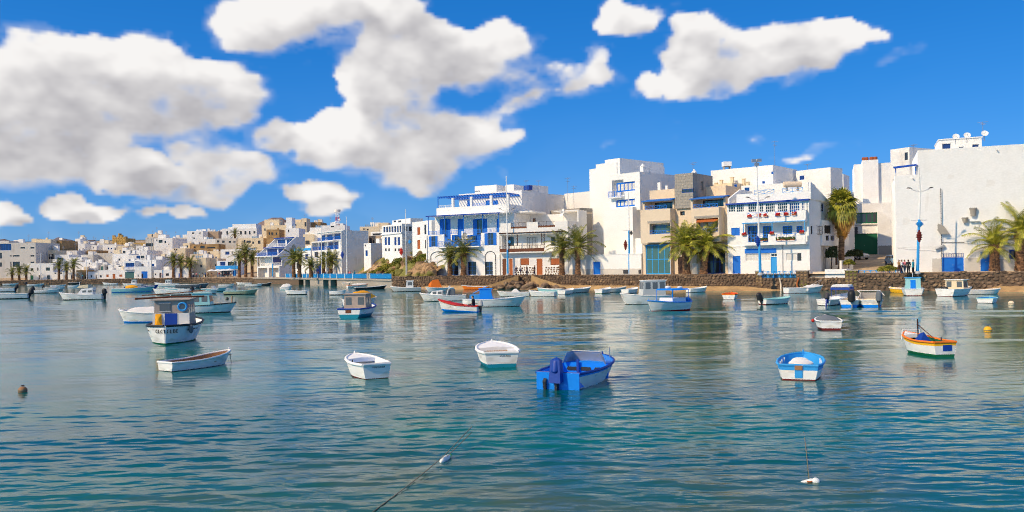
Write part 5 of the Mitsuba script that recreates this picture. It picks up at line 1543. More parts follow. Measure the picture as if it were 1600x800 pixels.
for lab, ua, ub, pa in (('blue railing with crossed bars below the gallery house', 1190, 1243, ((1180, 1189.5), (1243.5, 1262))), ('blue railing with crossed bars in front of the side street', 1340.5, 1409, ((1320, 1340),))):
    t = Thing('railing', lab, 'railing')
    a, b = wall_at(ua, .3), wall_at(ub, .3)
    M, L = frame_of(a, b), np.hypot(*(b - a))
    n = 6 if ub < 1300 else 7
    zr0, zr1 = 1.85, 2.68
    for i in range(n + 1):
        m = bx(L * i / n - .05, L * i / n + .05, -.05, .05, 1.7, zr1); m.apply_transform(M); t.part('post', m, 'skyblue')
    for i in range(n):
        p, q = L * i / n + .05, L * (i + 1) / n - .05
        m = cat([tube([[p, 0, zr0], [q, 0, zr1 - .08]], .03, 5), tube([[p, .01, zr1 - .08], [q, .01, zr0]], .03, 5)]); m.apply_transform(M); t.part('cross', m, 'skyblue')
    for z in (zr0 - .04, zr1 - .06):
        m = bx(0.05, L - .05, -.04, .04, z, z + .06); m.apply_transform(M); t.part('rail', m, 'skyblue')
    for k, (c, d) in enumerate(pa):
        a, b = wall_at(c, -.05), wall_at(d, -.05)
        L2 = np.hypot(*(b - a))
        tt = Thing('stone_pillar', ('stone pillar at the foot of the lamp column by the crossed railing', 'wide stone pillar right of the crossed railing below the gallery house')[k] if ub < 1300 else 'stone pillar between the white planter wall and the side-street railing', 'pillar')
        m = bx(0, L2, .02, .9, -.4, 2.6); m.apply_transform(frame_of(a, b)); tt.part('core', m, 'mortar')
        m = bx(-.06, L2 + .06, -.08, .98, 2.603, 2.74); m.apply_transform(frame_of(a, b)); tt.part('cap', m, 'pier_concrete')
        g = np.random.default_rng(k + 3)
        for zz in np.arange(.2, 2.4, .42):
            for s in np.arange(.28, L2, .5):
                m = STONES[g.integers(14)].copy(); m.apply_scale([.5, .6, .42]); m.apply_translation([s, 0.02, zz + .2]); m.apply_transform(frame_of(a, b)); tt.part('stone', m, 'rock')
a, b = wall_at(1263, .25), wall_at(1287, .25)
m = cat([bx(0, np.hypot(*(b - a)), .6 * i, .6 * i + .6, 1.3, 1.75 + .25 * i) for i in range(4)]); m.apply_transform(frame_of(a, b)); single('stone_steps', m, 'beige', 'low pale stone steps between the wide pillar and the white planter wall', 'steps')
a, b = wall_at(1287, .5), wall_at(1321, .5)
L = np.hypot(*(b - a))
t = Thing('planter_wall', 'low white planter wall in front of the tall fan palm', 'wall')
m = cat([bx(0, L, 0, .3, 1.5, 2.85), bx(0, .3, .3, 2.5, 1.5, 2.85), bx(L - .3, L, .3, 2.5, 1.5, 2.85)]); m.apply_transform(frame_of(a, b)); t.part('wall', m, 'white')
a, b = at(1315, 410, 119)[:2], at(1333, 410, 122)[:2]
m = bx(0, np.hypot(*(b - a)), 0, .3, 1.5, 4.0); m.apply_transform(frame_of(a, b)); single('garden_wall', m, 'white', 'white garden wall behind the fan palm trunk beside the side street', 'wall')
for k, (u, v0) in enumerate(((1219.5, 436), (1244.5, 436))):
    p = on_water(u, 448); D = float(np.interp(qx(u), QUAY[:, 0], QUAY[:, 1])) - .45
    x = (u - 800) / F * D
    single('mooring_post', tube([[x + (.2 if k else -.1), D - .3, -.3], [x + (.0 if k else 0.0), D, .9], [x + (.35 if k else -.12), D + .2, 1.75]], [.14, .11, .09], 7), 'beige' if k == 0 else 'orangewood', ('pale timber post leaning on the sea wall below the crossed railing', 'reddish timber post leaning on the sea wall near the white moored motorboat')[k], 'post')


# the rocky mound with its scrub
def mound_z(x, y):
    u = 800 + F * x / y
    d = shore(x, y)
    top = np.interp(u, [500, 540, 560, 580, 600, 640, 690], [0, .35, 1.6, 3.6, 5.6, 6.6, 6.6])
    k = np.clip((d - 1.2) / 14.0, 0, 1)
    n = meshkit.fbm(np.stack([x * .28, y * .28, 0 * x + 2], -1), 4) - .5
    return ground(x, y) + .04 + top * k ** .8 + n * 2.4 * np.clip(k * 6, 0, 1) * np.clip(top / 3, 0, 1) - .3 * (1 - np.clip(k * 8, 0, 1))


def rock_tex(p, n, uv):
    a = FB(p.x * .5, p.y * .5, p.z * .7, 4)
    b = FB(p.x * .25 + 5, p.y * .25, p.z * .25, 3)
    c = MIX((.11, .07, .04), (.40, .25, .13), SS(.35, .65, a))
    return MIX(c, (.15, .155, .030), SS(.44, .58, b) * .85)


mat('rock', mikit.proc(rock_tex), .95)
uu, tt_ = np.meshgrid(np.linspace(508, 672, 110), np.linspace(0, 30, 46))
base = np.array([wall_at(u) for u in uu[0]])
nrm = np.array([.45, .89])
X, Y = base[None, :, 0] + nrm[0] * (tt_ + .5), base[None, :, 1] + nrm[1] * (tt_ + .5)
Z = mound_z(X, Y)
n, m = X.shape
idx = np.arange(n * m).reshape(n, m)
f = np.stack([idx[:-1, :-1], idx[:-1, 1:], idx[1:, 1:], idx[1:, :-1]], -1).reshape(-1, 4)
scene['rocky_mound'] = mikit.ply((np.stack([X, Y, Z], -1).reshape(-1, 3), f), 'mat_rock', True)
labels['rocky_mound'] = {'label': 'rocky earth mound with scrub between the houses', 'kind': 'structure'}
g = np.random.default_rng(21)
tb = Thing('boulders', 'tan boulders scattered over the rocky mound', 'boulders', kind='stuff')
ms = []
for i in range(230):
    c = g.integers(28, 110); r_ = g.integers(2, 34)
    s = g.uniform(.25, 1.0) ** 1.5 * 1.2
    ms.append(boulder([X[r_, c], Y[r_, c], Z[r_, c] + .1 * s], s * g.uniform(.6, 1.1, 3), i + 500))
labels.pop(tb.k); k = single('boulders', cat(ms), 'rock', 'tan boulders scattered over the rocky mound', 'boulders', kind='stuff')

mat('scrub', mikit.proc(lambda p, n, uv: MIX((.09, .115, .014), (.30, .27, .035), SS(.3, .75, FB(p.x * .9, p.y * .9, p.z * .9, 3)))), .9)
mat('darkleaf', mikit.proc(lambda p, n, uv: MIX((.018, .032, .010), (.05, .075, .018), SS(.3, .7, FB(p.x * 2.1, p.y * 2.1, p.z * 2.1, 3)))), .8)


def leafball(c, r, n, leaf, seed):
    """A bush of separate small leaf faces spread through an uneven volume."""
    g = np.random.default_rng(seed)
    d = g.normal(size=(n, 3)); d /= np.linalg.norm(d, axis=1, keepdims=True)
    d[:, 2] = np.abs(d[:, 2]) * 1.0 - .15
    rad = g.uniform(.45, 1, n) ** .5 * (.6 + .8 * meshkit.fbm(d * 1.7 + seed, 3))
    p = np.asarray(c) + d * rad[:, None] * np.asarray(r)
    a = g.normal(size=(n, 3)); a /= np.linalg.norm(a, axis=1, keepdims=True)
    b = np.cross(a, g.normal(size=(n, 3))); b /= np.linalg.norm(b, axis=1, keepdims=True)
    s = leaf * g.uniform(.6, 1.3, (n, 1))
    v = np.stack([p - a * s, p + b * s * .55, p + a * s, p - b * s * .55], 1).reshape(-1, 3)
    i = np.arange(n)[:, None] * 4
    return trimesh.Trimesh(v, np.vstack([i + [0, 1, 2], i + [0, 2, 3]]), process=False)


for k, (u, r_, s) in enumerate(((585, 6, 1.5), (594, 12, 1.7), (602, 9, 1.5), (608, 18, 1.8), (617, 24, 1.9), (626, 14, 1.4), (640, 8, 1.9), (652, 12, 1.8), (664, 18, 1.6), (648, 22, 1.6), (575, 4, 1.3), (560, 3, 1.2), (590, 18, 1.6), (632, 28, 1.7), (604, 3, 1.2))):
    c = int((u - 508) / 164 * 109)
    t = Thing('shrub', 'green scrub bush growing among the rocks of the mound', 'shrub', 'scrub bushes on the rocky mound')
    p = np.array([X[r_, c], Y[r_, c], Z[r_, c]])
    t.part('foliage', leafball(p + [0, 0, .15], [s * 1.5, s * 1.2, s * .9], 1300, .18, 40 + k), 'scrub')
    t.part('stem', tube([p - [0, 0, .4], p + [.1, 0, .3], p + [.2, .1, s * .6]], [.1, .07, .03], 5), 'darkwood')

# ------------------------------------------------------------------ palms


def frond(e0, length, droop, leaf=.26, pairs=22, seed=0, width=1.0):
    """A feather leaf in the x-z plane from the origin: rachis rising at e0, bending down by droop (radians in all)."""
    g = np.random.default_rng(seed)
    n = 9
    a = e0 - droop * np.linspace(0, 1, n) ** 1.3
    st = length / (n - 1)
    p = np.vstack([[0, 0, 0], np.cumsum(np.stack([np.cos(a) * st, 0 * a, np.sin(a) * st], -1)[:-1], 0)])
    v, f = [], []
    rach = tube(p, np.linspace(.022, .006, n) * length ** .5, 3)
    for i in range(pairs):
        k = .10 + .90 * i / (pairs - 1)
        q = np.array([np.interp(k, np.linspace(0, 1, n), p[:, j]) for j in range(3)])
        aa = np.interp(k, np.linspace(0, 1, n), a)
        tan, up = np.array([math.cos(aa), 0, math.sin(aa)]), np.array([-math.sin(aa), 0, math.cos(aa)])
        L = leaf * length * (math.sin(math.pi * min(1, .12 + .86 * k)) ** .55) * g.uniform(.85, 1.15) * width
        w = .019 * length * (1 if pairs > 15 else 1.8)
        for s in (-1, 1):
            d = np.array([0, s, 0]) * .74 + tan * (.62 + .2 * k) + up * (.30 - .3 * k) + np.array([0, 0, -.22 - .15 * g.uniform()])
            d /= np.linalg.norm(d)
            b = len(v)
            mid = q + d * L * .5 + up * .02
            tip = q + d * L + np.array([0, 0, -.10 * L])
            v += [q - tan * w * .4, q + tan * w * .4, mid + tan * w, mid - tan * w * .6, tip]
            f += [[b, b + 1, b + 2], [b, b + 2, b + 3], [b + 3, b + 2, b + 4]]
    return cat([rach, trimesh.Trimesh(np.array(v), np.array(f), process=False)])


def leafmat(name, c0, c1, c2):
    def fn(p, n, uv):
        a = FB(p.x * .9, p.y * .9, p.z * 1.3, 3)
        return MIX(MIX(c0, c1, SS(.3, .7, a)), c2, SS(.66, .86, N(p.x * 2.3, p.y * 2.3, p.z * 2.3)) * .7)
    mat(name, mikit.proc(fn), .5, spec=.5)


leafmat('palm_green', (.085, .10, .016), (.25, .245, .032), (.48, .40, .07))
leafmat('palm_bright', (.16, .17, .018), (.42, .40, .04), (.60, .52, .10))
leafmat('palm_dry', (.40, .19, .035), (.62, .33, .06), (.48, .36, .08))


def bark_tex(p, n, uv):
    a = FB(p.x * 3, p.y * 3, p.z * 5, 3)
    return MIX((.10, .055, .030), (.32, .17, .085), SS(.3, .75, a))


mat('bark', mikit.proc(bark_tex), .95)
FR = {}
for k, (e0, dr_) in enumerate(((1.45, .7), (1.2, 1.1), (.95, 1.35), (.65, 1.45), (.35, 1.35), (.0, 1.1), (-.35, .8))):
    for j in range(2):
        FR[k, j] = mikit.ply(frond(e0, 1.0, dr_ * (1 + .12 * j), seed=k * 7 + j), 'mat_palm_green')


def palm_trunk(r, h, lean=(0, 0), seed=0):
    """A thick trunk wrapped in the stubs of old fronds."""
    g = np.random.default_rng(seed)
    n = 10
    z = np.linspace(-.4, h, n)
    c = np.stack([lean[0] * np.clip(z / h, 0, 1) ** 1.2, lean[1] * np.clip(z / h, 0, 1), z], -1)
    rad = r * np.interp(z / h, [-.2, 0, .15, .7, .9, 1.05], [1.15, 1.05, .9, .85, 1.15, 1.0])
    ms = [tube(c, rad, 12)]
    row = 0
    for zz in np.arange(.05, h * 1.02, .2 * max(r / .4, .8)):
        cc = np.array([np.interp(zz, z, c[:, j]) for j in range(3)])
        rr = np.interp(zz, z, rad)
        for k in range(9):
            a = (k + .5 * (row % 2)) / 9 * 2 * math.pi + g.uniform(-.1, .1)
            d = np.array([math.cos(a), math.sin(a), 0])
            q = cc + d * rr * .92
            s = np.array([-d[1], d[0], 0])
            w = rr * .30
            ms.append(hull(np.array([q - s * w, q + s * w, q + d * rr * .24 + [0, 0, w * 1.5], q - d * .04 + [0, 0, w * .9], q - s * w * .5 + [0, 0, w * 1.1], q + s * w * .5 + [0, 0, w * 1.1], q - d * rr * .2])))
        row += 1
    return cat(ms)


def crown_list(n, g, low=True):
    out = []
    for i in range(n):
        k = i / (n - 1)
        kind = min(6, int(k * (6.9 if low else 5.5)))
        out.append((kind, i % 2, i * 2.39996 + g.uniform(-.25, .25), g.uniform(.88, 1.1) * (.82 + .25 * math.sin(math.pi * min(1, .2 + k * .8)))))
    return out


def palm(u, vb, vc, D, R, r, label, m='palm_green', n=34, lean=0.0, seed=0, single_mesh=False, group=None, name='palm_tree', low=True):
    b, c = at(u, vb, D), at(u + lean, vc, D)
    zb = float(ground(b[0], b[1])) if shore(b[0], b[1]) > 0 else b[2]
    zb = min(zb, b[2] + .6)
    h = c[2] - zb
    t = Thing(name, label, 'palm tree', group)
    g = np.random.default_rng(seed)
    tr = palm_trunk(r, h, (c[0] - b[0], 0), seed)
    tr.apply_translation([b[0], b[1], zb])
    t.part('trunk', tr, 'bark')
    base = np.array([c[0], b[1], c[2]])
    heap = []
    for kind, j, az, s in crown_list(n, g, low):
        M = T4().translate((base + [0, 0, -.1 * kind / 6]).tolist()).rotate([0, 0, 1], math.degrees(az)).rotate([1, 0, 0], float(g.uniform(-14, 14))).scale(float(R * s))
        if single_mesh:
            v, f, *_ = meshkit.WRITTEN[FR[kind, j]['filename']]
            A = np.array(M.matrix, float)
            heap.append(trimesh.Trimesh(v @ A[:3, :3].T + A[:3, 3], f, process=False))
        else:
            t.to = M
            t.part('frond', FR[kind, j], m)
            t.to = None
    if heap: t.part('crown', cat(heap), m)
    return t


palm(703, 430, 404, 155, 3.3, .42, 'shorter of the two palms before the white house with blue shutters', n=22, seed=1)
palm(724, 430, 397, 154, 4.0, .52, 'taller of the two palms before the white house with blue shutters', n=26, seed=2)
palm(878, 429, 389, 142, 3.7, .52, 'left palm of the pair beside the timber-balcony house', n=25, seed=3)
palm(903, 429, 387, 140, 4.4, .50, 'right palm of the pair, in front of the tan wall', n=28, seed=4)
palm(1073, 429, 384, 125, 3.9, .62, 'left of the two thick yellow-green palms before the beige house', 'palm_bright', 44, lean=-3, seed=5)
palm(1099, 429, 386, 124, 4.1, .58, 'right leaning one of the two yellow-green palms before the beige house', 'palm_bright', 44, lean=5, seed=6)
palm(1554, 429, 384, 107, 3.7, .64, 'stout palm in front of the blue door of the blank white building', 'palm_bright', 27, seed=7)
palm(1594, 429, 364, 106, 4.3, .60, 'tallest stout palm at the right edge of the picture', 'palm_bright', 30, seed=8)
LEFT_PALMS = [
    (19, 437, 426, 2.4, 'leftmost palm on the far left promenade'), (30, 437, 424, 2.7, 'second palm from the left, before the low pink wall'), (41, 437, 424, 2.7, 'third palm from the left on the far promenade'),
    (92, 437, 415, 3.0, 'left palm of the trio before the low white house'), (104, 437, 419, 2.6, 'middle, lowest palm of the trio before the low white house'), (115, 437, 414, 3.0, 'right palm of the trio before the low white house'),
    (271, 434, 408, 3.5, 'left palm of the trio by the bright blue door'), (283, 434, 410, 3.4, 'middle palm of the trio by the bright blue door'), (297, 434, 413, 3.3, 'right palm of the trio by the bright blue door'),
    (374, 433, 404, 3.6, 'left palm of the tall central clump by the café'), (384, 433, 396, 4.0, 'tallest palm of the central clump by the café'), (394, 433, 405, 3.6, 'right palm of the central clump beside the stepped house')]
for i, (u, vb, vc, R, lab) in enumerate(LEFT_PALMS):
    palm(u, vb, vc, (286 if u < 320 else 262), R, .42 if u < 200 else .5, lab, n=24, seed=20 + i, single_mesh=True)
for i, (u, vc, R, lab) in enumerate(((459, 405, 3.7, 'left palm of the pair behind the pier railing'), (468, 406, 3.4, 'right palm of the pair behind the pier railing'), (505, 412, 3.0, 'left palm before the white house with rows of blue windows'), (517, 409, 3.6, 'big dark palm before the white house with rows of blue windows'), (486, 416, 2.4, 'small palm between the two white and blue houses'))):
    palm(u, 431, vc, 212 - i * 4, R, .5, lab, n=28, seed=40 + i, single_mesh=True)
palm(367, 372, 366, 366, 3.0, .4, 'lone palm on the skyline before the long four-windowed white house', n=22, seed=60, single_mesh=True)

# the tall fan palm with its skirt of dead leaves
t = Thing('fan_palm', 'tall fan palm with a shaggy skirt of orange-brown dead leaves', 'palm tree')
D = 121
b, c = at(1315.5, 421, D), at(1316, 322, D)
zb = 2.4
g = np.random.default_rng(77)
zz = np.linspace(zb - .4, c[2], 14)
t.part('trunk', tube(np.stack([b[0] + 0 * zz + .06 * np.sin(zz), b[1] + 0 * zz, zz], -1), np.interp(zz, [zb, zb + .6, zb + 2, c[2]], [.62, .5, .42, .36]) + .02 * np.sin(zz * 9), 12), 'bark')


def fan(seed, droop):
    """A fan leaf in the x-z plane: stalk, then pleated fingers."""
    g = np.random.default_rng(seed)
    st = tube([[0, 0, 0], [.45, 0, .02], [.8, 0, -.05 * droop]], .018, 3)
    v, f = [], []
    o = np.array([.78, 0, -.04 * droop])
    for i in range(17):
        a = (i - 8) / 8 * 1.75
        L = (.95 - .25 * abs(a) / 1.75) * g.uniform(.85, 1.05)
        d = np.array([math.cos(a), math.sin(a), .10 * (-1) ** i])
        s = np.array([-math.sin(a), math.cos(a), 0]) * .075
        q = o + d * L * .6 + [0, 0, -.12 * droop]
        tip = o + d * L * .95 + [0, 0, -.50 * droop * g.uniform(.7, 1.3)]
        k = len(v)
        v += [o, q - s, q + s + [0, 0, .03], tip]
        f += [[k, k + 1, k + 2], [k + 1, k + 3, k + 2]]
    return cat([st, trimesh.Trimesh(np.array(v), np.array(f), process=False)])


FAN = [mikit.ply(fan(i, d), 'mat_palm_bright') for i, d in enumerate((.5, .9, 1.3, 1.7))]
top = np.array([c[0], c[1], c[2]])
for i in range(58):
    k = i / 57
    el = 80 - 105 * k + g.uniform(-8, 8)
    t.to = T4().translate((top + [0, 0, .5 - 1.1 * k]).tolist()).rotate([0, 0, 1], i * 137.5 + float(g.uniform(-20, 20))).rotate([0, 1, 0], -el).scale(float(1.55 * g.uniform(.85, 1.1)))
    t.part('fan_leaf', FAN[min(3, int(k * 4))], 'palm_bright')
for i in range(60):
    k = i / 59
    el = -22 - 48 * k + g.uniform(-9, 9)
    t.to = T4().translate((top + [0, 0, -.15 - 2.9 * k]).tolist()).rotate([0, 0, 1], i * 137.5 + float(g.uniform(-20, 20))).rotate([0, 1, 0], -el).scale(float((1.62 - .5 * k) * g.uniform(.8, 1.1)))
    t.part('dead_leaf', FAN[3], 'palm_dry')
t.to = None

# bushes by the fan palm
for u, v, D, r, lab in ((1326, 412, 119.5, (1.0, .8, .75), 'bright green clipped bush right of the fan palm trunk'), (1335, 399, 130, (1.5, 1.2, 1.1), 'dark green bush beside the parked silver car'), (1299, 400, 120, (.9, .9, 1.6), 'dark leafy plant left of the fan palm trunk'), (1389, 422, 107.5, (1.6, .8, .6), 'low green plants behind the side-street railing')):
    p = at(u, v, D); zb = float(ground(p[0], p[1]))
    t = Thing('bush', lab, 'bush')
    t.part('foliage', leafball(p, r, 1200, .13, int(u)), 'scrub' if 'bright' in lab or 'low' in lab else 'darkleaf')
    t.part('stem', tube([[p[0], p[1], zb - .2], [p[0] + .05, p[1], p[2]], [p[0], p[1], p[2] + r[2] * .5]], [.09, .06, .03], 5), 'darkwood')

# ------------------------------------------------------------------ lamp columns


def lamp_column(u0, vb, u1, vt, D, label, blue_to=None, arms=None, ornament=None, cross=None, r=.11, lower='skyblue', group=None, top=False):
    b, e = at(u0, vb, D), at(u1, vt, D)
    zg = min(float(ground(b[0], b[1])), b[2]) - .1
    base = np.array([b[0], b[1], zg])
    t = Thing('lamp_column', label, 'street lamp', group)

    def P(v):
        k = (at(u0, v, D)[2] - zg) / (e[2] - zg)
        return base + (e - base) * k
    if blue_to is not None:
        m = P(blue_to)
        t.part('lower_column', tube([base, m], [r * 1.25, r], 8), lower)
        t.part('upper_column', tube([m, e], [r * .75, r * .45], 8), 'whitepaint')
    else:
        t.part('column', tube([base, e], [r * 1.1, r * .6], 8), lower)
    t.part('base_plate', lathe([(0, 0), (r * 2.6, 0), (r * 2.6, .12), (r * 1.5, .35), (0, .36)], base + [0, 0, .05], 10), 'greypaint')
    if arms:
        v, half = arms
        c = P(v)
        for s in (-1, 1):
            tip = c + [s * half, 0, .32]
            t.part('arm', tube([c, c + [s * half * .5, 0, .05], tip - [0, 0, .05]], .035, 5), 'greypaint')
            t.part('lamp_head', hull([tip + [-s * .12, -.1, 0], tip + [-s * .12, .1, 0], tip + [s * .55, -.16, .10], tip + [s * .55, .16, .10], tip + [s * .2, 0, .2], tip + [s * .5, 0, .2]]), 'darkmetal')
    if cross:
        c = P(cross)
        t.part('cross_bar', tube([c - [1.0, 0, 0], c + [1.0, 0, 0]], .03, 5), 'greypaint')
    if ornament:
        for du, v, hh, w, m in ornament:
            c = P(v) + [du, -.16, 0]
            prof = [(0.001, -hh / 2)] + [(w * (1 - abs(k)) ** .6 * (1 + .28 * (-1) ** i), k * hh / 2) for i, k in enumerate(np.linspace(-.9, .9, 11))] + [(0.001, hh / 2)]
            o = trimesh.creation.revolve(np.array(prof), sections=8); o.apply_scale([1, .35, 1]); o.apply_translation(c)
            t.part('ornament', o, m)
    if top:
        t.part('floodlights', cat([trimesh.creation.box([.55, .35, .4], trimesh.transformations.translation_matrix(e + [dx, -.1, -.2 + dz])) for dx, dz in ((-.4, 0), (.35, .05), (0, -.5))]), 'steel')


lamp_column(1188, 427, 1182, 249, 113.5, 'tall blue and white lamp column before the gallery house, with floodlights on top', 372, (313, 1.1), [(-.25, 377, 1.5, .34, 'deepblue')], r=.16, top=True)
lamp_column(1433.3, 427, 1438.5, 273, 104.5, 'blue lamp column with a red star ornament before the blank white building', 343, (299, 1.1), [(0, 369, 1.6, .38, 'hull_maroon'), (0, 350, .8, .5, 'skyblue')], 344, r=.15)
lamp_column(983.5, 430, 982, 300, 135, 'thin blue and white lamp column before the stepped white house', 360, None, [(-.6, 383, 1.7, .32, 'hull_maroon'), (.35, 364, .7, .3, 'darkmetal')], 360, r=.14)
lamp_column(793.5, 429, 791, 275, 149, 'white and blue lamp column before the timber-balcony house', 390, (330, .9), [(.4, 378, .6, .25, 'skyblue')], r=.15)
lamp_column(635.5, 431, 633.5, 327, 159.5, 'white lamp column with a red ornament before the rocky mound', 377, None, [(-.95, 393, 1.6, .38, 'redpaint'), (.7, 378, .8, .35, 'skyblue')], 376, r=.15, lower='greypaint')
lamp_column(542.5, 431, 541, 338, 186, 'white lamp column with a dark ornament before the blank beige side wall', 400, None, [(-1.0, 398, 1.7, .4, 'deepblue')], 396, r=.14, lower='whitepaint')
lamp_column(502.5, 430, 502, 352, 200, 'tall white lamp column left of the big dark palm', None, None, None, r=.14, lower='whitepaint')
lamp_column(511, 430, 509, 402, 197, 'short white lamp column with a curved arm at the big dark palm', None, (402, .9), None, r=.12, lower='whitepaint')
lamp_column(402.5, 434, 402, 393, 252, 'white post at the left corner of the stepped blue house', None, None, None, r=.13, lower='whitepaint')
lamp_column(426, 433, 426, 398, 240, 'sky-blue lamp column before the stepped blue house', 412, (400, .8), None, r=.16)
lamp_column(367, 433, 367, 399, 279, 'sky-blue post beside the café palms', None, None, None, r=.16)
lamp_column(237, 437, 236.5, 372, 284, 'tall grey lamp column right of the bright blue garage', None, (374, .9), None, r=.14, lower='greypaint')
lamp_column(63, 437, 63, 396, 286, 'pale lamp column before the pale green house', None, (398, .9), None, r=.12, lower='whitepaint')
lamp_column(135, 437, 135, 404, 286, 'pale lamp column right of the palm trio', None, (406, .9), None, r=.12, lower='whitepaint')


# ------------------------------------------------------------------ parked cars
def car(u, v, D, heading, body, label):
    c = at(u, v, D)
    z = float(ground(c[0], c[1]))
    t = Thing('parked_car', label, 'car')
    M = np.eye(4)
    a = math.radians(heading)
    M[:2, :2] = [[math.cos(a), -math.sin(a)], [math.sin(a), math.cos(a)]]
    M[:3, 3] = [c[0], c[1], z]
    sl = .075
    prof = [(-2.0, .35), (-2.05, .75), (-1.95, .95), (-1.2, 1.0), (.9, 1.0), (1.6, .92), (2.0, .75), (2.05, .4), (1.9, .25), (-1.85, .25)]
    roof = [(-1.75, .98), (-1.35, 1.42), (-.5, 1.5), (.25, 1.45), (1.05, .98)]

    def slab(p, w0, w1, zc):
        pts = [(x, s * (w0 if zz <= zc else w1), zz) for x, zz in p for s in (-1, 1)]
        return hull(pts)

    def P(n, m, mt, **k):
        m = m.copy(); m.apply_transform(M); return t.part(n, m, mt, **k)
    P('body', cat([hull([(x, s * (.86 if abs(x) < 1.8 else .74), zz) for x, zz in prof for s in (-1, 1)])]), body, smooth=40)
    P('roof', slab([(-1.45, 1.36), (-1.3, 1.45), (-.5, 1.52), (.2, 1.47), (.35, 1.38)], .66, .62, 1.4), body, smooth=40)
    P('window', hull([(x, s * w, zz) for x, zz, w in ((-1.72, .99, .76), (-1.38, 1.38, .64), (.28, 1.40, .64), (1.0, .99, .76)) for s in (-1, 1)]), 'glass')
    for x in (-1.3, 1.3):
        for s in (-1, 1):
            w = trimesh.creation.cylinder(.31, .2, sections=18); w.apply_transform(trimesh.transformations.rotation_matrix(math.pi / 2, [1, 0, 0])); w.apply_translation([x, s * .78, .31])
            k = P('wheel', w, 'black')
            w = trimesh.creation.cylinder(.18, .02, sections=12); w.apply_transform(trimesh.transformations.rotation_matrix(math.pi / 2, [1, 0, 0])); w.apply_translation([x, s * .892, .31])
            P('rim', w, 'steel', of=k)
    for s in (-1, 1):
        P('headlight', ball([1.93, s * .58, .68], (.12, .2, .1), 1), 'whitepaint')
        P('tail_light', ball([-2.0, s * .62, .8], (.06, .12, .12), 1), 'redpaint')
        P('mirror', ball([.75, s * .95, 1.02], (.08, .1, .07), 1), body)
    P('number_plate', bx(-2.075, -2.05, -.25, .25, .5, .62), 'whitepaint')
    P('bumper', bx(1.98, 2.09, -.7, .7, .35, .5), 'greypaint')


mat('car_silver', (.55, .55, .55), .25, .3, clearcoat=.8)
mat('car_blue', hexc(130, 165, 195), .25, .2, clearcoat=.8)
car(1339, 397, 139, -70, 'car_silver', 'silver hatchback parked in front of the green garage')
car(1396.5, 400, 125, -98, 'car_blue', 'pale blue car parked beside the big blank white building')

# ------------------------------------------------------------------ people
SKIN = (.42, .24, .15)
mat('skin', SKIN, .6)
mat('hair', (.03, .02, .015), .7)
CLOTH = {'black': (.02, .02, .025), 'white': (.75, .73, .70), 'red': hexc(170, 35, 40), 'blue': hexc(40, 80, 150), 'pink': hexc(215, 130, 140), 'grey': (.25, .25, .27), 'tan': hexc(170, 130, 90), 'teal': hexc(60, 150, 165), 'navy': hexc(30, 35, 65), 'brown': hexc(95, 60, 40)}
for k, c in CLOTH.items(): mat('cloth_' + k, c, .85)


def skeleton(pose, r=1.0):
    """Body as hulls of spheres along the bones, joined into one surface. pose: dict of joints in metres, x forward, z up."""
    J = pose
    rad = {'head': .105, 'neck': .055, 'chest': .135, 'waist': .115, 'hip': .125, 'shoulder': .06, 'elbow': .042, 'wrist': .032, 'hand': .04, 'thigh': .088, 'knee': .06, 'ankle': .042, 'toe': .035}
    bones = [('head', 'neck'), ('neck', 'chest'), ('chest', 'waist'), ('waist', 'hip')]
    for s in 'LR':
        bones += [('chest', 'shoulder' + s), ('shoulder' + s, 'elbow' + s), ('elbow' + s, 'wrist' + s), ('wrist' + s, 'hand' + s), ('hip', 'thigh' + s), ('thigh' + s, 'knee' + s), ('knee' + s, 'ankle' + s), ('ankle' + s, 'toe' + s)]

    def sph(j, grow=0.0):
        m = trimesh.creation.icosphere(subdivisions=1, radius=rad[j.rstrip('LR')] * r + grow)
        return m.vertices + J[j]

    def limb(sel, grow=0.0):
        return m3.Manifold.batch_boolean([m3.Manifold.hull_points(np.vstack([sph(a, grow), sph(b, grow)])) for a, b in bones if sel(a, b)], m3.OpType.Add)
    head = limb(lambda a, b: a == 'head')
    f = J['head'] + np.array([.0, 0, .02])
    extra = [ball(J['head'] + [.0, 0, .03], (.095, .078, .118), 2), ball(J['head'] + [.1, 0, 0.0], (.022, .014, .02), 1)]
    body = limb(lambda a, b: True)
    for e in extra: body = body + m3.Manifold(m3.Mesh(np.array(e.vertices, np.float32), np.array(e.faces, np.uint32)))
    return body, limb


def standing(g, walk=.0):
    a = walk
    J = {'head': (.02, 0, 1.60), 'neck': (0, 0, 1.45), 'chest': (0, 0, 1.28), 'waist': (0, 0, 1.08), 'hip': (0, 0, .94)}
    for s, y in (('L', .19), ('R', -.19)):
        q = a if s == 'L' else -a
        J.update({'shoulder' + s: (0, y, 1.38), 'elbow' + s: (-.25 * q - .02, y * 1.25, 1.10), 'wrist' + s: (-.4 * q + .08, y * 1.25, .87), 'hand' + s: (-.42 * q + .11, y * 1.22, .79),
                  'thigh' + s: (0, y * .5, .88), 'knee' + s: (.22 * q + .04, y * .5, .48), 'ankle' + s: (.45 * q - .03, y * .5, .08), 'toe' + s: (.45 * q + .12, y * .55, .04)})
    return {k: np.array(v, float) for k, v in J.items()}


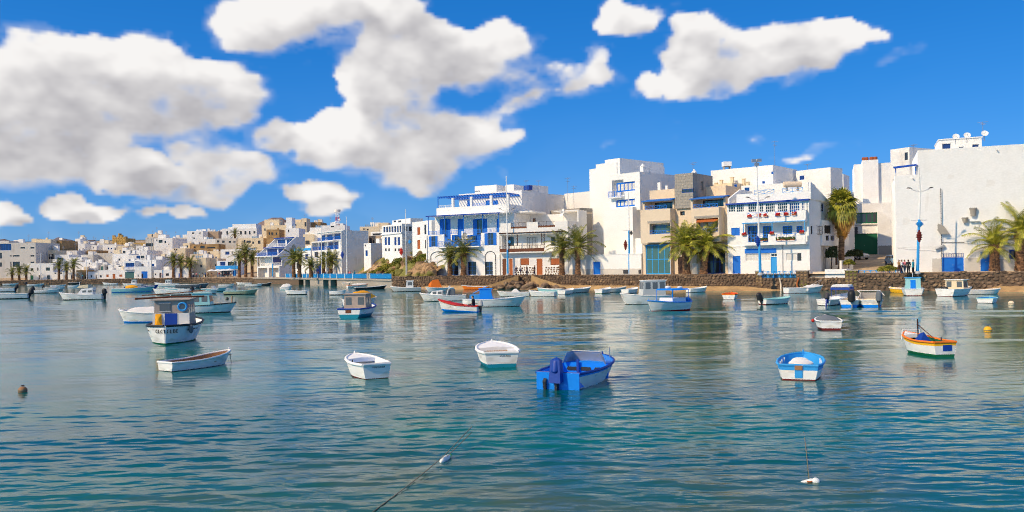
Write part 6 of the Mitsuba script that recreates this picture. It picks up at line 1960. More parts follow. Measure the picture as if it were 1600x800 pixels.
def person(p, heading, shirt, trousers, label, group=None, walk=0.0, pose=None, hair='hair', scale=1.0, bag=None):
    t = Thing('person', label, 'person', group)
    J = pose or standing(rng, walk)
    body, limb = skeleton(J)
    a = heading
    M = np.eye(4)
    M[:2, :2] = [[math.cos(a), -math.sin(a)], [math.sin(a), math.cos(a)]]
    M[:3, :3] *= scale
    M[:3, 3] = p

    def P(n, m, mt):
        m = tm(m) if isinstance(m, m3.Manifold) else m.copy()
        m.apply_transform(M); return t.part(n, m, mt, True)
    P('body', body, 'skin')
    P('shirt', limb(lambda a, b: (a in ('neck', 'chest') and b in ('chest', 'waist')) or 'shoulder' in b or 'shoulder' in a, .018), 'cloth_' + shirt)
    P('trousers', limb(lambda a, b: a == 'waist' or 'thigh' in b or 'thigh' in a or 'knee' in a, .02), 'cloth_' + trousers)
    P('hair', hull(np.vstack([ball(J['head'] + [-.03, 0, .075], (.09, .09, .085), 1).vertices, ball(J['head'] + [-.06, 0, .0], (.055, .07, .06), 1).vertices])), hair)
    if bag: P('bag', ball(J['hip'] + [-.05, .3, -.05], (.12, .09, .16), 1), 'cloth_' + bag)
    return t


for u, D, hd, s, tr, lab, wk, bag in ((1405, 104.8, 2.0, 'tan', 'brown', 'person in tan, leftmost of the group on the right promenade', .3, None), (1409, 104.6, 2.6, 'white', 'navy', 'person in a white top, second in the group on the right promenade', .2, None), (1413.5, 104.9, .5, 'pink', 'grey', 'person in a pink top in the middle of the right promenade group', .2, None),
                                      (1419.5, 104.5, 1.1, 'black', 'black', 'person all in black left of the blue lamp column', .35, 'black'), (1427, 104.3, 2.4, 'teal', 'black', 'person in a teal top standing at the blue lamp column', .1, 'teal')):
    p = at(u, 428, D); person([p[0], p[1], float(ground(p[0], p[1]))], hd, s, tr, lab, walk=wk, bag=bag)
g = np.random.default_rng(88)
cl = list(CLOTH)
PL = sorted([302, 307, 312, 317, 321, 325, 331, 343, 350, 356, 361, 253, 129, 222.5])
ORD = ['first', 'second', 'third', 'fourth', 'fifth', 'sixth', 'seventh', 'eighth', 'ninth', 'tenth', 'eleventh', 'twelfth', 'thirteenth', 'fourteenth']
for i, (u, D) in enumerate([(302, 283), (307, 282.5), (312, 283), (317, 282), (321, 283), (325, 282), (331, 282.5), (343, 281), (350, 280), (356, 279), (361, 278.5), (253, 284), (129, 285), (222.5, 284.5)]):
    p = at(u, 433, D); c1, c2 = cl[(i * 3 + 1) % 10], ['navy', 'black', 'tan', 'grey'][i % 4]
    person([p[0], p[1], float(ground(p[0], p[1]))], g.uniform(0, 6), c1, c2, f'person in a {c1} top on the left promenade, {ORD[PL.index(u)]} person from the left', 'people on the left promenade', walk=g.uniform(0, .4))
for i, u in enumerate((455, 463, 471, 476, 482, 493, 499, 528, 533, 536)):
    p = np.array([*wall_at(u, 1.6 + (i % 3) * .8), 0]); p[2] = max(float(ground(*p[:2])), 1.72)
    person(p, g.uniform(0, 6), cl[(i * 7 + 1) % 10], ['navy', 'black', 'tan', 'grey'][i % 4], f'person in a {cl[(i * 7 + 1) % 10]} top behind the pier railing, {ORD[i]} from the left', 'people behind the pier railing', walk=g.uniform(0, .3))
for i, (u, c1, lab) in enumerate(((800, 'navy', 'person in dark blue by the brown door of the timber-balcony house'), (807, 'grey', 'person in grey before the left stone cladding panel'), (817, 'brown', 'person in brown before the left stone cladding panel'), (829, 'black', 'person in black at the drainpipe of the timber-balcony house'))):
    p = np.array([*wall_at(u, 1.5), 0]); p[2] = float(ground(*p[:2]))
    person(p, g.uniform(0, 6), c1, 'navy', lab, walk=.2)

# café parasols and tables on the promenade
for i, (u, D) in enumerate(((331, 283.5), (341, 282), (350, 281.5), (359, 280.5))):
    p = at(u, 433, D); z = float(ground(p[0], p[1]))
    t = Thing('parasol', f'{ORD[i]} white café parasol from the left under the sky-blue balcony', 'parasol', 'café parasols on the left promenade')
    t.part('pole', tube([[p[0], p[1], z], [p[0], p[1], z + 2.5]], .04, 6), 'greypaint')
    t.part('canopy', lathe([(.001, 2.75), (.8, 2.5), (1.6, 2.15), (1.6, 2.08), (.8, 2.43), (.001, 2.66)], [p[0], p[1], z], 8), 'whitepaint')
    t = Thing('cafe_table', f'small red café table under the {ORD[i]} white parasol', 'table', 'café tables on the left promenade')
    t.part('tabletop', lathe([(0, .72), (.4, .72), (.4, .76), (0, .76)], [p[0] + .6, p[1] - .5, z], 12), 'redpaint')
    t.part('leg', tube([[p[0] + .6, p[1] - .5, z], [p[0] + .6, p[1] - .5, z + .72]], .04, 6), 'darkmetal')
# ------------------------------------------------------------------ boats
mat('hull_white', mikit.proc(lambda p, n, uv: MIX((.78, .76, .71), (.50, .44, .34), SS(.50, .80, FB(p.x * 2.2, p.y * 2.2, p.z * 5.0, 3)) * .55)), .4, spec=.45)
mat('hull_grey', (.50, .52, .50), .45)
mat('hull_blue', hexc(18, 128, 228), .35)
mat('hull_teal', hexc(20, 130, 150), .4)
mat('hull_dark', (.025, .028, .03), .5)
mat('hull_maroon', hexc(105, 30, 22), .5)
mat('hull_green', hexc(20, 100, 60), .5)
mat('hull_pale', hexc(150, 200, 200), .45)
mat('tarp_grey', (.12, .14, .16), .8)
mat('tarp_white', (.66, .65, .62), .8)
mat('tarp_orange', hexc(240, 165, 20), .75)
mat('tarp_blue', hexc(40, 130, 200), .75)
mat('cabin_taupe', hexc(165, 150, 138), .6)
mat('boat_pane', (.10, .12, .13), .1, spec=.8)
mat('screen', {'type': 'rgb', 'value': [.45, .44, .42]}, .12, spec=.6)
mat('rope', (.20, .16, .10), .9)
mat('plank_wood', hexc(150, 110, 75), .7)
SHAPE = {'transom': ([0, .15, .3, .5, .7, .82, .92, .97, 1], [.80, .92, .98, 1, .90, .72, .42, .2, .03]),
         'double': ([0, .03, .1, .2, .35, .5, .7, .82, .92, .97, 1], [.04, .36, .68, .88, .98, 1, .90, .72, .42, .2, .03]),
         'sharp': ([0, .05, .2, .4, .55, .75, .88, .96, 1], [.03, .24, .66, .95, 1, .78, .48, .2, .03])}


class Boat:
    """Local axes: x from stern (0) to bow (L), y to port, z up from the waterline."""

    def __init__(self, name, label, u, v, dirn, L, B, fb=.55, stern='transom', hull='hull_white', bottom='hull_maroon', rail='whitepaint', inside='whitepaint', stripe=.08, bow=.35, band=None, category='boat', group=None, deck=0.0, rake=.16, trim=0.0, floor=.08, seats=2, dz=0.0, rail_r=.045):
        self.t = Thing(name, label, category, group)
        self.L, self.B, self.fb, self.bow, self.rail_r = L, B, fb, bow, rail_r
        c = on_water(u, v)
        e = c[:2] / np.hypot(*c[:2])
        d = dirn[0] * np.array([e[1], -e[0]]) + dirn[1] * e   # heading as seen along the line of sight
        d /= np.hypot(*d)
        M = np.eye(4)
        M[:2, 0], M[:2, 1] = d, [-d[1], d[0]]
        M[:3, 3] = [c[0] - d[0] * L / 2, c[1] - d[1] * L / 2, dz]
        if trim:
            R = trimesh.transformations.rotation_matrix(-trim, [0, 1, 0], [L * .2, 0, 0])
            M = M @ R
        self.M = M
        n = 25
        self.ts = ts = np.linspace(0, 1, n) ** .9
        ts[-1] = 1
        self.half = np.interp(ts, *SHAPE[stern]) * B / 2
        self.g = fb * (1 + bow * 1.6 * np.clip(ts - .35, 0, 1) ** 1.6 + .10 * np.clip(.3 - ts, 0, 1))
        zk = np.where(ts > .78, -.28 + (ts - .78) / .22 * .26, -.28)
        if stern != 'transom': zk = np.where(ts < .08, -.28 + (.08 - ts) / .08 * .12, zk)
        pw = .20 + .62 * np.clip(ts - .45, 0, 1)
        if stern != 'transom': pw = pw + .35 * np.clip(.2 - ts, 0, 1) / .2
        fr = [0, .25, .5, .75, 1.0]
        zs = stripe

        def y_at(z, off=0.0):
            k = np.clip((z - zk) / (self.g - zk), 0, 1)
            return np.maximum(self.half * k ** pw - off, .004)
        self.y_at = y_at
        X = ts * L

        def xr(z):  # the stem rakes forward
            k = np.clip((z - zk) / (self.g - zk), 0, 1)
            return X + (k - 1) * rake * np.clip((ts - .6) / .4, 0, 1) ** 2 * L * .6
        self.xr = xr

        def skin(zrows, off=0.0, flip=False):
            rows = []
            for z in zrows:
                y = y_at(z, off)
                rows.append((np.stack([xr(z), y, z], -1), np.stack([xr(z), -y, z], -1)))
            v, f = [], []
            for s in (0, 1):
                base = len(v) * n
                P = [r[s] for r in rows]
                b0 = sum(len(q) for q in v)
                v += P
                for j in range(len(P) - 1):
                    for i in range(n - 1):
                        a = b0 + j * n + i
                        q = [a, a + 1, a + n + 1, a + n]
                        f.append(q if (s == 1) != flip else q[::-1])
            return np.vstack(v), f

        def closed(zrows):
            v, f = skin(zrows)
            k, h = len(zrows), len(v) // 2
            for j in range(k - 1):  # transom
                f.append([j * n, (j + 1) * n, h + (j + 1) * n, h + j * n])
                e = n - 1
                f.append([j * n + e, h + j * n + e, h + (j + 1) * n + e, (j + 1) * n + e])
            m = trimesh.Trimesh(v, np.vstack([[[q[0], q[1], q[2]], [q[0], q[2], q[3]]] for q in f]), process=False)
            return m
        zg = self.g
        low = np.minimum(zs + 0 * zg, zg - .1)
        top = zg - (band[1] if band else 0)
        self.put('hull', closed([low + (top - low) * k for k in (0, .33, .66, 1)]), hull, 50)
        self.put('bottom', closed([zk + (low - zk) * k for k in (0, .5, 1)]), bottom, 50)
        if band: self.put('sheer_strake', closed([top, top + (zg - top) * .5, zg]), band[0], 50)
        # inside: liner and floor
        fl = np.maximum(zk + .1, floor)
        v, f = skin([fl, fl + (zg - fl) * .5, zg - .01], .045, True)
        h = len(v) // 2
        for i in range(n - 1): f.append([i, i + 1, h + i + 1, h + i])
        for j in range(2): f.append([h + j * n, h + (j + 1) * n, (j + 1) * n, j * n])
        v[:, 0] = np.clip(v[:, 0], .05, None)
        self.put('liner', trimesh.Trimesh(v, np.vstack([[[q[0], q[1], q[2]], [q[0], q[2], q[3]]] for q in f]), process=False), inside, 40)
        # gunwale
        y = y_at(zg)
        pts = np.vstack([np.stack([X, y, zg], -1), np.stack([X, -y, zg], -1)[::-1]])
        if stern == 'transom': pts = np.vstack([pts, pts[:1]])
        self.put('gunwale', tube(pts, rail_r, 6), rail, 60)
        for i in range(seats):
            k = .28 + .34 * i
            x = k * L
            zz = float(np.interp(k, ts, zg)) - .17
            yy = float(np.interp(k, ts, y)) - .05
            self.put('thwart', bx(x - .11, x + .11, -yy, yy, zz - .03, zz), inside if inside != 'whitepaint' else 'whitepaint')
        if deck:
            k0 = 1 - deck
            i0 = np.searchsorted(ts, k0)
            P = np.stack([X[i0:], y[i0:], zg[i0:] + .012], -1); Q = P * [1, -1, 1]
            C = P * [1, 0, 1] + [0, 0, .05]
            m = len(P)
            vv = np.vstack([P, C, Q, P[:1] - [0, 0, .12], Q[:1] - [0, 0, .12]])
            ff = [[i, m + i, m + i + 1, i + 1] for i in range(m - 1)] + [[m + i, 2 * m + i, 2 * m + i + 1, m + i + 1] for i in range(m - 1)] + [[0, 3 * m, 3 * m + 1, m], [m, 3 * m + 1, 2 * m, m]]
            self.put('foredeck', trimesh.Trimesh(vv, np.vstack([[[q[0], q[1], q[2]], [q[0], q[2], q[3]]] for q in ff]), process=False), inside if inside in ('hull_blue', 'whitepaint', 'hull_pale') else 'whitepaint', 40)
        self.put('bow_post', tube([[L * .985, 0, zg[-1] - .1], [L * .985, 0, zg[-1] + .12]], .03, 5), rail)

    def put(self, name, mesh, m, smooth=False, of=None, label=None):
        mesh = tm(mesh) if isinstance(mesh, m3.Manifold) else mesh.copy()
        mesh.apply_transform(self.M)
        return self.t.part(name, mesh, m, smooth, label, None, of)

    def gz(self, k): return float(np.interp(k, self.ts, self.g))
    def gy(self, k): return float(np.interp(k, self.ts, self.half))

    def block(self, k0, k1, z1, m, wf=.8, z0=.08, slope=.0, front=0.0, windows=('side', 'front', 'aft'), pane='boat_pane', roof=None, over=.12, wz=(.5, .86), name='cabin', door=None):
        """A cabin from k0 to k1 of the length, its front raked by slope; window panes stand in frames on its faces."""
        L = self.L
        x0, x1 = k0 * L, k1 * L
        w0, w1 = min(self.gy(k0), self.gy(k1) + .15) * wf, max(self.gy(k1) * wf, .25)
        P = [(x0, s * w0, z0) for s in (-1, 1)] + [(x1, s * w1, z0) for s in (-1, 1)] + [(x0, s * w0 * .94, z1) for s in (-1, 1)] + [(x1 - slope, s * w1 * .94, z1 - front) for s in (-1, 1)]
        k = self.put(name, hull(P), m)
        za, zb = z0 + (z1 - z0) * wz[0], z0 + (z1 - z0) * wz[1]
        if 'side' in windows:
            nw = max(1, int((x1 - x0 - slope) / .6))
            for s in (-1, 1):
                for i in range(nw):
                    a, b = x0 + (x1 - x0 - slope) * (i + .15) / nw, x0 + (x1 - x0 - slope) * (i + .85) / nw
                    wa, wb = w0 + (w1 - w0) * (a - x0) / (x1 - x0), w0 + (w1 - w0) * (b - x0) / (x1 - x0)
                    q = []
                    for x, w, z in ((a, wa, za), (b, wb, za), (b, wb, zb - front * .5), (a, wa, zb)):
                        f_ = 1 - .06 * (z - z0) / (z1 - z0)
                        q += [(x, s * (w * f_ - .02), z), (x, s * (w * f_ + .02), z)]
                    self.put('window', hull(q), pane)
        if 'front' in windows:
            xa, xb = x1 - slope * (za - z0) / (z1 - z0), x1 - slope * (zb - z0) / (z1 - z0)
            for a, b in ((-.9, -.08), (.08, .9)):
                self.put('window', hull([(x + dx, y * w1 * .9, z) for x, z in ((xa, za), (xb, zb - front)) for y in (a, b) for dx in (-.02, .02)]), pane)
        if 'aft' in windows:
            for a, b in ((-.88, -.3), (.3, .88)):
                self.put('window', bx(x0 - .015, x0 + .02, a * w0 * .93 if a < 0 else a * w0 * .93, b * w0 * .93, za, zb), pane)
        if door: self.put('cabin_door', bx(x0 - .03, x0 + .01, -w0 * .33, w0 * .33, z0 + .1, z0 + (z1 - z0) * .62 if isinstance(door, tuple) else zb), door if isinstance(door, str) else door[0])
        if roof: self.put('cabin_roof', bx(x0 - over, x1 - slope + over, -w0 - .05, w0 + .05, z1 + .003 - (front if slope else 0) * 0, z1 + .06), roof)
        return k

    def canopy(self, k0, k1, z1, m='whitepaint', posts='steel', wf=.85, thick=.06):
        L = self.L
        w = self.gy((k0 + k1) / 2) * wf
        self.put('canopy_roof', hull([(k0 * L, s * w, z1) for s in (-1, 1)] + [(k1 * L, s * w * .95, z1) for s in (-1, 1)] + [(k0 * L, s * w * .8, z1 + thick) for s in (-1, 1)] + [(k1 * L, s * w * .8, z1 + thick) for s in (-1, 1)]), m)
        for k in (k0 + .01, k1 - .01):
            for s in (-1, 1): self.put('canopy_post', tube([[k * L, s * w * .93, self.gz(k) - .05], [k * L, s * w * .93, z1 + .01]], .028, 5), posts)

    def windscreen(self, k, h=.42, rake=.3, m='screen', frame='steel'):
        L = self.L
        z0 = self.gz(k)
        w0 = self.gy(k) * .92
        w1 = w0 * .82
        x = k * L
        self.put('windscreen', hull([(x + d, s * w0 * .8, z0) for s in (-1, 1) for d in (0, .012)] + [(x - rake + d, s * w1 * .8, z0 + h) for s in (-1, 1) for d in (0, .012)]), m)
        for s in (-1, 1): self.put('side_screen', hull([(x, s * w0 * .8, z0), (x - rake, s * w1 * .8, z0 + h), (x - .55, s * w0, z0), (x - rake - .32, s * w1 * .95, z0 + h * .9), (x, s * (w0 * .8 + .012), z0), (x - rake, s * (w1 * .8 + .012), z0 + h), (x - .55, s * (w0 + .012), z0), (x - rake - .32, s * (w1 * .95 + .012), z0 + h * .9)]), m)
        self.put('screen_frame', tube([[x - .55, w0, z0], [x - rake - .32, w1 * .95, z0 + h * .9], [x - rake, w1 * .8, z0 + h], [x - rake, -w1 * .8, z0 + h], [x - rake - .32, -w1 * .95, z0 + h * .9], [x - .55, -w0, z0]], .016, 5), frame)

    def outboard(self, cowl='black', leg='greypaint', y=0.0, tilt=0.0, s=1.0, cover=None):
        z = self.gz(0)
        R = trimesh.transformations.rotation_matrix(tilt, [0, 1, 0], [-.1, y, z])

        def P(n, m, mt):
            m = m.copy(); m.apply_transform(R); self.put(n, m, mt, 40)
        P('motor_cowl', hull(np.vstack([ball([-.12 * s, y, z + .38 * s], (.2 * s, .16 * s, .15 * s), 1).vertices, ball([-.16 * s, y, z + .10 * s], (.24 * s, .17 * s, .10 * s), 1).vertices])), cowl)
        P('motor_leg', hull([[-.26 * s, y - .05, z + .02], [-.26 * s, y + .05, z + .02], [-.04 * s, y - .05, z + .02], [-.04 * s, y + .05, z + .02], [-.24 * s, y - .03, -.35], [-.24 * s, y + .03, -.35], [-.1 * s, y - .03, -.35], [-.1 * s, y + .03, -.35]]), leg)
        P('motor_bracket', bx(-.1, .08, y - .12, y + .12, z - .22, z + .03), leg)
        if cover: P('motor_cover', hull([[-.34, y - .2, z - .28], [-.34, y + .2, z - .28], [.1, y - .2, z - .25], [.1, y + .2, z - .25], [-.26, y - .15, z + .44], [-.26, y + .15, z + .44], [.02, y - .13, z + .42], [.02, y + .13, z + .42], [-.1, y, z + .52]]), cover)

    def tarp(self, k0, k1, m, h=.25, ridge=None, sag=.02, drop=.06):
        """A cover stretched over a ridge, hanging a little over the sides."""
        n, c = 11, 9
        v = []
        for i in range(n):
            k = k0 + (k1 - k0) * i / (n - 1)
            w, z = self.gy(k) + .03, self.gz(k)
            hh = h * (1 - abs(2 * (i / (n - 1)) - 1) ** 3 * .6)
            for j in range(c):
                q = j / (c - 1) * 2 - 1
                zz = z + hh * (1 - abs(q) ** 1.25) + .03 * math.sin(i * 1.9 + j) * (abs(q) < .9) - sag * math.sin(i * 2.4)
                v.append([k * self.L, q * w, zz if abs(q) < 1 else z - drop])
        f = [[i * c + j, (i + 1) * c + j, (i + 1) * c + j + 1, i * c + j + 1] for i in range(n - 1) for j in range(c - 1)]
        v = np.array(v)
        for i, row in ((0, 0), (n - 1, n - 1)):
            pass
        self.put('cover', (lambda m_: m_)(trimesh.Trimesh(v, np.vstack([[[q[0], q[1], q[2]], [q[0], q[2], q[3]]] for q in f]), process=False)), m, 50)

    def text(self, s, h, x0, z, side=0, m='black', dx=.92):
        """Lettering on the transom (side 0) or along a side (+1 port, -1 starboard) starting at x0."""
        for i, ch in enumerate(s):
            if ch == ' ': continue
            q = meshkit.text_mesh(ch, h, .004, True)
            if side == 0:
                Q = np.array([[0, 0, -1, -.004], [-1, 0, 0, x0 - i * h * dx], [0, 1, 0, z], [0, 0, 0, 1.0]])
            q.apply_transform(Q)
            self.put('letter', q, m)


def mooring(b, k, du, dv, label=None):
    """A line from the bow down into the water."""
    p = (b.M @ np.array([b.L * k, 0, b.gz(k), 1]))[:3]
    e = on_water(du, dv, -.3)
    q = (p + e) / 2 - [0, 0, .12]
    b.t.part('mooring_line', tube([p, q, e], .012, 4), 'rope')


# ---- the boats in the foreground, nearest first
b = Boat('motor_boat', 'open blue motorboat with a windscreen and a covered outboard, nearest to the camera', 910, 596, (.34, .94), 4.5, 1.85, .55, hull='hull_white', bottom='hull_grey', rail='deepblue', inside='hull_blue', stripe=.02, bow=.3, deck=.40, seats=1, rake=.3, band=('hull_blue', .10))
b.put('transom_board', bx(-.05, -.004, -b.gy(0) * .98, b.gy(0) * .98, .02, b.gz(0) + .02), 'hull_blue')
for s in (-1, 1): b.put('stern_box', bx(.05, .5, s * .42 - .28, s * .42 + .28, .1, .48), 'hull_blue')
b.put('bulkhead', bx(2.62, 2.68, -.80, .80, .08, .60), 'hull_blue')
for y in (-.5, .0, .5): b.put('locker_opening', hull([[2.615, y + s * w, .32 + t] for s in (-1, 1) for w, t in ((.16, .0), (.2, .06), (.16, .13))] + [[2.60, y + s * w, .32 + t] for s in (-1, 1) for w, t in ((.16, .0), (.2, .06), (.16, .13))]), 'hull_dark')
b.put('steering_post', bx(2.5, 2.56, .22, .30, .1, .72), 'deepblue')
b.windscreen(.66, .40, .28)
b.outboard('deepblue', 'hull_dark', 0, .0, .95, cover='deepblue')
b.put('small_motor', hull([[-.1, .36, .40], [-.1, .46, .40], [-.2, .36, .30], [-.2, .46, .30], [-.12, .38, -.2], [-.12, .44, -.2], [-.04, .38, -.2]]), 'hull_dark')
b.put('bow_rail', tube([[3.6, -.55, .7], [3.62, -.55, .98], [4.1, -.38, 1.0], [4.12, -.36, .72]], .014, 5), 'steel')

b = Boat('rowing_boat', 'white rowing boat with a sky-blue top strake and a blue patch on its transom', 1252, 586, (.05, 1), 3.3, 1.55, .52, bottom='hull_maroon', rail='skyblue', inside='skyblue', stripe=.07, bow=.25, band=('skyblue', .17), seats=1)
b.put('motor_pad', bx(-.03, -.004, -.12, .12, .12, .37), 'skyblue')
b.put('wood_pad', bx(-.05, -.004, -.12, .12, .38, .53), 'plank_wood')
b.put('thwart', bx(.5, .95, -.62, .62, .36, .40), 'whitepaint')
b.put('bundle', cat([ball([1.6, 0, .42], (.6, .42, .12), 2), ball([2.0, .05, .46], (.45, .3, .12), 2)]), 'tarp_white', True)
for k in (.25, .4, .55, .7):
    for s in (-1, 1): b.put('rib', bx(k * 3.3 - .03, k * 3.3 + .03, s * b.gy(k) * .87 - .02, s * b.gy(k) * .87 + .02, .28, b.gz(k) - .02), 'whitepaint')

b = Boat('rowing_boat', 'white rowing boat with a blue inside, dark red waterline and small stern letters', 571, 587, (-.30, .95), 2.7, 1.28, .54, bottom='hull_maroon', inside='whitepaint', rail='whitepaint', stripe=.06, bow=.35, deck=.38, seats=1, rail_r=.06)
for x in (.75, 1.45): b.put('thwart', bx(x - .2, x + .2, -.50, .50, .33, .37), 'hull_blue')
b.text('TRAPERAN', .06, .20, .42, dx=1.05)
b.put('oarlock', tube([[.9, .62, .55], [.9, .62, .68]], .02, 5), 'darkmetal')

b = Boat('rowing_boat', 'white rowing boat with a teal waterline and a brown hatch in its white deck', 776, 568, (-.12, .99), 3.4, 1.65, .60, bottom='hull_teal', inside='whitepaint', rail='whitepaint', stripe=.18, bow=.3, deck=.5, seats=1, rail_r=.065)
b.put('hatch', bx(.95, 1.66, -.42, .40, .50, .54), 'plank_wood')
b.put('side_deck', hull([[.3, -.75, .56], [1.7, -.80, .60], [1.7, -.42, .60], [.3, -.35, .56], [.3, -.75, .53], [1.7, -.80, .57], [1.7, -.42, .57], [.3, -.35, .53]]), 'whitepaint')
b.text('JERONI', .07, .1, .45, dx=1.15)

b = Boat('rowing_boat', 'long low white rowing boat lying alone in front of the cabin boat', 311, 574, (.80, .60), 3.15, 1.2, .36, bottom='hull_dark', inside='plank_wood', rail='whitepaint', stripe=.04, bow=.75, seats=3)
mooring(b, .99, 364, 578)

b = Boat('fishing_boat', 'small white fishing boat with an orange rim, green bottom and blue stern square', 1445, 553, (-.55, .83), 2.7, 1.22, .60, bottom='hull_green', rail='orangepaint', inside='hull_green', stripe=.12, bow=.45, band=('yellowpaint', .15), deck=.22, seats=1, rail_r=.05)
b.put('stern_patch', bx(-.02, -.004, -.28, .10, .26, .50), 'deepblue')
b.put('mast', tube([[1.7, .05, .2], [1.75, .05, 1.45]], .03, 6), 'darkwood')
b.put('boom', tube([[1.7, .05, 1.2], [.8, -.15, .62]], .018, 5), 'darkwood')
b.put('blue_bundle', hull([[1.2, -.25, .5], [1.7, -.3, .5], [1.2, .3, .5], [1.7, .3, .5], [1.4, 0, .92], [1.6, .05, .85]]), 'deepblue')
b.put('stern_seat', bx(.12, .55, -.5, .5, .5, .56), 'orangepaint')
b.put('tiller', tube([[.25, 0, .5], [.25, 0, .8]], .03, 5), 'darkmetal')
b.put('frame', tube([[2.3, .45, .55], [2.3, .4, .95], [2.3, -.4, .95], [2.3, -.45, .55]], .02, 5), 'whitepaint')

b = Boat('cabin_boat', 'white cabin boat with a taupe wheelhouse, blue door and black-lettered rounded stern', 277, 531, (.20, .98), 6.2, 2.75, .98, 'double', bottom='hull_green', rail='hull_dark', inside='whitepaint', stripe=.07, bow=.25, seats=0, rail_r=.07, floor=.3)
b.block(.26, .60, 2.35, 'cabin_taupe', .74, .4, slope=.3, windows=('side',), wz=(.62, .86))
b.put('lower_panel', bx(.26 * 6.2 - .06, .26 * 6.2 - .015, -.98, .98, .45, 1.62), 'tarp_white')
b.put('cabin_door', bx(.26 * 6.2 - .10, .26 * 6.2 - .063, -.32, .32, .6, 1.62), 'deepblue')
b.put('window', bx(.26 * 6.2 - .05, .26 * 6.2 + .01, .05, .6, 1.76, 2.18), 'boat_pane')
b.put('window_frame', cat([bx(.26 * 6.2 - .07, .26 * 6.2 - .052, .0, .65, 2.18, 2.24), bx(.26 * 6.2 - .07, .26 * 6.2 - .052, .0, .65, 1.70, 1.76)]), 'greypaint')
ring = trimesh.creation.torus(.22, .055, 20, 8); ring.apply_transform(trimesh.transformations.rotation_matrix(math.pi / 2, [0, 1, 0])); ring.apply_translation([.26 * 6.2 - .08, -.62, 1.98])
b.put('life_ring', ring, 'skyblue', True)
b.put('yellow_oilskin', hull([[1.45, .45, .8], [1.45, .85, .8], [1.52, .5, 1.6], [1.52, .82, 1.6], [1.4, .65, 1.3]]), 'tarp_orange')
b.put('cabin_roof', bx(1.45, 3.5, -1.04, 1.04, 2.353, 2.41), 'cabin_taupe')
b.put('spar', tube([[1.6, 1.9, 2.47], [2.5, .2, 2.52], [3.2, -1.5, 2.49]], .06, 6), 'brownwood')
b.put('rub_strip', cat([tube([[k * 6.2 + .0, s * (b.gy(k) + .02), .72], [(k + .2) * 6.2, s * (b.gy(k + .2) + .02), .74]], .025, 5) for k in (.12,) for s in (-1, 1)]), 'hull_dark')
b.put('fender', ball([.9, -1.18, .75], (.13, .13, .25), 1), 'tarp_grey')
st = np.array([.0, .0])
for i, ch in enumerate('CLOTILDE'):
    q = meshkit.text_mesh(ch, .19, .02, True)
    y = .46 - i * .145
    k = float(np.interp(abs(y), [0, .5, .95], [.004, .052, .115]))
    a = math.atan2((np.interp(min(abs(y) + .1, 1), [0, .5, .95], [.004, .052, .115]) - k) * 6.2, .1) * (-1 if y < 0 else 1)
    Q = np.array([[math.sin(a) * 1.0, 0, -math.cos(a), k * 6.2 - .10], [-math.cos(a), 0, -math.sin(a), y + .05 + (.03 if y > 0 else -.03)], [0, 1, 0, .62], [0, 0, 0, 1.0]])
    q.apply_transform(Q)
    b.put('letter', q, 'black')

b = Boat('motor_boat', 'white motorboat under a pleated white cover left of the taupe cabin boat', 230, 503, (-.93, .36), 4.4, 1.9, .75, bottom='hull_blue', stripe=.09, bow=.4, seats=0, group=None)
b.tarp(.02, .8, 'tarp_white', .42)
b.put('bow_plate', bx(4.0, 4.3, -.1, .1, 1.0, 1.04), 'whitepaint')
b = Boat('fishing_boat', 'old white fishing boat with a pale green wheelhouse behind the taupe cabin boat', 318, 489, (.97, -.25), 6.0, 2.1, .72, 'double', bottom='hull_maroon', rail='hull_dark', inside='hull_pale', stripe=.10, bow=.35, seats=1)
b.block(.36, .64, 1.85, 'hull_pale', .7, .3, slope=.2, roof='hull_pale')
b.put('stem_post', tube([[5.6, 0, .8], [5.65, 0, 1.55]], .06, 6), 'plank_wood')
b.put('spar', tube([[-2.6, .2, 1.75], [1.0, .1, 1.95], [3.2, 0, 2.15]], .055, 6), 'brownwood')
b.put('spar_post', tube([[-.0, .2, .6], [-.05, .2, 1.85]], .05, 5), 'whitepaint')

b = Boat('cabin_boat', 'white cabin boat with a dark blue rail and teal waterline, seen from its broad stern', 562, 494, (.30, .95), 5.6, 2.35, .72, bottom='hull_teal', rail='deepblue', inside='whitepaint', stripe=.30, bow=.35, seats=0, rail_r=.07)
b.block(.28, .62, 1.85, 'cabin_taupe', .82, .3, slope=.3, roof='cabin_taupe', wz=(.45, .85))
b.put('stern_plate', bx(-.03, -.004, -.18, .28, .42, .66), 'brownwood')
b = Boat('motor_boat', 'white boat under a bright orange-yellow cover behind the broad-sterned cabin boat', 566, 477, (.5, .86), 5.2, 2.2, .7, bottom='hull_dark', stripe=.06, bow=.35, seats=0)
b.tarp(.05, .85, 'tarp_orange', .85)
b.put('blue_bundle', ball([.3, -.35, .95], (.35, .35, .32), 2), 'tarp_blue', True)

b = Boat('rowing_boat', 'white boat with a dark grey cover and red waterline before the moored cluster', 1294, 513, (-.12, 1), 3.0, 1.45, .50, bottom='hull_maroon', stripe=.12, bow=.35, seats=0)
b.tarp(.02, .97, 'tarp_grey', .22)
b.put('fender', ball([2.4, .75, .4], .1, 1), 'redpaint')

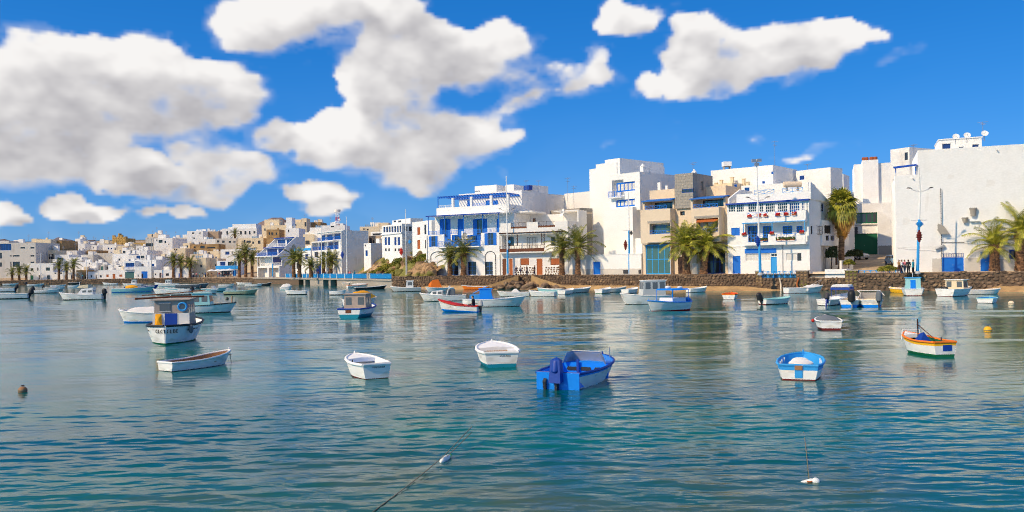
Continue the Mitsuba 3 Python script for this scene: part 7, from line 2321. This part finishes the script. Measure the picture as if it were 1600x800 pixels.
# ---- mid-water boats
b = Boat('cabin_boat', 'white cabin boat with a raked arch and grey screen, bow to the left', 692, 470, (-1, .08), 5.4, 1.9, .62, bottom='hull_dark', stripe=.04, bow=.6, seats=0, deck=.4)
b.block(.50, .82, 1.25, 'whitepaint', .7, .4, slope=.5, front=.1)
b.put('arch', tube([[2.2, .8, .6], [1.9, .75, 1.7], [1.9, -.75, 1.7], [2.2, -.8, .6]], .06, 6), 'whitepaint')
b.put('screen', bx(1.3, 2.3, -.62, .62, .6, 1.35), 'tarp_grey')
b.put('bow_rail', tube([[4.3, .5, .8], [4.9, .25, 1.45], [5.2, 0, 1.5], [4.9, -.25, 1.45], [4.3, -.5, .8]], .02, 5), 'steel')
b = Boat('motor_boat', 'white boat with an upright orange cover tied up below the sea wall', 686, 456, (-.9, -.4), 4.6, 1.8, .6, bottom='hull_dark', stripe=.05, bow=.4, seats=0)
b.put('cover', hull([[2.0, -.6, .7], [2.0, .6, .7], [3.9, -.4, .8], [3.9, .4, .8], [2.4, 0, 2.0], [3.4, 0, 1.9], [4.1, 0, 1.3]]), 'orangepaint')
run = b = Boat('motor_boat', 'white boat with an orange-red inside under way, steered by a man in dark clothes', 716, 487, (-.92, .38), 3.9, 1.5, .52, bottom='hull_blue', rail='redpaint', inside='redpaint', stripe=.10, bow=.9, seats=2, trim=.06, rail_r=.05)
b.tarp(.45, .97, 'redpaint', .12)
b.outboard('greypaint', 'darkmetal')
J = {'head': (.05, 0, .78), 'neck': (0, 0, .62), 'chest': (-.02, 0, .46), 'waist': (-.03, 0, .22), 'hip': (-.04, 0, .06)}
for s, y in (('L', .18), ('R', -.18)):
    J.update({'shoulder' + s: (-.01, y, .56), 'elbow' + s: (.0, y * 1.3, .28), 'wrist' + s: (.2 if s == 'L' else -.22, y * 1.25, .2), 'hand' + s: (.27 if s == 'L' else -.3, y * 1.2, .2), 'thigh' + s: (.02, y * .55, .05), 'knee' + s: (.42, y * .7, .10), 'ankle' + s: (.45, y * .7, -.30), 'toe' + s: (.6, y * .7, -.33)})
c = (b.M @ np.array([.55, 0, .5, 1]))[:3]
person(c, math.atan2(b.M[1, 0], b.M[0, 0]), 'black', 'navy', 'man in dark clothes sitting at the outboard of the orange-red boat', pose={k: np.array(v, float) for k, v in J.items()})
b = Boat('fishing_boat', 'white fishing boat with a blue cabin and a red stern waterline, bow to the right', 772, 479, (1, -.06), 6.2, 2.0, .72, 'double', bottom='hull_maroon', rail='whitepaint', inside='skyblue', stripe=.05, bow=.45, seats=0)
b.block(.28, .50, 1.75, 'hull_blue', .8, .3, slope=.25, roof='hull_blue', windows=('front',))
b.block(.12, .28, 1.2, 'tarp_blue', .8, .3, windows=(), name='engine_box')
b.put('blue_pole', tube([[1.0, .3, 1.3], [2.4, .2, 2.0]], .05, 5), 'skyblue')
b.put('side_deck', bx(3.2, 5.2, -.6, .6, .74, .78), 'tarp_blue')
b = Boat('cabin_boat', 'grey-white cabin boat moored below the rocky mound', 634, 455.5, (-1, .05), 5.0, 1.9, .62, bottom='hull_dark', stripe=.08, bow=.5, hull='hull_grey', seats=0, deck=.4)
b.block(.25, .50, 1.75, 'whitepaint', .75, .3, slope=.2, roof='whitepaint')
b = Boat('rowing_boat', 'white dinghy with a small peaked cover right of the blue-cabin fishing boat', 802, 463, (-1, .1), 4.2, 1.5, .5, bottom='hull_dark', stripe=.04, bow=.4, seats=1)
b.put('cover', hull([[1.2, -.5, .5], [1.2, .5, .5], [2.4, -.5, .55], [2.4, .5, .55], [1.7, 0, 1.0], [2.0, 0, .95]]), 'tarp_white')

big = b = Boat('cabin_boat', 'big white boat with a tall hardtop cabin moored beside the blue-cabin boat', 1010, 475, (-.95, -.3), 5.3, 2.0, .8, 'double', bottom='hull_dark', stripe=.05, bow=.45, seats=0, deck=.3)
b.block(.16, .62, 2.3, 'hull_grey', .8, .5, slope=.25, roof='whitepaint', wz=(.55, .92))
mooring(b, .99, 985, 482)
b = Boat('cabin_boat', 'white boat with a bright blue cabin frame and red bow beside the hardtop boat', 1046, 486, (-.66, -.75), 5.2, 2.1, .75, 'double', bottom='redpaint', rail='hull_blue', inside='hull_blue', stripe=.13, bow=.35, seats=0)
b.canopy(.22, .62, 1.75, 'hull_blue', 'hull_blue', .92, .12)
b.block(.25, .58, 1.1, 'whitepaint', .75, .3, windows=())
b.put('roof_clutter', cat([ball([1.6, .3, 1.95], (.3, .2, .12), 1), ball([2.4, -.3, 1.97], (.25, .25, .14), 1)]), 'tarp_white')
b.put('boat_hook', tube([[3.3, -.9, 1.0], [3.0, -2.0, -.2]], .03, 5), 'whitepaint')
b.put('fishing_gear', ball([.6, .2, .9], (.4, .35, .2), 1), 'tarp_blue')

# ---- the row along the beach
ROW = [
    ('rowing_boat', 'pale green rowing boat lying left of the row along the beach', 859, 457.5, (-.95, .3), 3.8, 'hull_pale', 'hull_green', 'whitepaint'),
    ('rowing_boat', 'low white rowing boat in front of the pale green one', 847, 463, (-1, .35), 3.6, 'hull_white', 'hull_dark', 'whitepaint'),
    ('rowing_boat', 'white broad-sterned rowing boat third in the row along the beach', 886, 459.5, (.42, .9), 3.6, 'hull_white', 'hull_dark', 'whitepaint'),
    ('rowing_boat', 'grey-white rowing boat with an upturned bow in the row along the beach', 906, 457, (.7, .7), 4.4, 'hull_grey', 'hull_dark', 'whitepaint'),
    ('rowing_boat', 'white rowing boat with a green waterline left of the hardtop boat', 944, 458, (.45, .88), 3.4, 'hull_white', 'hull_green', 'whitepaint'),
    ('rowing_boat', 'grey rowing boat with a raised bow beside the green-lined white boat', 960, 456.5, (.9, .3), 3.6, 'hull_grey', 'hull_dark', 'plank_wood'),
    ('rowing_boat', 'white square-sterned rowing boat directly left of the big hardtop boat', 986, 458, (.5, .85), 3.2, 'hull_white', 'hull_dark', 'whitepaint'),
    ('rowing_boat', 'white dinghy at the sand right of the blue-cabin boat', 1090, 456.5, (.8, .55), 3.0, 'hull_white', 'hull_dark', 'whitepaint'),
    ('rowing_boat', 'small orange boat pulled up on the slipway below the white house with blue shutters', 742, 452.5, (-.95, .2), 4.6, 'orangepaint', 'hull_maroon', 'plank_wood'),
    ('rowing_boat', 'white boat with a tan deck drawn up beside the orange boat', 723, 450.5, (-.9, .3), 4.4, 'hull_white', 'hull_dark', 'plank_wood'),
]
for nm, lab, u, v, d, L, hl, bt, ins in ROW:
    Boat(nm, lab, u, v, d, L, 1.5, .52, hull=hl, bottom=bt, inside=ins, stripe=.06, bow=.55, seats=2)
b = Boat('rowing_boat', 'white dinghy with a bright orange-red inside near the beach', 1141, 467, (.12, 1), 2.6, 1.65, .55, bottom='hull_maroon', rail='orangepaint', inside='redpaint', stripe=.04, bow=.2, band=('orangepaint', .10), seats=1)
b.put('motor_pad', bx(-.03, -.004, -.1, .1, .2, .4), 'whitepaint')
b = Boat('motor_boat', 'white and pale teal dinghy with a black tilted outboard in mid-water', 1213, 475, (.75, .65), 3.3, 1.5, .5, bottom='hull_maroon', rail='hull_pale', inside='hull_pale', stripe=.07, bow=.35, seats=1)
b.outboard('black', 'black', 0, -.5, 1.35)
b = Boat('motor_boat', 'white motorboat with a fender and grey cover below the wide stone pillar', 1257, 458, (.86, .5), 5.0, 1.8, .65, bottom='hull_maroon', stripe=.05, bow=.5, seats=0, deck=.4)
b.tarp(.5, .92, 'tarp_white', .3)
b.put('fender', ball([2.4, -.95, .4], (.14, .14, .22), 1), 'tarp_white')
b.put('bow_rail', tube([[3.6, .6, .9], [4.6, .25, 1.5], [4.9, 0, 1.5], [4.6, -.25, 1.5], [3.6, -.6, .9]], .02, 5), 'steel')

# ---- the cluster below the side street
b = Boat('motor_boat', 'small white boat with a blue outboard at the left end of the moored cluster', 1298, 476, (.30, .95), 4.0, 1.5, .5, bottom='hull_dark', stripe=.05, bow=.4, seats=1)
b.outboard('darkmetal', 'deepblue', -.35, .35, 1.25)
b = Boat('motor_boat', 'motorboat with a white and blue canopy inside the moored cluster', 1316, 473, (.2, .98), 4.6, 1.8, .6, bottom='hull_blue', stripe=.06, bow=.4, seats=1)
b.canopy(.3, .75, 1.5, 'tarp_white', 'deepblue', .95, .22)
b.put('canopy_side', bx(1.35, 3.4, -.84, .84, 1.25, 1.46), 'deepblue')
b = Boat('motor_boat', 'cream motorboat with a blue stern and big black outboard mid-cluster', 1331, 478, (.1, 1), 4.4, 1.8, .55, bottom='hull_blue', inside='cream', stripe=.22, bow=.4, seats=1)
b.outboard('black', 'greypaint', -.25, -.35, 1.9)
b = Boat('motor_boat', 'cream motorboat with a railed windscreen and dark outboard at the right end of the cluster', 1357, 478, (-.12, 1), 4.8, 2.0, .58, bottom='hull_blue', inside='cream', stripe=.2, bow=.4, seats=1, rail_r=.06)
b.windscreen(.55, .55, .2)
b.outboard('tarp_grey', 'darkmetal', -.5, -.3, 1.6)
b.put('stern_rail', tube([[.1, .9, .6], [.1, .9, 1.25], [2.4, .9, 1.35], [2.4, -.9, 1.35], [.1, -.98, 1.0]], .03, 5), 'whitepaint')
b = Boat('rowing_boat', 'small bright yellow boat left of the little blue-cabin boat', 1403, 457.5, (-.6, .8), 3.0, 1.3, .5, hull='yellowpaint', bottom='hull_dark', inside='yellowpaint', stripe=.04, bow=.4, seats=1)
b = Boat('cabin_boat', 'little white boat with a blue and white wheelhouse below the big blank building', 1426, 461, (-.05, 1), 4.6, 2.3, .72, bottom='hull_maroon', stripe=.07, bow=.3, seats=0)
b.block(.25, .6, 1.95, 'hull_pale', .72, .3, slope=.15, roof='skyblue', door='hull_blue', windows=('side',))
b.put('mast', tube([[2.0, 0, 1.9], [2.0, 0, 2.5]], .03, 5), 'whitepaint')
b = Boat('cabin_boat', 'white cabin boat with a pale framed windscreen below the big blank building', 1494, 462, (.42, .9), 5.0, 2.5, .75, bottom='hull_maroon', inside='cream', stripe=.05, bow=.35, seats=1)
b.block(.42, .72, 1.7, 'cream', .8, .3, slope=.4, roof='whitepaint', wz=(.45, .9))
b.put('motor_box', ball([.4, .2, .85], (.25, .4, .2), 1), 'black')
b = Boat('rowing_boat', 'low white flat boat moored right of the white cabin boat', 1535, 459.5, (.9, .35), 3.8, 1.5, .45, bottom='hull_dark', inside='cream', stripe=.04, bow=.4, seats=2)
b = Boat('rowing_boat', 'white dinghy with a light blue inside in front of the low flat boat', 1543, 473, (.15, 1), 2.6, 1.6, .42, bottom='hull_dark', inside='tarp_blue', rail='hull_pale', stripe=.05, bow=.2, seats=1)

# ---- below the pier
b = Boat('rowing_boat', 'round pale dinghy leaning on its side against the pier wall', 541, 449.5, (.1, 1), 2.4, 1.7, .7, hull='beige', bottom='beige', inside='cream', stripe=.05, bow=.2, seats=0, dz=.25)
b = Boat('motor_boat', 'boat with an orange rim and grey cover below the pier', 559, 449.5, (.95, .3), 4.4, 1.6, .5, bottom='hull_dark', rail='orangepaint', stripe=.05, bow=.5, seats=0)
b.tarp(.2, .9, 'tarp_white', .35)
b = Boat('rowing_boat', 'long dark rowing boat with a pale rail below the pier end', 580, 452, (.97, .25), 6.0, 1.5, .42, hull='hull_dark', bottom='hull_dark', inside='brownwood', stripe=.04, bow=.9, seats=3)
FAR = [  # name, label, u, v, heading, length, hull, bottom, what stands on it
    ('motor_boat', 'white motor cruiser with a stepped cabin alone on the left water', 127, 468.5, (-.95, -.3), 7.0, 'hull_white', 'hull_dark', 'cruiser'),
    ('motor_boat', 'white motorboat with a black outboard at the left edge, the nearer one', 10, 467, (-1, .12), 7.5, 'hull_white', 'hull_dark', 'outboard'),
    ('motor_boat', 'white motorboat behind the nearer one at the left edge', 0, 456, (-1, .1), 7.0, 'hull_white', 'hull_dark', 'outboard'),
    ('motor_boat', 'white motorboat with a dark outboard, foremost of the left group', 74, 458, (.95, .3), 5.2, 'hull_white', 'hull_dark', 'outboard'),
    ('motor_boat', 'white motorboat with a windscreen behind the foremost of the left group', 85, 453.5, (.95, .2), 5.0, 'hull_white', 'hull_dark', 'screen'),
    ('rowing_boat', 'small white boat with a dark rail at the back of the left group', 91, 449, (1, .1), 4.5, 'hull_white', 'hull_dark', ''),
    ('motor_boat', 'white boat with a black motor close under the far left sea wall', 56, 447, (1, .1), 5.5, 'hull_white', 'hull_dark', 'outboard'),
    ('rowing_boat', 'white open boat nearest the far left end of the sea wall', 17, 446, (1, .1), 5.5, 'hull_white', 'hull_dark', ''),
    ('rowing_boat', 'dark boat with a white rail under the left palm trio', 117, 444.5, (1, .1), 4.5, 'hull_dark', 'hull_dark', ''),
    ('rowing_boat', 'little white boat just behind the motor cruiser', 115, 449.5, (1, 0), 3.2, 'hull_white', 'hull_white', ''),
    ('rowing_boat', 'small white boat in front of the red-doored seafront house', 172, 445.5, (-1, .1), 5.0, 'hull_white', 'hull_dark', ''),
    ('fishing_boat', 'blue and white fishing boat carrying a yellow bundle', 209, 456.5, (.98, .1), 9.0, 'hull_pale', 'hull_blue', 'yellow'),
    ('fishing_boat', 'dark blue fishing boat with a high bow behind the yellow-bundled one', 222, 453, (.97, .2), 8.0, 'deepblue', 'hull_dark', ''),
    ('fishing_boat', 'crowded white boat with a small cabin nearest the blue garage door', 207, 447, (-1, .1), 6.0, 'hull_white', 'hull_dark', 'cabin'),
    ('motor_boat', 'white boat with a pale green cabin right of the dark blue fishing boat', 260, 448, (-1, .05), 7.0, 'hull_white', 'hull_pale', 'cabin'),
    ('rowing_boat', 'long dark green-grey boat in the middle of the left water', 301, 450, (1, .05), 8.5, 'tarp_grey', 'hull_dark', ''),
    ('rowing_boat', 'pale teal rowing boat with a tan rail before the long dark boat', 273, 455.5, (-1, .05), 4.4, 'hull_pale', 'hull_dark', ''),
    ('rowing_boat', 'long white-sided black-bottomed boat lying low in the left water', 268, 461, (-1, .08), 7.0, 'hull_white', 'hull_dark', ''),
    ('rowing_boat', 'small white flat boat right of the pale teal rowing boat', 292, 456.5, (1, 0), 3.6, 'hull_white', 'hull_dark', ''),
    ('motor_boat', 'white boat with a black outboard tilted up, right of the long dark boat', 322, 459.5, (.9, .3), 4.6, 'hull_white', 'hull_dark', 'outboard'),
    ('motor_boat', 'dark-decked motorboat with a pale blue screen behind the tilted outboard', 335, 455.5, (1, .1), 5.4, 'hull_pale', 'hull_dark', 'screen'),
    ('rowing_boat', 'small white and teal boat right of the pale blue screen', 354, 448.5, (1, .1), 4.2, 'hull_white', 'hull_teal', ''),
    ('rowing_boat', 'olive-green rowing boat with a white thwart alone in the left water', 377, 460, (1, .12), 6.2, 'leafgreen_hull', 'hull_dark', ''),
    ('rowing_boat', 'white boat close under the wall before the café', 349, 441.8, (1, 0), 4.6, 'hull_white', 'hull_dark', ''),
    ('rowing_boat', 'white boat left of a pair below the tall central palms', 381, 445.5, (-1, .1), 4.6, 'hull_white', 'hull_dark', ''),
    ('rowing_boat', 'white boat right of a pair below the stepped blue house', 397, 448.3, (1, .1), 4.6, 'hull_white', 'hull_dark', ''),
    ('rowing_boat', 'thin black boat right of the pair below the stepped blue house', 414, 446.5, (1, 0), 3.8, 'hull_dark', 'hull_dark', ''),
    ('rowing_boat', 'tiny pale boat with a peaked cover off the left end of the pier', 447, 453, (1, 0), 2.6, 'hull_white', 'hull_pale', 'peak'),
    ('rowing_boat', 'white rowing boat with a dark stern off the left end of the pier', 462, 460.5, (-1, .2), 4.0, 'hull_white', 'hull_dark', ''),
    ('rowing_boat', 'small white square boat left of the orange-covered boat', 528, 461, (1, .2), 2.9, 'hull_white', 'hull_dark', ''),
]
mat('leafgreen_hull', hexc(165, 168, 135), .5)
for nm, lab, u, v, d, L, hl, bt, ext in FAR:
    L *= .86
    d = (d[0], .36 if d[0] < 0 else -.30)
    B_ = L * .33 if L < 6 else L * .29
    b = Boat(nm, lab, u, v, d, L, B_, .55 if L < 6 else .75, hull=hl, bottom=bt, inside='whitepaint' if hl != 'hull_dark' else 'brownwood', stripe=.12, bow=.55, seats=2 if not ext else 1, rail='whitepaint' if hl not in ('leafgreen_hull',) else 'hull_pale', deck=.35 if nm == 'motor_boat' else 0)
    if ext == 'outboard': b.outboard('black', 'black', 0, -.35, 1.7)
    if ext == 'screen': b.windscreen(.55, .5, .3); b.outboard('black', 'black', 0, 0, 1.3)
    if ext == 'cabin': b.block(.3, .55, 1.7, 'whitepaint', .75, .3, slope=.3, roof='hull_pale')
    if ext == 'yellow': b.put('yellow_bundle', ball([L * .45, 0, .95], (1.2, .7, .45), 2), 'tarp_orange', True)
    if ext == 'peak': b.tarp(.1, .9, 'tarp_white', .6)
    if ext == 'cruiser':
        b.block(.2, .62, 1.75, 'whitepaint', .8, .4, slope=1.0, front=.15, wz=(.5, .75))
        b.put('flybridge', hull([[1.8, -.7, 1.75], [1.8, .7, 1.75], [3.4, -.6, 1.75], [3.4, .6, 1.75], [1.8, -.7, 2.2], [1.8, .7, 2.2], [3.0, -.6, 2.1], [3.0, .6, 2.1]]), 'cream')
        b.put('pole', tube([[3.2, 0, 2.0], [3.2, 0, 2.6]], .04, 5), 'whitepaint')
        b.outboard('black', 'black', 0, 0, 1.6)

# ---- buoys, floats, ropes, drifting things
def buoy(u, v, r, m, label, squash=1.0):
    c = on_water(u, v)
    t = Thing('buoy', label, 'buoy')
    t.part('float', ball([c[0], c[1], r * .35], (r, r, r * squash), 3), m, True)
    t.part('eye', (lambda q: (q.apply_translation([c[0], c[1], r * .35 + r * squash + .03]), q)[1])(trimesh.creation.torus(.05, .015, 12, 6)), 'darkmetal', True)
    t.part('band', lathe([(r * .99, -.03), (r * 1.03, 0), (r * .99, .03)], [c[0], c[1], r * .35], 20), 'rope')
buoy(35.5, 612.5, .145, 'plank_wood', 'small brown round buoy alone in the left foreground', .95)
buoy(1543.5, 518, .21, 'yellowpaint', 'yellow round mooring buoy at the right')
buoy(1580, 476, .24, 'cream', 'pale round buoy near the right edge')
buoy(152, 467.5, .28, 'tarp_white', 'small white float right of the motor cruiser')
buoy(355, 468, .22, 'black', 'tiny dark float right of the old fishing boat')
mat('plastic', (.72, .74, .70), .4)
c = on_water(258, 690)
m = trimesh.Trimesh(*trimesh.remesh.subdivide_loop(*[q for q in (trimesh.creation.box([.34, .14, .03]).vertices, trimesh.creation.box([.34, .14, .03]).faces)], iterations=2))
m.vertices += (meshkit.fbm(m.vertices * 14, 3)[:, None] - .5) * .05
m.apply_transform(trimesh.transformations.rotation_matrix(.4, [0, 0, 1])); m.apply_translation([c[0], c[1], .02])
single('plastic_bag', m, 'plastic', 'white scrap of plastic drifting in the left foreground', 'litter', smooth=True)

# the rope with its foam float in front, running up out of the water
D0 = on_water(695, 722)
pA, pB = at(738, 699, 18.6), at(528, 806, 12.2)
pA[2] = .42
t = Thing('rope', 'long dark mooring rope rising from the water in the foreground', 'rope')
mid = D0 + [0, 0, .14]
pts = [pB, at(600, 770, 13.9), mid, pA]
pts[0][2], pts[1][2] = .05, .06
t.part('strand', tube(np.array([np.array(pts[0]) + (np.array(pts[1]) - pts[0]) * k for k in np.linspace(0, 1, 5)] + [np.array(pts[1]) + (mid - pts[1]) * k - [0, 0, .02 * math.sin(math.pi * k)] for k in np.linspace(.1, 1, 9)] + [mid + (pA - mid) * k for k in np.linspace(.2, 1, 5)]), .008, 6), 'rope', True)
t.part('strand', tube(np.array([mid + [.05, -.02, -.02] + (pA - mid) * k * np.array([1, 1, .8]) for k in np.linspace(0, .9, 6)]), .007, 6), 'rope', True)
low = [on_water(u_, v_, .035) for u_, v_ in ((702, 722), (684, 737), (668, 749), (652, 758), (640, 771), (622, 786))]
t.part('strand', tube(np.array(low), .006, 5), 'black', True)
t = Thing('float', 'white foam float with a green end tied to the foreground rope', 'float')
d = (pA - D0) / np.linalg.norm(pA - D0)
R_ = trimesh.geometry.align_vectors([1, 0, 0], [d[0], d[1], .15])
for k, (s, r, m_) in enumerate(((-.10, .055, 'plastic'), (.04, .062, 'plastic'), (.16, .05, 'plastic'), (.22, .045, 'leaf_green_float'))):
    if m_ not in ('plastic',): mat('leaf_green_float', hexc(90, 190, 50), .5)
    q = ball([0, 0, 0], (.13, r, r), 2); q.vertices *= 1 + .12 * (meshkit.fbm(q.vertices * 20 + k, 2)[:, None] - .5)
    q.apply_transform(R_); q.apply_translation(np.array([D0[0], D0[1], .06]) + np.array([d[0], d[1], 0]) * s)
    t.part('foam', q, m_, True, label='green end of the float' if k == 3 else None)
# the bottle float on a line, right foreground
c = on_water(1266, 756)
t = Thing('float', 'white plastic canister floating on a thin line in the right foreground', 'float')
q = hull(np.vstack([ball([c[0] - .11, c[1], .025], (.07, .045, .035), 2).vertices, ball([c[0] + .02, c[1], .04], (.075, .055, .055), 2).vertices]))
t.part('canister', q, 'plastic', 40)
t.part('canister_end', ball([c[0] + .09, c[1] - .02, .045], (.075, .065, .07), 2), 'plastic', True)
t.part('tie', lathe([(.06, -.015), (.072, 0), (.06, .015)], [c[0] - .02, c[1], .05], 12), 'orangewood')
e = on_water(1254, 662)
single('line', tube([[c[0] - .02, c[1], .1], [(c[0] + e[0]) / 2, (c[1] + e[1]) / 2, .05], [e[0], e[1], .02]], .008, 5), 'rope', 'thin mooring line running away from the white canister', 'rope')
